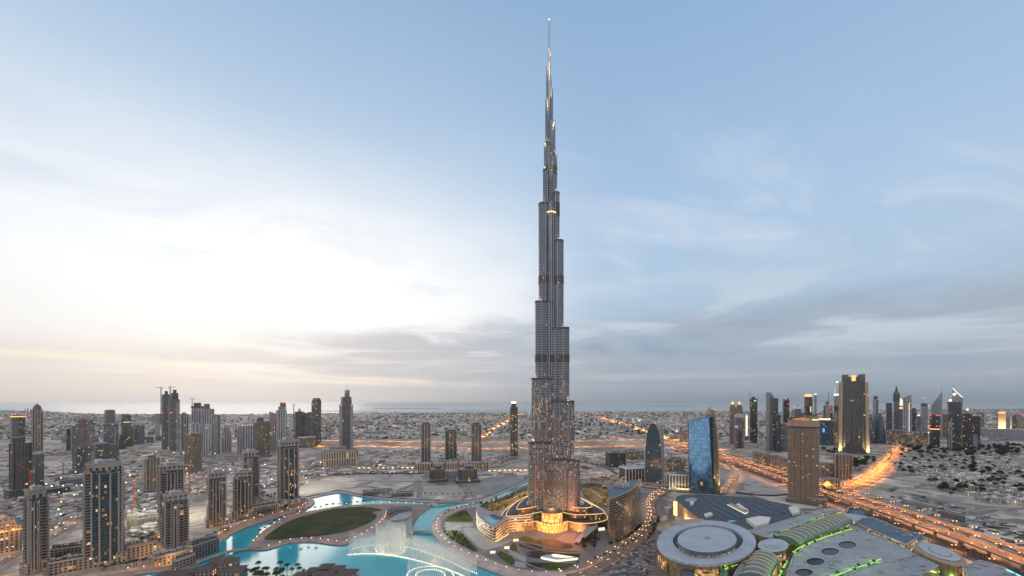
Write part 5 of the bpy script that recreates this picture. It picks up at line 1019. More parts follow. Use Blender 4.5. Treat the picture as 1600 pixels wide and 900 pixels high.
# parking roof hall
e = traced('parking_hall', 'large hall with a blue grey striped parking roof behind the rotunda', 'car park', [(1056, 780), (1062, 774), (1092, 772.5), (1180, 778), (1232, 789), (1250, 800), (1236, 812), (1165, 826), (1150, 818), (1095, 811)], 20)
slab(e, 'wall', [(1056, 781), (1057, 776), (1066, 773.2), (1092, 772.2), (1180, 777.5), (1232, 788.5), (1252, 800), (1238, 812), (1166, 826), (1140, 817), (1095, 812.5), (1072, 795)], 0, 20, [BEIGE, M['roof_dark']])
for i, x in enumerate((1080, 1096, 1112, 1128, 1146, 1162, 1182, 1198)):
    P = [gp(x+6, 779+i*1.2, 20.0), gp(x+66-i*4.0, 812-i*1.6 if i < 7 else 806, 20.0)]; b = MB(); b.strip(P, 3.2, 21.4, 1.4); b.build('roof_rib', M['roof_blue'], e, e.location)
slab(e, 'canopy', [(1166, 810), (1186, 806), (1204, 808), (1200, 816), (1180, 821)], 20, 25, [M['white'], M['white']]); slab(e, 'canopy', [(1232, 792), (1246, 791), (1250, 799), (1238, 802)], 20, 24, [M['white'], M['white']]); slab(e, 'skylight', [(1136, 788), (1142, 786), (1170, 799), (1164, 802)], 20, 21.5, [M['lit_white'], M['sandstone']]); slab(e, 'skylight', [(1150, 788), (1154, 786), (1170, 797), (1166, 799)], 20, 21.5, [M['white'], M['white']]); slab(e, 'stair_house', [(1100, 803), (1110, 800), (1114, 803), (1104, 806)], 20, 23, [M['white'], M['white']]); slab(e, 'stair_house', [(1078, 784), (1084, 783), (1084, 786), (1079, 788)], 20, 23, [M['white'], M['white']]); slab(e, 'ramp', ringpts(1080, 780, 9, 2.4, 20), 20, 22, [M['white'], M['concrete']])
slab(e, 'spandrel', [(1136, 814), (1147, 812), (1150, 814.5), (1139, 817)], 20, 21, [M['pool'], M['pool']])
b = MB(); p = gp(1057.5, 807, 0); b.lathe([(3.2, 0), (3.2, 24), (0.1, 24.2)], 12, 0, p.x, p.y+6); b.build('lit_turret', M['strip_warm'], e, e.location)
for x, y in ((1058, 802), (1070, 810), (1085, 820), (1040, 812)): lamp_on(e, x, y, 4, 60000)
slab(e, 'skylight_canopy', [(1048, 817), (1060, 812), (1085, 810.5), (1100, 811.5), (1090, 817), (1070, 821)], 20, 24.5, [M['roof_pale'], M['sandstone']], 3)
# grey roofs of the centre
def within(x, y, poly):
    c = False
    for (x0, y0), (x1, y1) in zip(poly, poly[1:]+poly[:1]):
        if (y0 > y) != (y1 > y) and x < (x1-x0)*(y-y0)/(y1-y0)+x0: c = not c
    return c
def hall(name, label, px, z, wall=None, roofm='deck', n=1, z0=0):
    e = traced(name, label, 'shopping centre', px, z); slab(e, 'wall', px, z0, z, [wall or BEIGE, M[roofm]], n)
    P = trace(px, z, n); b = MB(); m_ = len(P)
    for i in range(m_):
        a, c = P[i], P[(i+1) % m_]; b.strip([Vector((a[0], a[1], z+0.9)), Vector((c[0], c[1], z+0.9))], 0.7, None, 1.1)
    b.build('parapet', M['roof_pale'], e, e.location)
    r = random.Random(len(px)*31+int(px[0][0])); xs = [q[0] for q in px]; ys = [q[1] for q in px]; k = 0; tries = 0
    while k < 7 and tries < 300:
        tries += 1; x, y = r.uniform(min(xs), max(xs)), r.uniform(min(ys), min(max(ys), 900))
        if not within(x, y, px) or any(math.hypot((x-a)/22, (y-c)/10) < 1 for a, c in ((1324, 851.5), (1297, 862), (1274, 877.5), (1256, 894.5))): continue
        q = gp(x, y, z); c = MB(); w = r.uniform(2, 6); c.box(q.x, q.y, w, r.uniform(1.5, 3), z-0.1, z+r.uniform(1.0, 2.4), r.choice((0.35, 0.4, 1.9)))
        if k % 3 == 0: c.box(q.x+w*0.8, q.y+0.4, w*1.8, 0.8, z-0.1, z+0.7, 0.35)
        c.build('air_unit', M[r.choice(('steel', 'roof_grey', 'concrete'))], e, e.location); k += 1
    return e
e1 = hall('mall_hall', 'great grey mall roof dotted with skylights and pierced by four oval light wells', [(1226, 915), (1232, 890), (1240, 868), (1262, 852), (1300, 838), (1332, 829), (1358, 836), (1392, 851), (1428, 866), (1405, 874), (1340, 888), (1292, 902), (1270, 915)], 22)
for x, y in ((1324, 851.5), (1297, 862), (1274, 877.5), (1256, 894.5)):
    hw, hh = (15 if x != 1324 else 15), 6.5
    O = trace(ringpts(x, y, hw+0.8, hh+0.5, 24), 23.0, 1); I = trace(ringpts(x, y, hw-0.6, hh-0.4, 24), 23.0, 1); b = MB(); b.prism(O, 22, 23, 0, None); q = len(O)
    for i in range(q): j = (i+1) % q; b.face([(*O[i], 23) if len(O[i]) == 2 else (O[i][0], O[i][1], 23), (O[j][0], O[j][1], 23), (I[j][0], I[j][1], 23), (I[i][0], I[i][1], 23)])
    b.build('light_well_rim', M['roof_pale'], e1, e1.location)
    b = MB(); b.prism(list(reversed([(p[0], p[1]) for p in I])), 22.06, 23.0, 1, None); b.face([(p[0], p[1], 22.06) for p in I], m=0); P2 = [(p[0]*0.5+I[0][0]*0.5, p[1]*0.5+I[0][1]*0.5) for p in I]; b.build('light_well', [M['dark_pool'], M['roof_dark']], e1, e1.location)
cells = []
for i in range(11):
    for j in range(13):
        x = 1240+j*15+(7 if i % 2 else 0); y = 834+i*7.2
        if y < 836+max(0, (1300-x))*0.36 or y > 902-(x-1240)*0.19 or y < 829+abs(x-1335)*0.33: continue
        if min(math.hypot((x-a)/19, (y-c)/8.5) for a, c in ((1324, 851.5), (1297, 862), (1274, 877.5), (1256, 894.5))) < 1: continue
        cells.append((x, y))
for x, y in cells[:95]:
    p = gp(x, y, 22); b = MB(); b.box(p.x, p.y, 2.2, 2.2, 22, 23.1, 0.4); b.build('skylight', M['skylight_mint'] if 'skylight_mint' in M else M['roof_pale'], e1, e1.location)
e = hall('mall_hall', 'pointed grey mall roof wedge between the parking hall and the upper vaulted arcade', [(1166, 830), (1205, 820), (1252, 806), (1280, 802), (1292, 806), (1262, 815), (1228, 829), (1204, 841), (1190, 838)], 22)
e = hall('mall_hall', 'bottom grey roof sheet with a long crease line at the frame edge', [(1300, 915), (1320, 899), (1372, 880), (1405, 876), (1418, 885), (1440, 900), (1450, 915)], 22, None, 'roof_grey')
e = hall('mall_hall', 'square grey blue roof beside the oval building', [(1402, 880), (1430, 867), (1466, 884), (1452, 893), (1425, 900)], 20, None, 'roof_grey')
e = hall('mall_hall', 'narrow grey roof left of the lower vaulted arcade', [(1140, 915), (1150, 893), (1160, 880), (1172, 876), (1168, 892), (1162, 915)], 18)
e = hall('shop_row', 'long blue grey roof with a row of bright shop fronts', [(1335, 816), (1349, 809.5), (1363, 808.5), (1400, 824), (1432, 841), (1416, 851), (1380, 836)], 19, SHOP, 'roof_blue')
e = hall('shop_row', 'low flat roof at the end of the long shop front roof', [(1420, 834), (1432, 832), (1449, 842), (1436, 847)], 16, SHOP, 'roof_blue')
e = hall('shop_row', 'low grey terrace strip edged in green light', [(1320, 824), (1330, 818), (1375, 838), (1424, 862), (1414, 866), (1370, 846)], 15, BEIGE, 'deck')
e = hall('mall_hall', 'grey roof with teal neon edge in the bottom right corner', [(1504, 886), (1532, 876), (1570, 888), (1592, 900), (1580, 915), (1520, 915)], 20, SHOP, 'roof_grey')
b = MB(); b.tube([gp(1573, 890, 20.8), gp(1592, 899, 20.8), gp(1605, 906, 20.8)], 0.7, 6); b.build('neon_edge', M['teal_light'], e, e.location)
e = hall('mall_hall', 'small green edged roof block behind the upper vaulted arcade', [(1283, 800), (1306, 796), (1318, 800), (1296, 808)], 20, SHOP, 'deck')
# vaulted arcades
M['rib_glow'] = glowing('rib_glow', (1.0, 0.55, 0.25), 0.7)
M['skylight_mint'] = plain('mint_skylight', (0.24, 0.34, 0.32), 0.4)
VAULT = plain('green_grey_vault', (0.12, 0.19, 0.185), 0.5, 0.1, 0.15)
def arcade(label, axis, w, hgt, z, ribs):
    P = smooth_line([gp(x, y, z) for x, y in axis], 5); c0 = P[len(P)//2]; e = thing('vaulted_arcade', label, 'arcade', (c0.x, c0.y, 0)); n = 10
    def ring(p, d, k=1.0, lift=0.0):
        nr = Vector((-d.y, d.x, 0)).normalized(); return [p+nr*(math.cos(math.pi*i/n)*w/2*k)+Vector((0, 0, lift+math.sin(math.pi*i/n)*hgt*k)) for i in range(n+1)]
    dirs = [(P[min(i+1, len(P)-1)]-P[max(i-1, 0)]) for i in range(len(P))]; b = MB()
    RR = [ring(p, d) for p, d in zip(P, dirs)]
    for k in range(len(RR)-1):
        for i in range(n): b.face([RR[k][i], RR[k+1][i], RR[k+1][i+1], RR[k][i+1]], None, 0, True)
    b.face(RR[0]); b.face(list(reversed(RR[-1]))); b.build('vault', [VAULT], e, e.location)
    for i in range(ribs):
        f = (i+0.5)/ribs*(len(P)-1); k = int(f); p = P[k].lerp(P[min(k+1, len(P)-1)], f-k); g = ring(p, dirs[k], 1.02)[2:n-1]
        b = MB(); dd = dirs[k].normalized(); 
        for a, c in zip(g, g[1:]): b.face([a-dd*0.8, a+dd*0.8, c+dd*0.8, c-dd*0.8])
        b.build('rib_light', M['rib_glow'], e, e.location)
    wl = MB(); 
    for s_ in (0, n):
        for k in range(len(RR)-1): a, c = RR[k][s_], RR[k+1][s_]; wl.face([(a.x, a.y, 0), (c.x, c.y, 0), c, a][::(1 if s_ else -1)])
    wl.build('wall', SHOP, e, e.location); return e

arcade('curved vaulted arcade with amber ribs running up towards the highway', [(1228, 849), (1252, 837), (1278, 827), (1300, 818), (1314, 812)], 30, 9, 18, 15)
arcade('vaulted arcade with amber ribs running down to the frame edge', [(1197, 872), (1190, 882), (1184, 893), (1180, 910)], 26, 9, 18, 7)
e = traced('round_pavilion', 'small round pavilion with concentric roof rings joining the two vaulted arcades', 'pavilion', ringpts(1208, 855, 24, 10), 24)
slab(e, 'wall', ringpts(1208, 860, 20, 8.5, 28), 0, 20, [SHOP, M['roof_dark']]); slab(e, 'disc_roof', ringpts(1208, 852, 24, 10.5, 32), 22, 25, [M['roof_blue'], M['roof_pale']], bottom=True); slab(e, 'roof_ring', ringpts(1208, 850.5, 13, 5.6, 28), 25, 26, [M['roof_grey'], M['roof_pale']]); slab(e, 'roof_ring', ringpts(1208, 849.7, 7, 3, 24), 26, 26.8, [M['roof_grey'], M['roof_pale']]); slab(e, 'neck', ringpts(1208, 856, 18, 7.5, 28), 20, 22, [M['lit_gold'], M['roof_dark']])
# oval building and ring building by the highway
e = traced('oval_building', 'oval sandstone building with a pale double ringed roof beside the viaduct', 'shopping centre', [(1428, 857), (1470, 850), (1509, 880), (1470, 890)], 20)
def tilt_ring(cx, cyp, hw, hh, k, n=36):
    out = []
    for i in range(n):
        a = 2*math.pi*i/n; x, y = hw*math.cos(a), hh*math.sin(a); out.append((cx+x, cyp-y+x*k))
    return out
slab(e, 'wall', tilt_ring(1469, 866, 41, 12, 0.34), 0, 20, [BEIGE, M['roof_dark']]); slab(e, 'rim', tilt_ring(1469, 865, 41.5, 12.3, 0.34), 19.8, 21, [M['sandstone'], M['rose_stone']]); slab(e, 'roof_disc', tilt_ring(1468, 862, 33, 9.4, 0.32), 21, 22.4, [M['roof_grey'], M['roof_pale']]); slab(e, 'roof_ring', tilt_ring(1469, 862, 19, 5.4, 0.32), 22.4, 22.7, [M['roof_grey'], M['rose_stone']]); slab(e, 'roof_disc', tilt_ring(1469, 861.7, 16, 4.4, 0.32), 22.7, 23.0, [M['roof_grey'], M['roof_pale']])
e = traced('ring_building', 'small open ring building with a pale collar by the highway ramp', 'shopping centre', ringpts(1337, 802, 16, 8), 14)
slab(e, 'wall', ringpts(1338, 803, 17, 8, 26), 0, 13, [BEIGE, M['roof_dark']]); slab(e, 'inner_roof', ringpts(1339, 801.5, 11, 4.6, 22), 13, 14, [M['roof_grey'], M['roof_blue']])
b = MB(); O = [gp(x, y, 15.5) for x, y in ringpts(1337, 799, 16.5, 7.5, 26, 40, 300)]; b.tube(O, 1.3, 6); b.build('collar', M['cream'], e, e.location)
e = traced('mall_canopy', 'curved grey canopy roof in front of the ring building', 'canopy', [(1306, 812), (1340, 800), (1370, 810), (1340, 818)], 18)
slab(e, 'roof', [(1306, 806), (1318, 802), (1345, 805), (1366, 811), (1345, 815), (1322, 813)], 15, 18, [M['strip_warm'], M['roof_pale']], 3)
e = traced('mall_canopy', 'red brown sunken court roof edged with green light', 'canopy', [(1316, 830), (1380, 856), (1376, 860), (1314, 834)], 18)
slab(e, 'roof', [(1318, 829), (1323, 828), (1382, 855), (1376, 858)], 0, 17.4, [M['roof_dark'], M['rose_stone']])
# green lit alleys between the roofs
def alley(label, px, z):
    P = smooth_line([gp(x, y, z) for x, y in px], 4); e = thing('light_alley', label, 'light strip', P[len(P)//2], 0, None); b = MB(); b.strip(P, 1.5, None, 0.5); b.build('light_strip', M['lamp_green'], e, e.location)
    for k in range(1, len(P)-1, 3): warm_light(e, P[k]+Vector((0, 0, 4.0))-Vector(e.location), 4200, (0.45, 1.0, 0.15), 1.5)
    for k in range(0, len(P)-1, 2):
        q = P[k]; c = MB(); c.lathe([(0.1, q.z), (1.4, q.z+0.7), (1.7, q.z+1.8), (1.0, q.z+2.8), (0.1, q.z+3.1)], 7, 0, q.x+rnd.uniform(-3, 3), q.y+rnd.uniform(-3, 3)); c.build('planting', M['leaf_green'], e, e.location)
alley('green glowing planted strip above the upper vaulted arcade', [(1212, 839), (1235, 829), (1262, 818), (1290, 807), (1315, 800)], 22.5)
alley('green glowing planted strip below the upper vaulted arcade', [(1238, 866), (1248, 856), (1270, 846), (1300, 835), (1330, 826)], 22.6)
alley('green glowing planted strip beside the lower vaulted arcade', [(1215, 905), (1222, 890), (1230, 876)], 21)
alley('green glowing strip left of the lower vaulted arcade', [(1162, 905), (1168, 890), (1174, 876)], 19)
alley('green glowing planted alley along the bottom edge of the dotted roof', [(1296, 903), (1330, 890), (1352, 883), (1376, 873)], 22.6)
alley('green glowing strip beside the brown sunken court', [(1326, 826), (1360, 841), (1392, 856), (1415, 867)], 17)
alley('green glowing strip under the oval building', [(1464, 899), (1480, 903), (1490, 908)], 4); alley('green glow below the rotunda beside the porch', [(1133, 889), (1142, 885), (1152, 881)], 16)

# ---------------------------------------------------------------- curved hotel slab with a blue roof, and the low wing with the pool
HOTEL = facade('curved_hotel_bands', (0.155, 0.125, 0.105), (0.04, 0.038, 0.036), 3.6, 3.0, 0.04, 0.42, 0.025, (1.0, 0.55, 0.2), 0.7)
e = traced('curved_hotel', 'curved brown hotel slab with a sloping blue roof beside the skyscraper', 'hotel', [(952, 845), (1000, 812), (985, 800), (953, 830)], 0)
zb = 0.6; fr = [(952, 846), (965, 842), (980, 834), (993, 822), (1001, 809)]; bk = [(996, 806), (982, 808), (966, 815), (954, 824), (950, 834)]
FR = smooth_line([gp(x, y, 0) for x, y in fr], 4); BKp = smooth_line([gp(x, y, 0) for x, y in bk], 4); P = ccw(FR+BKp)
z_of = lambda x, y: 60.0+4.0*((x/y-gp(951, 800).x/gp(951, 800).y)/0.09)
b = MB(); b.prism(P, zb, 50, 0, 1, z1f=z_of); b.build('body', [HOTEL, M['roof_blue']], e, e.location)
b = MB(); b.tube([(p[0], p[1], z_of(p[0], p[1])+0.6) for p in FR], 0.8, 5); b.build('roof_edge', M['sandstone'], e, e.location)
pc = gp(972, 820, 0); b = MB(); b.lathe([(13, 60), (13, 66), (9, 68.5), (0.1, 69)], 20, 0, pc.x, pc.y, 1.0, 0.7); b.build('plant_room', M['roof_grey'], e, e.location)
for x, y in ((955, 850), (975, 845), (992, 832)): lamp_on(e, x, y, 3, 25000)
BANDS = facade('pale_banded_wing', (0.30, 0.27, 0.24), (0.045, 0.042, 0.04), 4.0, 4.0, 0.0, 0.46, 0.12, (1.0, 0.6, 0.25), 0.8)
e = traced('hotel_wing', 'low curved hotel wing with pale bands and a turquoise roof pool', 'hotel', [(745, 795), (772, 823), (800, 809), (770, 800)], 22)
slab(e, 'body', [(745, 790), (744.5, 799), (750, 809.5), (760, 817.5), (772, 823), (778, 820), (790, 811.5), (800, 808.5), (830, 806.5), (830, 803), (800, 804), (788, 806), (772, 801), (756, 794.5)], 0.6, 22, [BANDS, M['roof_grey']], 2)
slab(e, 'roof_pool', [(757, 809), (762, 807.5), (770, 810), (777, 815), (772, 819.5), (764, 816)], 22, 22.4, [M['white'], M['pool']]); slab(e, 'roof_terrace', [(764, 804), (772, 803.5), (786, 808), (782, 812), (772, 810)], 22, 23.2, [M['roof_grey'], M['roof_dark']])
b = MB(); P = smooth_line([gp(x, y, 1) for x, y in [(745, 818), (750, 827), (760, 837), (774, 846), (784, 841), (795, 834)]], 4); b.tube(P, 0.6, 4); b.build('light_strip', M['strip_warm'], e, e.location)
for x, y in ((782, 840), (790, 836), (797, 831), (755, 836), (765, 843)): lamp_on(e, x, y, 5, 22000)
# white lit plaza, gardens, terraced dark pools
sheet('lit_plaza', [(693, 815.5), (738, 818), (740, 822.5), (722, 823), (720, 829), (696, 828)], 0.8, M['pale_paving'], 1, sm=False)
for x, y in ((700, 821), (712, 822), (724, 820), (735, 820), (706, 827)): warm_light(None, gp(x, y, 5), 130000, (1.0, 0.93, 0.72), 3, 'plaza_light')
sheet('garden', [(697, 813), (703, 806), (716, 800), (728, 797), (736, 808), (738, 815), (694, 814)], 0.9, M['garden'], 2)
sheet('garden', [(698, 831), (718, 830), (730, 842), (748, 860), (735, 857), (715, 845)], 0.9, M['garden'], 2)
sheet('reflecting_basin', [(722, 826), (745, 826), (760, 840), (776, 848), (800, 843), (790, 850), (766, 858), (750, 856)], 0.85, M['roof_grey'], 2)
DP = [[(836, 845), (860, 842), (880, 846), (895, 853), (888, 857), (860, 855)], [(811, 849), (830, 850), (850, 856), (835, 859), (815, 855)], [(824, 862), (850, 860), (880, 863), (905, 867), (900, 872), (870, 873), (840, 872), (824, 869)], [(824, 878), (850, 880), (880, 878), (872, 886), (850, 889), (824, 886)], [(880, 877), (900, 874), (905, 878), (895, 882)]]
for k, px in enumerate(DP): sheet('basin_water', px, 0.9+0.02*k, M['dark_pool'], 3)
for px in ([(792, 857), (806, 862), (822, 871), (822, 878), (800, 872)], [(800, 876), (823, 880), (823, 887), (806, 886)], [(792, 862), (803, 870), (800, 876)]): sheet('basin_water', px, 0.95, M['roof_grey'], 1, sm=False)
for px in ([(811, 843), (818, 838), (830, 840), (845, 850), (828, 848)], [(776, 866), (790, 860), (805, 876), (798, 882)], [(850, 882), (880, 879), (895, 884), (870, 890), (845, 889)], [(850, 858), (890, 860), (910, 863), (895, 866), (860, 862)], [(803, 848), (810, 850), (806, 862), (796, 856)]): sheet('garden', px, 1.0, M['garden'], 2)
sheet('garden', [(750, 790), (772, 782.5), (800, 772.5), (821, 763), (822, 774), (806, 782), (788, 795), (772, 798), (756, 795)], 0.9, M['lawn'], 2)
sheet('garden', [(907, 757), (940, 756), (955, 772), (950, 792), (930, 787), (912, 774)], 0.9, M['lawn'], 2)
for px in ([(752, 793), (775, 787), (800, 779), (823, 768)], [(906, 760), (925, 766), (940, 778), (948, 790)], [(906, 768), (930, 762), (952, 770)]): road('footpath', px, 4.5, 1.1, 'dust_road')
for px in ([(806, 845), (822, 852), (850, 860), (890, 864), (920, 862)], [(806, 845), (812, 860), (826, 872), (860, 878), (900, 880)], [(780, 858), (800, 868), (830, 884), (860, 892)]): road('footpath', px, 2.6, 1.15, 'dust_road')
e = traced('lit_pavilion', 'leaf shaped glowing white pavilion among the dark pools', 'pavilion', [(845, 869), (866, 865), (903, 870), (870, 875)], 3)
slab(e, 'glazing', [(845, 869.5), (857, 866.5), (868, 865.5), (885, 868), (903, 871), (888, 873), (870, 874.5), (858, 872.5)], 0.9, 3.6, [M['lit_white'], M['roof_pale']], 2); slab(e, 'skylight', [(862, 866.2), (870, 865.8), (884, 868.2), (896, 870), (884, 871), (866, 870)], 3.6, 3.9, [M['lit_white'], M['lit_white']], 2)
e = traced('sloping_pavilion', 'grey triangular sloping roof pavilion right of the golden entrance', 'pavilion', [(894, 846), (918, 828), (930, 826), (926, 830)], 8)
P = ccw([gp(x, y, 0) for x, y in [(894, 850), (902, 852), (930, 835), (935, 831), (920, 831)]]); b = MB(); b.prism(P, 0.7, 5, 0, 1, z1f=lambda x, y: 1.5+max(0, (y-gp(894, 850).y))*0.16); b.build('body', [M['dark_steel'], M['roof_grey']], e, e.location)
for x, y in ((880, 842), (885, 836), (893, 838), (888, 845), (876, 838)): warm_light(None, gp(x, y, 5), 90000, (1.0, 0.2, 0.05), 2, 'red_plaza_light')
sheet('red_plaza', [(868, 842), (884, 833), (902, 833), (895, 848), (884, 849)], 0.95, M['rose_stone'], 1, sm=False)
e = traced('lit_kiosk', 'row of white lit kiosks along the podium on the right', 'kiosk', [(900, 822), (945, 822), (945, 826), (900, 826)], 4)
slab(e, 'glazing', [(902, 824.5), (930, 822), (931, 825), (903, 827.5)], 0.7, 4, [M['strip_warm'], M['roof_grey']]); slab(e, 'glazing', [(932, 821.5), (944, 820.5), (945, 824), (933, 825)], 0.7, 5, [M['lit_white'], M['roof_grey']])
for x0, x1, y, lab in ((800, 809, 823, 'white lit doorway block left of the golden entrance'), (813, 821, 822, 'bright square doorway next to the golden entrance')):
    e = traced('lit_kiosk', lab, 'kiosk', [(x0, y), (x1, y), (x1, y+3), (x0, y+3)], 3); slab(e, 'glazing', [(x0, y+2), (x1, y+2), (x1, y-1), (x0, y-1)], 0.7, 5.5, [M['lit_white'], M['roof_dark']])
for x, y, lab in ((806, 843.5, 'white glowing bollard box nearest the golden entrance'), (792, 855, 'white glowing bollard box on the middle of the promenade path'), (770, 862, 'white glowing bollard box farthest from the golden entrance')):
    e = traced('light_box', lab, 'lamp', [(x-3, y), (x+3, y), (x+3, y+2), (x-3, y+2)], 2); slab(e, 'glow', [(x-4, y+1), (x+4, y+0.5), (x+4, y-1.5), (x-4, y-1)], 0.8, 2.4, [M['lit_white'], M['lit_white']]); slab(e, 'base', [(x-4.3, y+1.3), (x+4.3, y+0.8), (x+4.3, y-1.7), (x-4.3, y-1.2)], 0.6, 0.8, [M['concrete'], M['concrete']])
# ---------------------------------------------------------------- low buildings by the lake
def block(label, x0, x1, yb, yt, ratio=0.6, yaw=0.0, style='lowrise', n=3, roofm='roof_grey', name='low_building', cat='building', group=None, parapet='cream'):
    t = T(label, x0, x1, yb, yt, ratio, yaw, rect, name, cat, group); r = random.Random(int(x0*7+yb)); t.shaft(style, 0, t.h*0.72, cap=roofm)
    for i in range(n):
        f = (i+0.5)/n-0.5; k = 0.78/n; t.shaft(style, t.h*0.72-0.1, t.h*(0.86+0.16*r.random()), k, r.uniform(0.5, 0.8), f, r.uniform(-0.1, 0.1), cap=roofm, name='upper_storey')
    t.parapet(1.0, t.h*0.72, 1.2, parapet); return t
block('long stepped cream terrace house row between the two widest near towers', 76, 134, 893, 866, 0.4, -8, 'cream', 6); block('cream terrace row climbing behind the near left tower', 78, 132, 872, 848, 0.3, -22, 'cream', 5); block('lit courtyard building between the near lakeside towers', 196, 246, 868, 841, 0.4, 8, 'lowrise', 4)
block('arcaded base building under the stepped lakeside towers', 236, 300, 878, 857, 0.35, 12, 'lowrise', 5); block('curving terrace of grey roofs above the orange lit promenade', 292, 342, 868, 838, 0.3, 34, 'cream', 6); block('terrace of grey roofs nearest the footbridge', 268, 305, 886, 864, 0.35, 32, 'cream', 4)
block('low cream courtyard houses before the olive glass tower', 394, 436, 803, 783, 0.35, 14, 'cream', 5); block('lit restaurant row at the tip of the promenade', 440, 478, 792, 780, 0.4, 16, 'lowrise', 4); block('small lit gatehouse by the promenade bend', 346, 358, 832, 819, 0.6, 16, 'lit_office', 1)
t = block('amber glowing stepped hotel block cut by the left edge', -4, 34, 862, 816, 0.5, 10, 'lowrise', 4, parapet='rose_stone')
for i, (fx, z) in enumerate(((-0.3, 0.72), (0.2, 0.72))): b = MB(); b.box(fx*t.w, -t.d*0.52, t.w*0.36, 0.6, t.h*z+0.4, t.h*z+1.4); t.part('light_strip', b, M['lit_gold'])
for f in (-0.35, 0.0, 0.35): warm_light(t.e, (f*t.w, -t.d*0.5-5, t.h*0.8), 12000, (1.0, 0.42, 0.1))
t = block('second amber lit block behind the glowing hotel at the left edge', -6, 24, 832, 808, 0.5, 10, 'lowrise', 3, parapet='rose_stone'); warm_light(t.e, (0, -t.d*0.5-5, t.h), 14000, (1.0, 0.42, 0.1))
for x, y, w in ((190, 893, 90000), (210, 862, 30000), (240, 868, 40000), (268, 876, 60000), (255, 874, 40000), (352, 838, 60000), (358, 826, 30000), (384, 812, 60000), (395, 808, 40000), (440, 797, 30000), (100, 893, 25000), (150, 892, 40000), (60, 896, 30000), (20, 888, 30000), (325, 846, 30000), (310, 852, 30000), (232, 866, 30000), (215, 852, 40000)): warm_light(None, gp(x, y, 5), w*0.3, (1.0, 0.55, 0.2), 1.5, 'street_light')
for x, y, w in ((208, 795, 500000), (300, 788, 900000), (225, 808, 400000), (490, 745, 300000), (505, 742, 400000), (482, 752, 250000), (280, 735, 250000), (243, 708, 250000), (230, 702, 200000), (310, 748, 300000)): warm_light(None, gp(x, y, 22), w*0.5, (1.0, 0.92, 0.68), 2, 'flood_light')
block('white site sheds on the floodlit ground between the towers', 300, 322, 782, 773, 0.7, 20, 'silver', 3, name='site_shed', cat='shed'); block('half built lit concrete block behind the widest near tower', 196, 214, 826, 795, 0.7, 10, 'site_lit', 2, name='concrete_frame', cat='building site'); block('half built block under the red cranes', 212, 245, 818, 803, 0.7, 6, 'site_lit', 3, name='concrete_frame', cat='building site')
crane('red crane with a long jib between the widest near tower and its neighbour', 209.5, 822, 752, 30, 12, 20); crane('red crane behind the slim stepped roof tower, left of a pair', 296, 772, 728, 26, 10, 160); crane('red crane behind the slim stepped roof tower, right of a pair', 310, 776, 740, 22, 9, 30); crane('short red crane next to the slim stepped roof tower', 322, 780, 745, 18, 8, 180); crane('yellow grey crane beside the round khaki tower', 224, 770, 718, 30, 10, 180, 0, 'crane_white'); crane('thin red crane in the open ground before the office slabs', 99, 742, 722, 22, 8, 10); crane('red crane arm leaning over the shrouded concrete tower', 48, 780, 738, 46, 10, 170, 20)
block('grey roofed depot beside the left highway', 92, 130, 757, 745, 0.4, 8, 'slate', 3, name='depot', cat='depot'); block('long low depot shed behind the near left tower', 70, 110, 770, 758, 0.4, 14, 'black', 3, name='depot', cat='depot'); block('pale sales pavilion with blue roof beside the rail line', 98, 126, 812, 803, 0.7, -20, 'silver', 2, 'roof_pale', name='pavilion', cat='pavilion'); block('white flat roofed shed by the rail line', 78, 98, 822, 814, 0.7, -20, 'silver', 2, 'roof_pale', name='site_shed', cat='shed')
block('cluster of grey compound roofs on the far lake shore', 566, 590, 774, 764, 0.5, 4, 'slate', 3, name='site_shed', cat='shed'); block('long pale compound roof on the far lake shore', 588, 612, 771, 762, 0.4, -4, 'silver', 3, 'roof_pale', name='site_shed', cat='shed'); block('dark compound huts nearest the sand plot on the far shore', 612, 646, 775, 766, 0.4, -6, 'slate', 5, name='site_shed', cat='shed')
block('long concrete shed on the sand beyond the viaduct', 1470, 1508, 812, 797, 0.22, -40, 'slate', 1, 'roof_pale', name='shed', cat='shed'); block('low arcade of white roofs on the sand beyond the viaduct', 1420, 1466, 793, 785, 0.2, -28, 'silver', 5, 'roof_pale', name='shed', cat='shed')
t = T('hip roofed bungalow row at the foot of the brown hotel tower', 1262, 1292, 790, 779, 0.5, -14, name='villa_row', cat='building'); t.shaft('lit_office'); t.parapet(m='rose_stone')
# stage building on the island, seen through the spray
e = traced('stage_building', 'round ended terrace building with rows of lit windows on the island tip', 'building', [(605, 800), (646, 796), (644, 832), (596, 832)], 12)
slab(e, 'wall', [(600, 834), (602, 822), (612, 808), (628, 802), (644, 801), (642, 815), (643, 833)], 1.6, 12, [facade('stage_windows', (0.22, 0.2, 0.18), (0.05, 0.05, 0.05), 4, 3.5, 0.2, 0.35, 0.45, (1.0, 0.85, 0.5), 0.8), M['roof_grey']], 2); slab(e, 'upper_roof', [(610, 812), (622, 803), (640, 800), (640, 806), (626, 812)], 12, 15, [M['dark_concrete'], M['roof_grey']], 2); slab(e, 'canopy', [(604, 798), (614, 793), (630, 791), (644, 792), (640, 796), (618, 798), (608, 803)], 9, 11, [M['dark_steel'], M['roof_dark']], 2)
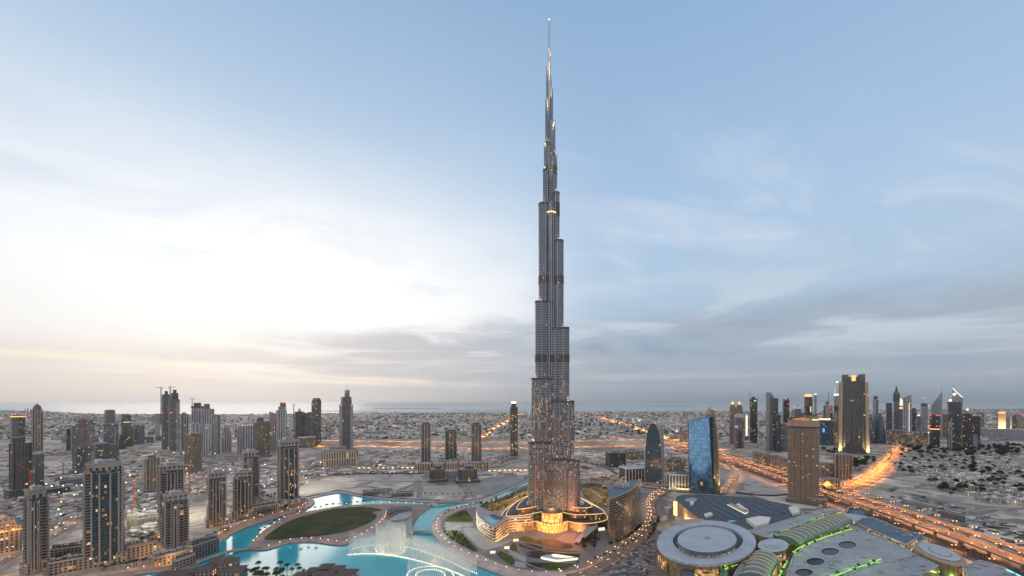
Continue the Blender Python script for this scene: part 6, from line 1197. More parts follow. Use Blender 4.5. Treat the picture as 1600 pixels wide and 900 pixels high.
# footbridges
def footbridge(label, px, w, rise, z=1.7):
    P = smooth_line([gp(x, y, z) for x, y in px], 6); n = len(P); P = [p+Vector((0, 0, rise*math.sin(math.pi*i/(n-1)))) for i, p in enumerate(P)]; e = thing('footbridge', label, 'bridge', P[0]); o = P[0]
    b = MB(); b.strip(P, w, None, 0.9); b.build('deck', M['concrete'], e, o)
    for s_ in (-1, 1):
        Q = [p+Vector((-(P[min(i+1, n-1)]-P[max(i-1, 0)]).y, (P[min(i+1, n-1)]-P[max(i-1, 0)]).x, 0)).normalized()*s_*(w/2-0.1)+Vector((0, 0, 1.1)) for i, p in enumerate(P)]
        b = MB(); b.strip(Q, 0.2, None, 1.1); b.build('railing', M['kerb'], e, o)
    for f in (0.2, 0.4, 0.6, 0.8): p = P[int(f*(n-1))]; b = MB(); b.lathe([(1.1, -0.2), (1.1, p.z-0.9)], 10, 0, p.x, p.y); b.build('pier', M['concrete'], e, o)
footbridge('long low arched footbridge from the promenade to the island', [(308, 879), (330, 872), (350, 866), (370, 861), (390, 857)], 5.0, 1.6); footbridge('arched white bridge over the canal by the island', [(668, 790), (684, 787), (700, 785), (722, 784)], 7, 4.0); footbridge('dark footbridge across the canal beside the fountain', [(643, 832.5), (660, 832), (677, 832.5)], 5, 1.0)

for x, y in ((333, 838), (318, 847), (302, 860), (288, 875), (372, 822), (412, 801), (432, 796), (344, 830)): warm_light(None, gp(x, y, 3), 14000, (1.0, 0.50, 0.06), 1, 'tree_uplight')
# brown roofed lakeside market halls at the bottom edge
def hip(e, cx, cyy, w, d, z0, zr, rot, over=1.4, name='roof'):
    c, q = math.cos(rot), math.sin(rot); tr = lambda x, y, z: (cx+x*c-y*q, cyy+x*q+y*c, z); a, b2 = w/2+over, d/2+over; r = max(0.0, a-b2); b = MB()
    A = [tr(-a, -b2, z0), tr(a, -b2, z0), tr(a, b2, z0), tr(-a, b2, z0)]; L, Rr = tr(-r, 0, zr), tr(r, 0, zr)
    b.face([A[0], A[1], Rr, L]); b.face([A[2], A[3], L, Rr]); b.face([A[1], A[2], Rr]); b.face([A[3], A[0], L]); b.face([A[3], A[2], A[1], A[0]]); return b.build(name, M['roof_brown'], e)
def market(label, x, y, parts, rot):
    p = gp(x, y); e = thing('market_hall', label, 'market hall', p, R(rot))
    for (cx, cyy, w, d, h, hr) in parts:
        b = MB(); b.box(cx, cyy, w, d, 0, h); b.build('wall', FA['lowrise'], e); hip(e, cx, cyy, w, d, h, hr, 0.0)
market('brown hip roofed hall with a square tower roof at the foot of the footbridge', 345, 899, [(-15, -4, 24, 14, 11, 14.5), (6, 4, 17, 15, 15, 19.5), (-8, 12, 17, 14, 12, 16.5), (16, -8, 22, 16, 9, 13)], 12)
market('long brown roofed market gallery lit along its eaves at the bottom left', 292, 905, [(0, 0, 52, 12, 9, 11.5), (-10, -10, 40, 10, 8, 10.5)], 14)
market('cluster of brown hip roofs beside the lake at the bottom', 508, 905, [(-14, 4, 13, 11, 9, 12.5), (-2, 8, 14, 12, 11, 14.5), (12, 5, 13, 12, 10, 13.5), (2, -6, 22, 14, 8, 12), (25, -2, 20, 13, 8, 12), (-24, -4, 14, 12, 8, 11)], 4)
for x, y in ((282, 890), (300, 889), (320, 890), (360, 885), (493, 892), (505, 893), (470, 898), (430, 900)): warm_light(None, gp(x, y, 6), 9000, (1.0, 0.55, 0.2), 1, 'eaves_light')

# ---------------------------------------------------------------- the fountain
def water_spray():
    m, t, o = mat('fountain_spray'); p = ocoord(t); s = sep(t, p); u, v, _ = uvs(t)
    n = noise(t, xyz(t, u*0.9, v*0.05, 0.0), 1.0, 4.0); d = t.nodes.new('ShaderNodeBsdfDiffuse'); d.inputs[0].default_value = (0.88, 0.86, 0.80, 1); tl = t.nodes.new('ShaderNodeBsdfTranslucent'); tl.inputs[0].default_value = (0.88, 0.86, 0.80, 1)
    a = t.nodes.new('ShaderNodeMixShader'); a.inputs[0].default_value = 0.5; t.links.new(d.outputs[0], a.inputs[1]); t.links.new(tl.outputs[0], a.inputs[2])
    tr = t.nodes.new('ShaderNodeBsdfTransparent'); x = t.nodes.new('ShaderNodeMixShader'); f = n.ramp(0.25, 0.75, 0.14, 0.36)*v.ramp(1.0, 0.35, 0.0, 1.0)
    t.links.new(f.o, x.inputs[0]); t.links.new(tr.outputs[0], x.inputs[1]); t.links.new(a.outputs[0], x.inputs[2]); t.links.new(x.outputs[0], o.inputs[0]); return m
M['jet_glow'] = glowing('jet_glow', (1.0, 0.86, 0.62), 2.2)
SPRAY = water_spray()
def fountain(label, px, zh, closed, n_jets, spread=1.6, shells=2):
    P = [gp(x, y, 0.6) for x, y in px]; P = smooth_line(P, 6, closed); e = thing('fountain', label, 'fountain', P[0], 0, None); o = P[0]
    L = [0.0]
    for a, c in zip(P, P[1:]+([P[0]] if closed else [])): L.append(L[-1]+(c-a).length)
    tot = L[-1]
    def at(s):
        s %= tot if closed else tot+1e-6
        for k in range(len(L)-1):
            if L[k+1] >= s: return P[k].lerp(P[(k+1) % len(P)], (s-L[k])/max(1e-6, L[k+1]-L[k]))
        return P[-1]
    jm = MB(); jm.lathe([(0.25, 0), (0.42, 0.5), (0.62, 0.85), (0.05, 1.0)], 6); jet = None
    for i in range(n_jets):
        q = at(tot*i/(n_jets if closed else n_jets-1)); hgt = zh*rnd.uniform(0.75, 1.08)
        if jet is None: jet = j = jm.build('water_jet', SPRAY2, e)
        else: j = jet.copy(); col.objects.link(j)
        j.location = (q.x-o.x, q.y-o.y, 0); j.scale = (1.3, 1.3, hgt)
        if True:
            l = MB(); l.lathe([(0.62, 0.4), (0.6, 1.2), (0.05, 1.6)], 6, 0, q.x-o.x, q.y-o.y-1.6); l.build('jet_light', M['jet_glow'], e)
    for k in range(shells):
        b = MB(); m = max(24, int(tot/3)); off = (k-(shells-1)/2)*spread
        pts = [at(tot*i/m) for i in range(m+(0 if closed else 1))]
        hs = [zh*(0.92+0.14*rnd.random()) for _ in pts]
        for i in range(len(pts) if closed else len(pts)-1):
            a, c = pts[i], pts[(i+1) % len(pts)]; d = Vector((0, off, 0)); ha, hc = hs[i], hs[(i+1) % len(pts)]; u0 = tot*i/m; u1 = tot*(i+1)/m
            b.face([a+d, c+d, c+d+Vector((0, 0, hc)), a+d+Vector((0, 0, ha))], [(u0, 0), (u1, 0), (u1, 1), (u0, 1)])
        b.build('spray', SPRAY, e, o)
    return e
def jetm():
    m, t, o = mat('water_jet'); p = t.nodes.new('ShaderNodeBsdfDiffuse'); p.inputs[0].default_value = (0.88, 0.88, 0.84, 1); tr = t.nodes.new('ShaderNodeBsdfTransparent'); x = t.nodes.new('ShaderNodeMixShader'); x.inputs[0].default_value = 0.10
    t.links.new(tr.outputs[0], x.inputs[1]); t.links.new(p.outputs[0], x.inputs[2]); t.links.new(x.outputs[0], o.inputs[0]); return m
SPRAY2 = jetm()
fountain('long curved fountain arc throwing a pale curtain of water across the lake', [(545, 867), (570, 865.5), (600, 866.5), (630, 871), (660, 878), (690, 887), (715, 896), (735, 906)], 31, False, 90)
fountain('outer ring of the lit circular fountain before the island tip', ringpts(610.5, 858, 23, 10, 14), 36, True, 44); fountain('inner ring of the lit circular fountain before the island tip', ringpts(610.5, 858.5, 16, 6.5, 12), 30, True, 26, shells=1)
fountain('outer ring of the large circular fountain cut by the bottom edge', ringpts(673, 899, 36, 14, 16), 16, True, 60, shells=1); fountain('inner ring of the large circular fountain cut by the bottom edge', ringpts(673, 899, 23, 9, 12), 12, True, 36, shells=1)
# further rows of low jets filling the curtain
fountain('second low fountain row behind the long curved arc', [(552, 858), (585, 852), (640, 856), (690, 872), (725, 888), (745, 896)], 22, False, 60, shells=2)

for x, y in ((570, 861), (600, 861), (640, 866), (680, 878), (610, 857)): warm_light(None, gp(x, y, 5), 12000, (1.0, 0.88, 0.66), 2.5, 'fountain_light')
for x, y in ((775, 788), (790, 782), (806, 776), (818, 768), (800, 789), (770, 795), (912, 762), (930, 768), (945, 778), (920, 780), (938, 760), (795, 824), (812, 827), (905, 827), (925, 825), (940, 822), (782, 812), (945, 806), (818, 783), (906, 783)): warm_light(None, gp(x, y, 6), 130000, (1.0, 0.52, 0.2), 1.0, 'garden_light')
# ---------------------------------------------------------------- trees
def leaf_quads(b, r, n, cx, cyy, cz, sx, sy, sz, size, m=0):
    for _ in range(n):
        while True:
            x, y, z = (r.uniform(-1, 1) for _ in range(3)); q = x*x+y*y+z*z
            if 0.12 < q < 1: break
        k = 0.75+0.35*math.sin(x*5+cx*3)*math.cos(y*4+z*3)
        p = Vector((cx+x*sx*k, cyy+y*sy*k, cz+z*sz*k)); a = Vector((r.uniform(-1, 1), r.uniform(-1, 1), r.uniform(-0.6, 0.6))).normalized(); c = a.cross(Vector((r.uniform(-1, 1), r.uniform(-1, 1), 1))).normalized(); s_ = size*r.uniform(0.6, 1.25)
        b.face([p-a*s_-c*s_*0.6, p+a*s_*0.3-c*s_, p+a*s_+c*s_*0.5, p-a*s_*0.4+c*s_], m=m)
def tree_proto(label, group, seed, h=7.5, leafm='leaf', wide=1.0):
    r = random.Random(seed); e = thing('broadleaf_tree', label, 'tree', (0, 0, -50), 0, group); b = MB(); b.tube([(0, 0, 0), (0.1, 0.05, h*0.3), (0.0, 0.1, h*0.55)], 0.28, 6, r2=0.14)
    for i in range(4): a = i*1.6+seed; b.tube([(0, 0, h*0.35), (math.cos(a)*1.2*wide, math.sin(a)*1.2*wide, h*0.62)], 0.12, 5, r2=0.04)
    b.build('trunk', M['bark'], e); b = MB()
    for i in range(6): a = i*1.05+seed; leaf_quads(b, r, 34, math.cos(a)*1.6*wide, math.sin(a)*1.6*wide, h*(0.56+0.10*math.sin(a*2+seed)), 1.5*wide, 1.5*wide, 1.2, 0.55)
    leaf_quads(b, r, 50, 0.2, 0, h*0.76, 1.7*wide, 1.6*wide, 1.5, 0.55); b.build('crown', M[leafm], e); return e
def palm_proto(label, group, seed, h=8.0):
    r = random.Random(seed); e = thing('palm_tree', label, 'palm', (0, 0, -50), 0, group); b = MB(); b.tube([(0, 0, 0), (0.15, 0, h*0.5), (0.05, 0.1, h)], 0.26, 6, r2=0.17); b.build('trunk', M['bark'], e); b = MB()
    for i in range(18):
        a = 2*math.pi*i/18+r.uniform(-0.1, 0.1); up = r.uniform(0.1, 0.9); L = r.uniform(2.3, 3.1); pts = [Vector((0, 0, h)), Vector((math.cos(a)*L*0.5, math.sin(a)*L*0.5, h+up*1.1)), Vector((math.cos(a)*L*0.85, math.sin(a)*L*0.85, h+up*0.7-0.5)), Vector((math.cos(a)*L, math.sin(a)*L, h+up*0.2-1.4))]; nr = Vector((-math.sin(a), math.cos(a), 0)); ws = [0.12, 0.5, 0.4, 0.08]
        for k in range(3): b.face([pts[k]-nr*ws[k]-Vector((0, 0, 0.15)), pts[k+1]-nr*ws[k+1]-Vector((0, 0, 0.15)), pts[k+1], pts[k]]); b.face([pts[k], pts[k+1], pts[k+1]+nr*ws[k+1]-Vector((0, 0, 0.15)), pts[k]+nr*ws[k]-Vector((0, 0, 0.15))])
    b.build('crown', M['palm_leaf'], e); return e
def scatter(proto, pts, z=0.0, s0=0.8, s1=1.3):
    ch = tree_of(proto)
    for i, (x, y) in enumerate(pts):
        p = gp(x, y, z); s_ = rnd.uniform(s0, s1)
        if i == 0: proto.location = p; proto.scale = (s_,)*3; proto.rotation_euler.z = rnd.uniform(0, 6.28)
        else: copy_tree(proto, p, rnd.uniform(0, 6.28), None, s_, ch)
def inside(x, y, poly):
    c = False; n = len(poly)
    for i in range(n):
        a, b = poly[i], poly[(i+1) % n]
        if (a[1] > y) != (b[1] > y) and x < (b[0]-a[0])*(y-a[1])/(b[1]-a[1])+a[0]: c = not c
    return c
def fill(poly, n, avoid=()):
    out = []; xs = [p[0] for p in poly]; ys = [p[1] for p in poly]; k = 0
    while len(out) < n and k < 9000:
        k += 1; x, y = rnd.uniform(min(xs), max(xs)), rnd.uniform(min(ys), max(ys))
        if inside(x, y, poly) and not any(inside(x, y, a) for a in avoid): out.append((x, y))
    return out
def along(px, step, jit=0.0):
    out = []; d = 0.0
    for a, b in zip(px, px[1:]):
        L = math.hypot(b[0]-a[0], b[1]-a[1])
        while d < L: f = d/L; out.append((a[0]+(b[0]-a[0])*f+rnd.uniform(-jit, jit), a[1]+(b[1]-a[1])*f+rnd.uniform(-jit, jit)*0.4)); d += step
        d -= L
    return out
VIL = [(1392, 706), (1420, 698), (1500, 700), (1560, 696), (1600, 694), (1600, 790), (1560, 770), (1480, 775), (1440, 748), (1400, 735), (1385, 722)]
scatter(tree_proto('dark broadleaf tree growing between the pale villas right of the highway bend', 'trees between the villas', 3, 8.5, 'leaf', 1.25), fill(VIL, 130), 0, 1.0, 2.2)
scatter(tree_proto('dark broadleaf tree in the grove behind the villas beneath the dark glass towers', 'trees of the dark grove', 5, 9.5, 'leaf', 1.3), fill([(1400, 698), (1480, 704), (1540, 700), (1600, 694), (1600, 712), (1500, 716), (1405, 708)], 70)+fill([(1335, 722), (1372, 712), (1368, 724), (1340, 740), (1322, 736)], 18)+fill([(1285, 700), (1310, 704), (1306, 712), (1284, 712)], 8), 0, 1.5, 2.6)
scatter(tree_proto('small garden tree in the lit grounds around the skyscraper', 'garden trees round the skyscraper', 8, 6.5, 'leaf', 0.9), fill([(770, 783), (800, 772), (824, 766), (822, 778), (800, 788), (785, 800), (766, 797), (748, 790)], 34)+fill([(908, 758), (940, 755), (952, 775), (950, 790), (925, 785), (908, 775)], 22)+fill([(896, 856), (905, 845), (930, 833), (945, 840), (930, 860), (905, 862)], 20)+along([(953, 853), (975, 845), (992, 834), (1005, 820)], 5, 2)+along([(1028, 812), (1022, 830), (1010, 845)], 6, 2), 0.7)
scatter(tree_proto('bushy green tree in the park between the dark pools and the lit plaza', 'park trees by the plaza', 12, 6.0, 'leaf_green', 0.9), fill([(698, 812), (704, 806), (720, 800), (735, 806), (737, 814)], 14)+fill([(700, 832), (716, 832), (745, 860), (735, 856)], 16)+along([(694, 822), (695, 835), (712, 848), (740, 863)], 6, 1), 0.9, 0.6, 1.0)
scatter(palm_proto('palm tree on the orange lit promenade round the island lawn', 'palms round the lawn', 2), along([(406, 836), (424, 824), (446, 811.5), (470, 803), (505, 796), (540, 791.5), (575, 789)], 9.5)+along([(470, 846), (500, 845)], 12), 1.7, 0.8, 1.1)
scatter(palm_proto('palm tree in the dark row along the far lake shore', 'palms on the far shore', 4, 6), along([(664, 774.5), (738, 774.5)], 9)+along([(570, 772), (640, 778)], 10), 0.1, 0.8, 1.1)
scatter(palm_proto('palm tree in the thick clump between the brown roofs at the bottom edge', 'palms between the brown roofs', 6, 8), fill([(384, 899), (395, 893), (425, 889), (465, 892), (480, 902), (440, 912), (390, 912)], 34), 0.3, 0.9, 1.3)
scatter(palm_proto('palm tree lining the boulevard and the shore promenade by the skyscraper', 'palms along the shore promenade', 9, 7), along([(690, 812), (702, 803), (722, 797), (744, 791)], 7)+along([(930, 880), (955, 870), (990, 850), (1012, 830), (1024, 806)], 8, 1)+along([(776, 783), (800, 777), (822, 766)], 6, 1), 1.6, 0.8, 1.1)
scatter(palm_proto('palm tree among the terraces below the near lakeside towers', 'palms by the near lakeside towers', 11, 7), fill([(78, 868), (130, 850), (135, 866), (85, 880)], 22)+along([(160, 893), (230, 882), (262, 874), (300, 862), (330, 842), (360, 825), (400, 808), (440, 799), (476, 786)], 7, 3)+fill([(300, 850), (322, 838), (326, 846), (304, 858)], 6)+fill([(406, 776), (432, 770), (432, 782), (408, 786)], 12)+fill([(214, 842), (244, 838), (244, 846), (216, 850)], 8), 0.4, 0.8, 1.2)
scatter(palm_proto('palm tree beside the viaduct and the oval building', 'palms by the viaduct', 13, 9), along([(1502, 860), (1512, 868), (1530, 874), (1545, 880)], 7, 2)+along([(1376, 808), (1392, 816)], 6), 0.4, 0.9, 1.2)
# ---------------------------------------------------------------- houses
def villa_proto(label, group, k, wall, roofm):
    r = random.Random(k); e = thing('villa', label, 'house', (0, 0, -60), 0, group); w, d, h = 15+2*k, 11+k, 6.5
    b = MB(); b.box(0, 0, w, d, 0, h); b.box(w*0.42, -d*0.4, w*0.4, d*0.5, 0, h*0.55); b.build('wall', FA['villa'] if wall is None else wall, e)
    b = MB(); b.box(0, 0, w+0.8, d+0.8, h, h+0.5); b.build('roof', M[roofm], e); b = MB(); b.box(-w*0.2, d*0.1, 4.5, 3.5, h+0.5, h+2.9); b.build('roof_hut', M['white'], e); return e
FA['villa'] = facade('villa_wall', (0.50, 0.47, 0.44), (0.05, 0.05, 0.05), 3.2, 4.0, 0.3, 0.4, 0.14, (1.0, 0.62, 0.28), 1.4)
FA['villa_dim'] = facade('villa_wall_plain', (0.36, 0.33, 0.31), (0.05, 0.05, 0.05), 3.2, 4.0, 0.3, 0.4, 0.10, (1.0, 0.62, 0.28), 1.4)
def villas(pts, label, group, wall=None, s0=0.7, s1=1.2):
    ps = [villa_proto(label, group, k, wall if k != 1 else FA['villa_dim'], m) for k, m in ((0, 'white'), (1, 'concrete'), (2, 'roof_grey'))]; ch = [tree_of(p) for p in ps]; base = rnd.uniform(0, 1.5)
    for i, (x, y) in enumerate(pts):
        q = i % 3; s_ = rnd.uniform(s0, s1); rz = base+rnd.choice((0, math.pi/2, math.pi))+rnd.uniform(-0.1, 0.1)
        if i < 3: ps[q].location = gp(x, y); ps[q].scale = (s_,)*3; ps[q].rotation_euler.z = rz
        else: copy_tree(ps[q], gp(x, y), rz, None, s_, ch[q])
def spaced(poly, n, dx, dy, avoid=()):
    out = []; k = 0; xs = [p[0] for p in poly]; ys = [p[1] for p in poly]
    while len(out) < n and k < 20000:
        k += 1; x, y = rnd.uniform(min(xs), max(xs)), rnd.uniform(min(ys), max(ys))
        if inside(x, y, poly) and not any(inside(x, y, a) for a in avoid) and not any(abs(x-a) < dx and abs(y-c) < dy for a, c in out): out.append((x, y))
    return out
villas(spaced([(1396, 714), (1420, 708), (1540, 714), (1600, 708), (1600, 752), (1540, 738), (1480, 752), (1440, 745), (1400, 734)], 95, 9, 3.2), 'pale flat roofed villa among dark trees right of the highway bend', 'villas right of the highway')
villas(spaced([(1490, 748), (1530, 742), (1600, 768), (1600, 786), (1560, 790), (1500, 772)], 26, 14, 4.5), 'white walled house in the nearest row behind the sand field on the right', 'houses behind the sand field', None, 0.9, 1.4)
villas(spaced([(560, 674), (660, 671), (740, 671), (790, 671), (795, 684), (700, 684), (600, 682), (560, 683)], 50, 7, 2)+spaced([(905, 673), (960, 669), (1000, 676), (1010, 684), (940, 684), (905, 684)], 32, 7, 2)+spaced([(560, 706), (650, 706), (690, 708), (690, 713), (600, 719), (560, 714)], 16, 10, 2.5), 'grey white villa in the suburb beyond the orange lit highways', 'villas of the suburb', None, 1.0, 1.7)
# site huts and sheds over the open ground on the left
hut = thing('site_hut', 'small grey site hut or parked container on the open ground left of the lake', 'hut', (0, 0, -60), 0, 'site huts on the open ground'); b = MB(); b.box(0, 0, 14, 5, 0, 3.2); b.build('body', M['concrete'], hut); b = MB(); b.box(0, 0, 14.6, 5.6, 3.2, 3.6); b.build('roof', M['white'], hut)
hp = spaced([(60, 735), (200, 728), (300, 745), (420, 730), (490, 742), (470, 760), (400, 772), (310, 772), (200, 790), (80, 790)], 70, 7, 2.5, [[(130, 715), (195, 715), (195, 800), (130, 800)], [(285, 700), (320, 700), (320, 742), (285, 742)]])+spaced([(200, 780), (246, 775), (246, 835), (200, 835)], 14, 6, 4)+spaced([(480, 735), (560, 730), (640, 728), (650, 735), (560, 736), (490, 746)], 22, 6, 2)
ch = tree_of(hut)
for i, (x, y) in enumerate(hp):
    s_ = rnd.uniform(0.7, 1.6)
    if i == 0: hut.location = gp(x, y)
    else: copy_tree(hut, gp(x, y), rnd.uniform(0, 3.1), None, s_, ch)
# loose material lying about the building land, too much to count
def clutter():
    b = MB(); r = random.Random(21); mats = [M['white'], M['concrete'], M['dark_concrete'], M['rose_stone'], M['hoarding'], M['roof_grey']]
    zones = [([(0, 700), (130, 695), (260, 706), (480, 722), (560, 716), (560, 735), (480, 746), (470, 768), (400, 774), (320, 775), (250, 800), (130, 812), (60, 835), (0, 790)], 1900), ([(560, 704), (650, 704), (800, 705), (815, 735), (660, 745), (560, 740)], 420), ([(905, 700), (1000, 700), (1060, 705), (1000, 735), (905, 735)], 260), ([(1385, 760), (1480, 788), (1600, 835), (1600, 855), (1480, 815), (1400, 790)], 260), ([(905, 735), (1010, 760), (1000, 768), (905, 756)], 90), ([(196, 770), (250, 770), (250, 840), (200, 850)], 240), ([(1280, 700), (1390, 700), (1370, 735), (1290, 745)], 120)]
    for poly, n in zones:
        for x, y in fill(poly, n):
            q = MN.noise(Vector((x*0.05, y*0.12, 3.0)))
            if q < -0.05: continue
            p = gp(x, y); k = 1+p.y/1400; w = r.uniform(1.5, 7)*k
            b.box(p.x, p.y, w, r.uniform(1.2, 3.5)*k, 0, r.uniform(0.8, 3.4)*k*0.8, r.choice((0.3, 0.5, 1.9, 2.6)), r.choices(range(6), (5, 6, 5, 2, 2, 4))[0])
            if r.random() < 0.12: b.box(p.x+w, p.y, w*4, 0.4, 0, 2.2, r.choice((0.3, 1.9, 2.8)), 2)
    tag(b.build('building_material', mats), kind='stuff')
# hoarding round the plots on the far shore
for lab, px in (('dark blue hoarding along the far lake embankment', [(478, 776), (500, 771.5), (532, 766), (560, 771.5), (600, 776.5), (680, 781), (735, 780.5), (770, 772), (822, 748.5)]), ('dark blue hoarding behind the levelled sand field', [(470, 741.5), (520, 741), (580, 739), (650, 739.5)]), ('dark fence ring round the vacant lot behind the parking hall', [(1150, 768), (1180, 772), (1210, 773), (1231, 771)])):
    P = smooth_line([gp(x, y, 3.0) for x, y in px], 4); e = thing('hoarding', lab, 'fence', (P[0].x, P[0].y, 0)); b = MB(); b.strip(P, 0.5, None, 2.95); b.build('panel', M['hoarding'], e, e.location)
heap = thing('sand_heap', 'rounded heap of dug sand on the vacant plots', 'sand heap', (0, 0, -60), 0, 'sand heaps on vacant plots'); b = MB(); b.lathe([(9, 0), (7, 1.4), (4, 2.9), (1.5, 3.6), (0.1, 3.8)], 12, 0, 0, 0, 1.3, 1.0); b.build('heap', M['grey_sand'], heap); ch = tree_of(heap)
for i, (x, y) in enumerate(spaced([(560, 742), (650, 741), (655, 750), (570, 748)], 8, 6, 2)+spaced([(740, 756), (810, 747), (790, 764), (745, 770)], 10, 6, 2)+spaced([(1400, 755), (1480, 775), (1590, 815), (1590, 845), (1470, 800)], 16, 8, 4)+spaced([(60, 715), (200, 712), (300, 735), (200, 740)], 10, 8, 3)+spaced([(1170, 748), (1225, 756), (1225, 768), (1165, 764)], 6, 6, 3)):
    if i == 0: heap.location = gp(x, y)
    else: copy_tree(heap, gp(x, y), rnd.uniform(0, 3), None, (rnd.uniform(0.5, 1.4), rnd.uniform(0.5, 1.2), rnd.uniform(0.5, 1.1)), ch)
bth = thing('sales_booth', 'small pale booth with a bright lit front in the long row beyond the lake', 'booth', (0, 0, -60), 0, 'lit booths in a long row'); b = MB(); b.box(0, 0, 8, 6, 0, 4.0); b.build('body', M['white'], bth); b = MB(); b.box(0, -3.1, 6.5, 0.2, 0.4, 3.2); b.build('lit_front', M['strip_warm'], bth); b = MB(); b.box(0, -0.5, 9, 8, 4.0, 4.4); b.build('roof', M['roof_grey'], bth); ch = tree_of(bth)
for i, (x, y) in enumerate(along([(562, 732), (652, 731)], 7.5)+along([(765, 736), (822, 735)], 8)+along([(1060, 764.5), (1120, 768)], 6)):
    if i == 0: bth.location = gp(x, y)
    else: copy_tree(bth, gp(x, y), 0, None, None, ch)
# medium blocks in the distance on the left
mb = spaced([(60, 700), (60, 672), (160, 664), (240, 672), (330, 672), (470, 668), (520, 676), (520, 694), (400, 694), (300, 698)], 34, 8, 2.5)
for i, (x, y) in enumerate(mb):
    w = rnd.uniform(5, 12); t = T('plain grey mid height block among the distant left towers', x-w/2, x+w/2, y, y-rnd.uniform(4, 13), rnd.uniform(0.5, 1), rnd.uniform(-20, 20), rect, 'mid_block', 'block', 'mid height blocks among the left towers'); t.shaft(rnd.choice(('slate', 'pale_strip', 'cream', 'teal', 'lowrise'))); t.plant(0.4, 3)
# the far suburb, too many houses to count
from mathutils import noise as MN
def far_field():
    mats = [M['white'], M['concrete'], M['cream'], M['roof_grey'], M['far_lit'], M['far_lit2']]; b = MB(); tr = MB(); lp = MB(); r = random.Random(5)
    towers_y = 0
    for _ in range(19000):
        y = 640.0+r.random()**1.45*47; x = r.uniform(-40, 1640)
        if y < coast_y(x)+0.45: continue
        if 470 < x < 1130 and y > 686: continue
        p = gp(x, y); D = p.y; q0 = MN.noise(Vector((p.x*0.0011, p.y*0.0011, 0.0))); q1 = MN.noise(Vector((p.x*0.004, p.y*0.004, 7.0)))
        if q1 < -0.12 and r.random() < 0.8: continue
        if D > 13000: continue
        w = r.uniform(12, 24)*(1.0+D/9000); d = r.uniform(10, 20); h = r.uniform(5, 9)*(1+D/12000); m = r.choices(range(4), (4, 3, 3, 2))[0]
        if r.random() < 0.03: h *= 2.2; w *= 1.5
        b.box(p.x, p.y, w, d, 0, h, r.choice((0.2, 0.25, 1.8)), m, r.choice((0, 1, 3, 3)))
        if r.random() < 0.14: b.box(p.x, p.y-d*0.75, w*0.5, 0.6, 1.0, h*0.75, 0, 4 if r.random() < 0.75 else 5)
        if r.random() < 0.45+q0*1.3:
            q = gp(x+r.uniform(-6, 6), y+r.uniform(-0.5, 0.5)); s_ = r.uniform(4, 10)*(1+D/14000)
            tr.lathe([(s_*0.5, 1), (s_, s_*0.5), (s_*0.75, s_*0.95), (0.1, s_*1.25)], 6, 0, q.x, q.y, r.uniform(0.7, 1.6), 1.0, False)
        if r.random() < 0.13-q0*0.12:
            q = gp(x, y); k = 0.9+D/4200; z = 9; lp.lathe([(0.05, z-k), (k*0.7, z), (0.05, z+k)], 5, 0 if r.random() < 0.7 else 1, q.x, q.y)
    tag(b.build('suburb_houses', mats), kind='stuff'); tag(tr.build('suburb_trees', M['leaf']), kind='stuff'); tag(lp.build('suburb_lamps', [M['lamp_amber_far'], M['lamp_white_far']]), kind='stuff')
M['far_lit'] = glowing('lit_house_front', (1.0, 0.55, 0.25), 1.0); M['far_lit2'] = glowing('lit_house_front_white', (1.0, 0.85, 0.62), 1.3)
M['lamp_amber_far'] = glowing('amber_street_light', (1.0, 0.50, 0.20), 3.0); M['lamp_white_far'] = glowing('white_street_light', (1.0, 0.85, 0.6), 3.5)
far_field(); clutter()

# ---------------------------------------------------------------- street lamps and traffic
def lamp_proto(name, label, group, h, watts, colr, headm, double=True, head=0.5, cone=150.0):
    e = thing(name, label, 'street lamp', (0, 0, -70), 0, group); b = MB(); b.tube([(0, 0, 0), (0, 0, h)], 0.14, 6, r2=0.08); b.build('post', M['lamp_post'], e)
    if double:
        for s_ in (-1, 1):
            b = MB(); b.tube([(0, 0, h-0.4), (s_*1.2, 0, h+0.1), (s_*2.2, 0, h+0.15)], 0.07, 5); b.build('arm', M['lamp_post'], e); b = MB(); b.box(s_*2.4, 0, head*2.2, head, h, h+0.25, 0, bottom=True); b.build('lamp_head', M[headm], e)
    else: bead(e, 0, 0, h+head, head, M[headm], 'lamp_head')
    if double:
        l = bpy.data.lights.new('lamp_light', 'SPOT'); l.energy = watts*LAMPS; l.color = colr; l.shadow_soft_size = 0.0; l.spot_size = R(cone); l.spot_blend = 1.0; o = bpy.data.objects.new('lamp_light', l); col.objects.link(o); o.location = (0, 0.6, h-0.3); o.parent = e
    else:
        l = bpy.data.lights.new('lamp_light', 'SPOT'); l.energy = watts*LAMPS; l.color = colr; l.shadow_soft_size = 0.0; l.spot_size = R(152); l.spot_blend = 1.0; o = bpy.data.objects.new('lamp_light', l); col.objects.link(o); o.location = (0, head*1.9, h+head); o.parent = e
    return e
def lamps(proto, pts):
    ch = tree_of(proto)
    for i, (p, a) in enumerate(pts):
        if i == 0: proto.location = p; proto.rotation_euler.z = a
        else: copy_tree(proto, p, a, None, None, ch)
def on_line(px, z, step, side=0.0, start=0.0):
    P = smooth_line([gp(x, y, z) for x, y in px], 6); out = []; d = start
    for a, b in zip(P, P[1:]):
        L = (b-a).length; t = (b-a).normalized(); nr = Vector((-t.y, t.x, 0)); 
        while d < L: out.append((a+t*d+nr*side, math.atan2(t.y, t.x)+math.pi/2)); d += step
        d -= L
    return [o for o in out if -60 < proj(o[0])[0] < 1660]
ORANGE = (1.0, 0.31, 0.045)
HWL = 900000
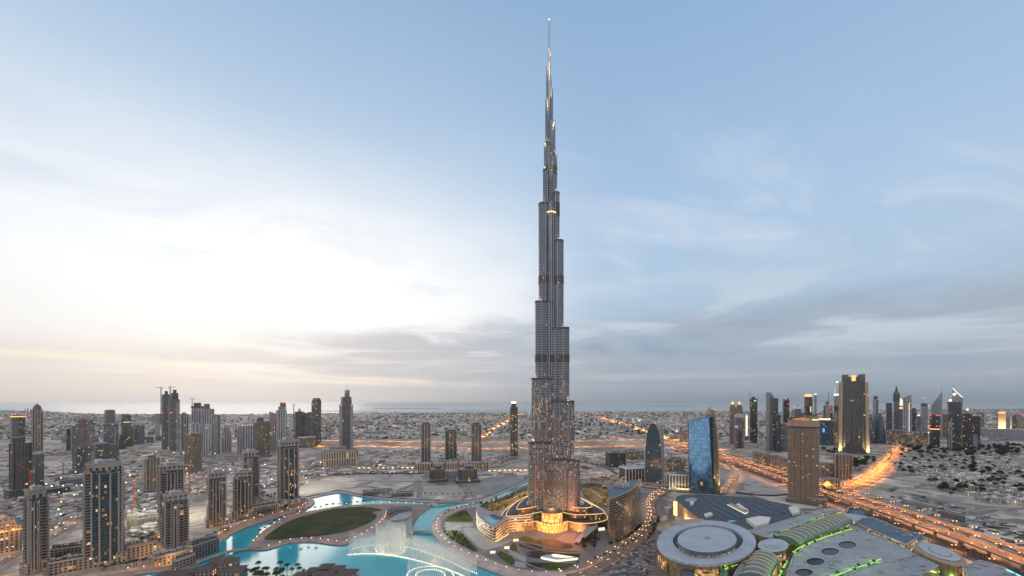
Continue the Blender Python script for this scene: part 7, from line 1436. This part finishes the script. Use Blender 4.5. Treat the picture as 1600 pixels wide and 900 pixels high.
lamps(lamp_proto('street_lamp', 'twin armed street lamp on the elevated highway decks', 'lamps on the highway decks', 10, HWL*0.50, ORANGE, 'lamp_amber', True, 0.7), on_line(HW_A, 11, 28)+on_line(HW_B, 13, 28, 0, 14))
lamps(lamp_proto('street_lamp', 'twin armed street lamp on the road beneath and beside the viaduct', 'lamps under the viaduct', 8, HWL*0.35, ORANGE, 'lamp_amber', True, 0.7), on_line([(1060, 704), (1125, 720), (1180, 740), (1232, 760), (1290, 783), (1350, 805), (1430, 838), (1520, 872), (1600, 903)], 0.3, 45, 0))
lamps(lamp_proto('street_lamp', 'twin armed street lamp on the bright highway bend', 'lamps on the highway bend', 12, HWL*0.75, ORANGE, 'lamp_amber', True, 0.8), on_line(NB, 0.3, 28)+on_line([(1290, 768), (1318, 767), (1352, 755), (1380, 736), (1398, 714), (1408, 703)], 0.3, 60))
# the far avenues: lamps too many and too small to tell apart
def far_lamps():
    b = MB(); L = []
    for pts, h, head, w, cone in ((on_line(FAR1, 0.3, 56)+on_line(FAR2, 0.3, 56, 0, 28), 13, 1.0, HWL*1.5, 160), (on_line(DIAG, 0.4, 95)+on_line(DIAG2, 0.4, 150), 14, 1.5, HWL*8, 165)):
        l = bpy.data.lights.new('lamp_light', 'SPOT'); l.energy = w*LAMPS; l.color = ORANGE; l.shadow_soft_size = 0.0; l.spot_size = R(cone); l.spot_blend = 1.0
        for p, a in pts:
            b.tube([tuple(p), (p.x, p.y, p.z+h)], 0.14, 5, 0); d = Vector((math.cos(a), math.sin(a), 0))*2.4
            for s_ in (-1, 1): b.box(p.x+d.x*s_, p.y+d.y*s_, head*2.2, head, p.z+h, p.z+h+0.3, a, 1, bottom=True)
            L.append((l, (p.x, p.y+0.8, p.z+h-0.3)))
    e = tag(b.build('far_road_lamps', [M['lamp_post'], M['lamp_amber_far']]), kind='stuff')
    for l, p in L: o = bpy.data.objects.new('lamp_light', l); col.objects.link(o); o.location = p; o.parent = e
far_lamps()
lamps(lamp_proto('street_lamp', 'street lamp on the service roads between the office blocks', 'lamps on the service roads', 9, HWL*0.18, (1.0, 0.48, 0.2), 'lamp_warm', True, 0.6), on_line(SERV, 0.4, 38)+on_line([(904, 736), (930, 741), (950, 748), (975, 753), (1010, 757), (1060, 764), (1130, 772)], 0.4, 42)+on_line(NEARR, 0.4, 50)+on_line(RING, 0.4, 60)+on_line([(470, 729), (560, 727), (640, 726), (700, 723), (800, 716)], 0.4, 75))
lamps(lamp_proto('street_lamp', 'street lamp on the boulevard curving past the curved hotel', 'lamps on the boulevard', 8, HWL*0.06, (1.0, 0.46, 0.16), 'lamp_warm', True, 0.5), on_line(BLVD, 1.0, 22, 6))
lamps(lamp_proto('street_lamp', 'street lamp on the roads of the near left shore', 'lamps on the left roads', 9, HWL*0.09, (1.0, 0.52, 0.25), 'lamp_warm', True, 0.6), on_line(LR1, 0.4, 36, 8)+on_line([(-10, 806), (30, 796), (80, 784), (130, 772), (200, 757), (280, 748), (330, 742), (380, 738)], 0.4, 60)+on_line([(0, 772), (60, 768), (120, 757), (200, 740), (290, 728), (400, 720), (480, 716)], 0.4, 90))
PINK = (1.0, 0.42, 0.22)
lamps(lamp_proto('promenade_lamp', 'short globe lamp glowing pink orange on the lake promenade', 'globe lamps on the promenade', 4.0, 36000, PINK, 'lamp_warm', False, 0.42), on_line([(200, 893), (240, 889), (265, 885), (300, 874), (312, 864), (330, 847), (350, 833), (378, 819), (410, 809.5), (440, 802.5), (466, 796), (480, 787)], 1.6, 15))
lamps(lamp_proto('promenade_lamp', 'short globe lamp glowing pink orange round the island', 'globe lamps on the island', 4.0, 36000, PINK, 'lamp_warm', False, 0.42), on_line([(396, 849), (410, 834), (430, 820), (450, 808.5), (475, 801), (505, 795), (540, 790.5), (575, 788.5), (610, 788.5), (645, 789), (668, 790.5)], 1.6, 16))
lamps(lamp_proto('promenade_lamp', 'short globe lamp on the lower edge of the island above the open water', 'globe lamps above the open water', 4.0, 12000, PINK, 'lamp_warm', False, 0.42), on_line([(420, 857), (434, 853), (452, 847.5), (475, 845), (500, 846), (520, 849), (540, 849), (566, 838), (590, 822), (600, 812), (604, 803)], 1.6, 14))
lamps(lamp_proto('promenade_lamp', 'short globe lamp along the curved shore promenade below the skyscraper', 'globe lamps on the shore promenade', 4.0, 6000, (1.0, 0.55, 0.32), 'lamp_warm', False, 0.42), on_line([(740, 790), (712, 796), (692, 807), (683, 818), (683, 832), (694, 845), (712, 859), (742, 873), (774, 886), (806, 895), (840, 899), (880, 898)], 1.7, 16))
# cars at rest on the road surfaces
def car_proto(label, group, body, lit=True):
    e = thing('car', label, 'car', (0, 0, -80), 0, group); b = MB(); b.box(0, 0, 4.5, 1.8, 0.35, 0.95, 0, 0); b.prism([(-1.6, -0.8), (1.0, -0.8), (1.0, 0.8), (-1.6, 0.8)], 0.95, 1.5, 1, 0, top=[(-1.2, -0.68), (0.4, -0.68), (0.4, 0.68), (-1.2, 0.68)])
    for x in (-1.4, 1.4):
        for y in (-0.85, 0.85): b.tube([(x, y-0.1, 0.33), (x, y+0.1, 0.33)], 0.33, 8, 2)
    for y in (-0.6, 0.6): b.box(2.27, y, 0.06, 0.4, 0.6, 0.85, 0, 3); b.box(-2.27, y, 0.06, 0.4, 0.6, 0.85, 0, 4)
    b.build('body', [body, M['dark_steel'], M['roof_dark'], M['lamp_white' if lit else 'steel'], M['lamp_red' if lit else 'crane_red']], e); return e
def cars(label, group, lines):
    ps = [car_proto(label, group, M[k]) for k in ('white', 'steel', 'dark_steel')]; ch = [tree_of(p) for p in ps]; i = 0
    for px, z, lanes, step in lines:
        for ln in lanes:
            for p, a in on_line(px, z, step, ln, rnd.uniform(0, step)):
                q = i % 3; a += math.pi/2 if ln > 0 else -math.pi/2; p = p+Vector((rnd.uniform(-5, 5)*0, 0, 0.02))
                if i < 3: ps[q].location = p; ps[q].rotation_euler.z = a
                else: copy_tree(ps[q], p, a, None, None, ch[q])
                i += 1
cars('car on the lamp lit highway decks right of the skyscraper', 'cars on the highway', [(HW_A[1:], 11.02, (-4, 4), 45), (HW_B[1:], 13.02, (-6, -2, 5), 50), (NB, 0.42, (-10, -5, 6, 11), 55)])
cars('car on the boulevard by the curved hotel', 'cars on the boulevard', [(BLVD, 1.0, (-4, 4), 28)])
cars('car on the roads of the left shore', 'cars on the left roads', [(LR1, 0.45, (-3, 3), 30), (RING, 0.4, (-4, 4), 70)])
pp = [car_proto('parked car on the paved square left of the rotunda', 'cars parked on the square', M[k], False) for k in ('white', 'steel', 'dark_steel')]; pch = [tree_of(p) for p in pp]
for i, (x, y) in enumerate(spaced([(966, 874), (1008, 848), (1022, 840), (1022, 880), (1020, 898), (930, 898)], 84, 3.2, 1.6)):
    q = i % 3; rz = rnd.choice((0.3, 0.35, 1.9))
    if i < 3: pp[q].location = gp(x, y, 0.82); pp[q].rotation_euler.z = rz
    else: copy_tree(pp[q], gp(x, y, 0.82), rz, None, None, pch[q])
# floodlight masts over the building land
fm = thing('light_mast', 'tall floodlight mast with a white lamp cluster on the building land left of the lake', 'light mast', (0, 0, -60), 0, 'floodlight masts on the building land'); b = MB(); b.tube([(0, 0, 0), (0, 0, 16)], 0.25, 6, r2=0.15); b.build('post', M['lamp_post'], fm); b = MB(); b.box(0, 0, 1.7, 0.7, 16, 16.9); b.build('lamp_head', M['lamp_white'], fm)
ch = tree_of(fm); mp_ = spaced([(196, 775), (246, 700), (330, 700), (480, 722), (520, 735), (560, 738), (480, 765), (400, 772), (300, 795), (215, 830)], 40, 6, 2.5)+spaced([(55, 760), (130, 740), (240, 735), (130, 812), (50, 830)], 24, 8, 4)
for i, (x, y) in enumerate(mp_):
    if i == 0: fm.location = gp(x, y)
    else: copy_tree(fm, gp(x, y), 0.0, None, rnd.uniform(0.7, 1.1), ch)
# ---------------------------------------------------------------- air
b = MB(); b.box(0, 36000, 150000, 78000, -1.0, 900.0, bottom=True)
hz = b.build('haze', []); tag(hz, kind='stuff'); hm, t, o = mat('haze_air'); pv = t.nodes.new('ShaderNodeVolumePrincipled'); pv.inputs['Color'].default_value = (0.93, 0.94, 0.96, 1); pv.inputs['Density'].default_value = 2.0e-5; pv.inputs['Anisotropy'].default_value = 0.65
t.links.new(pv.outputs[0], o.inputs['Volume']); hz.data.materials.append(hm);
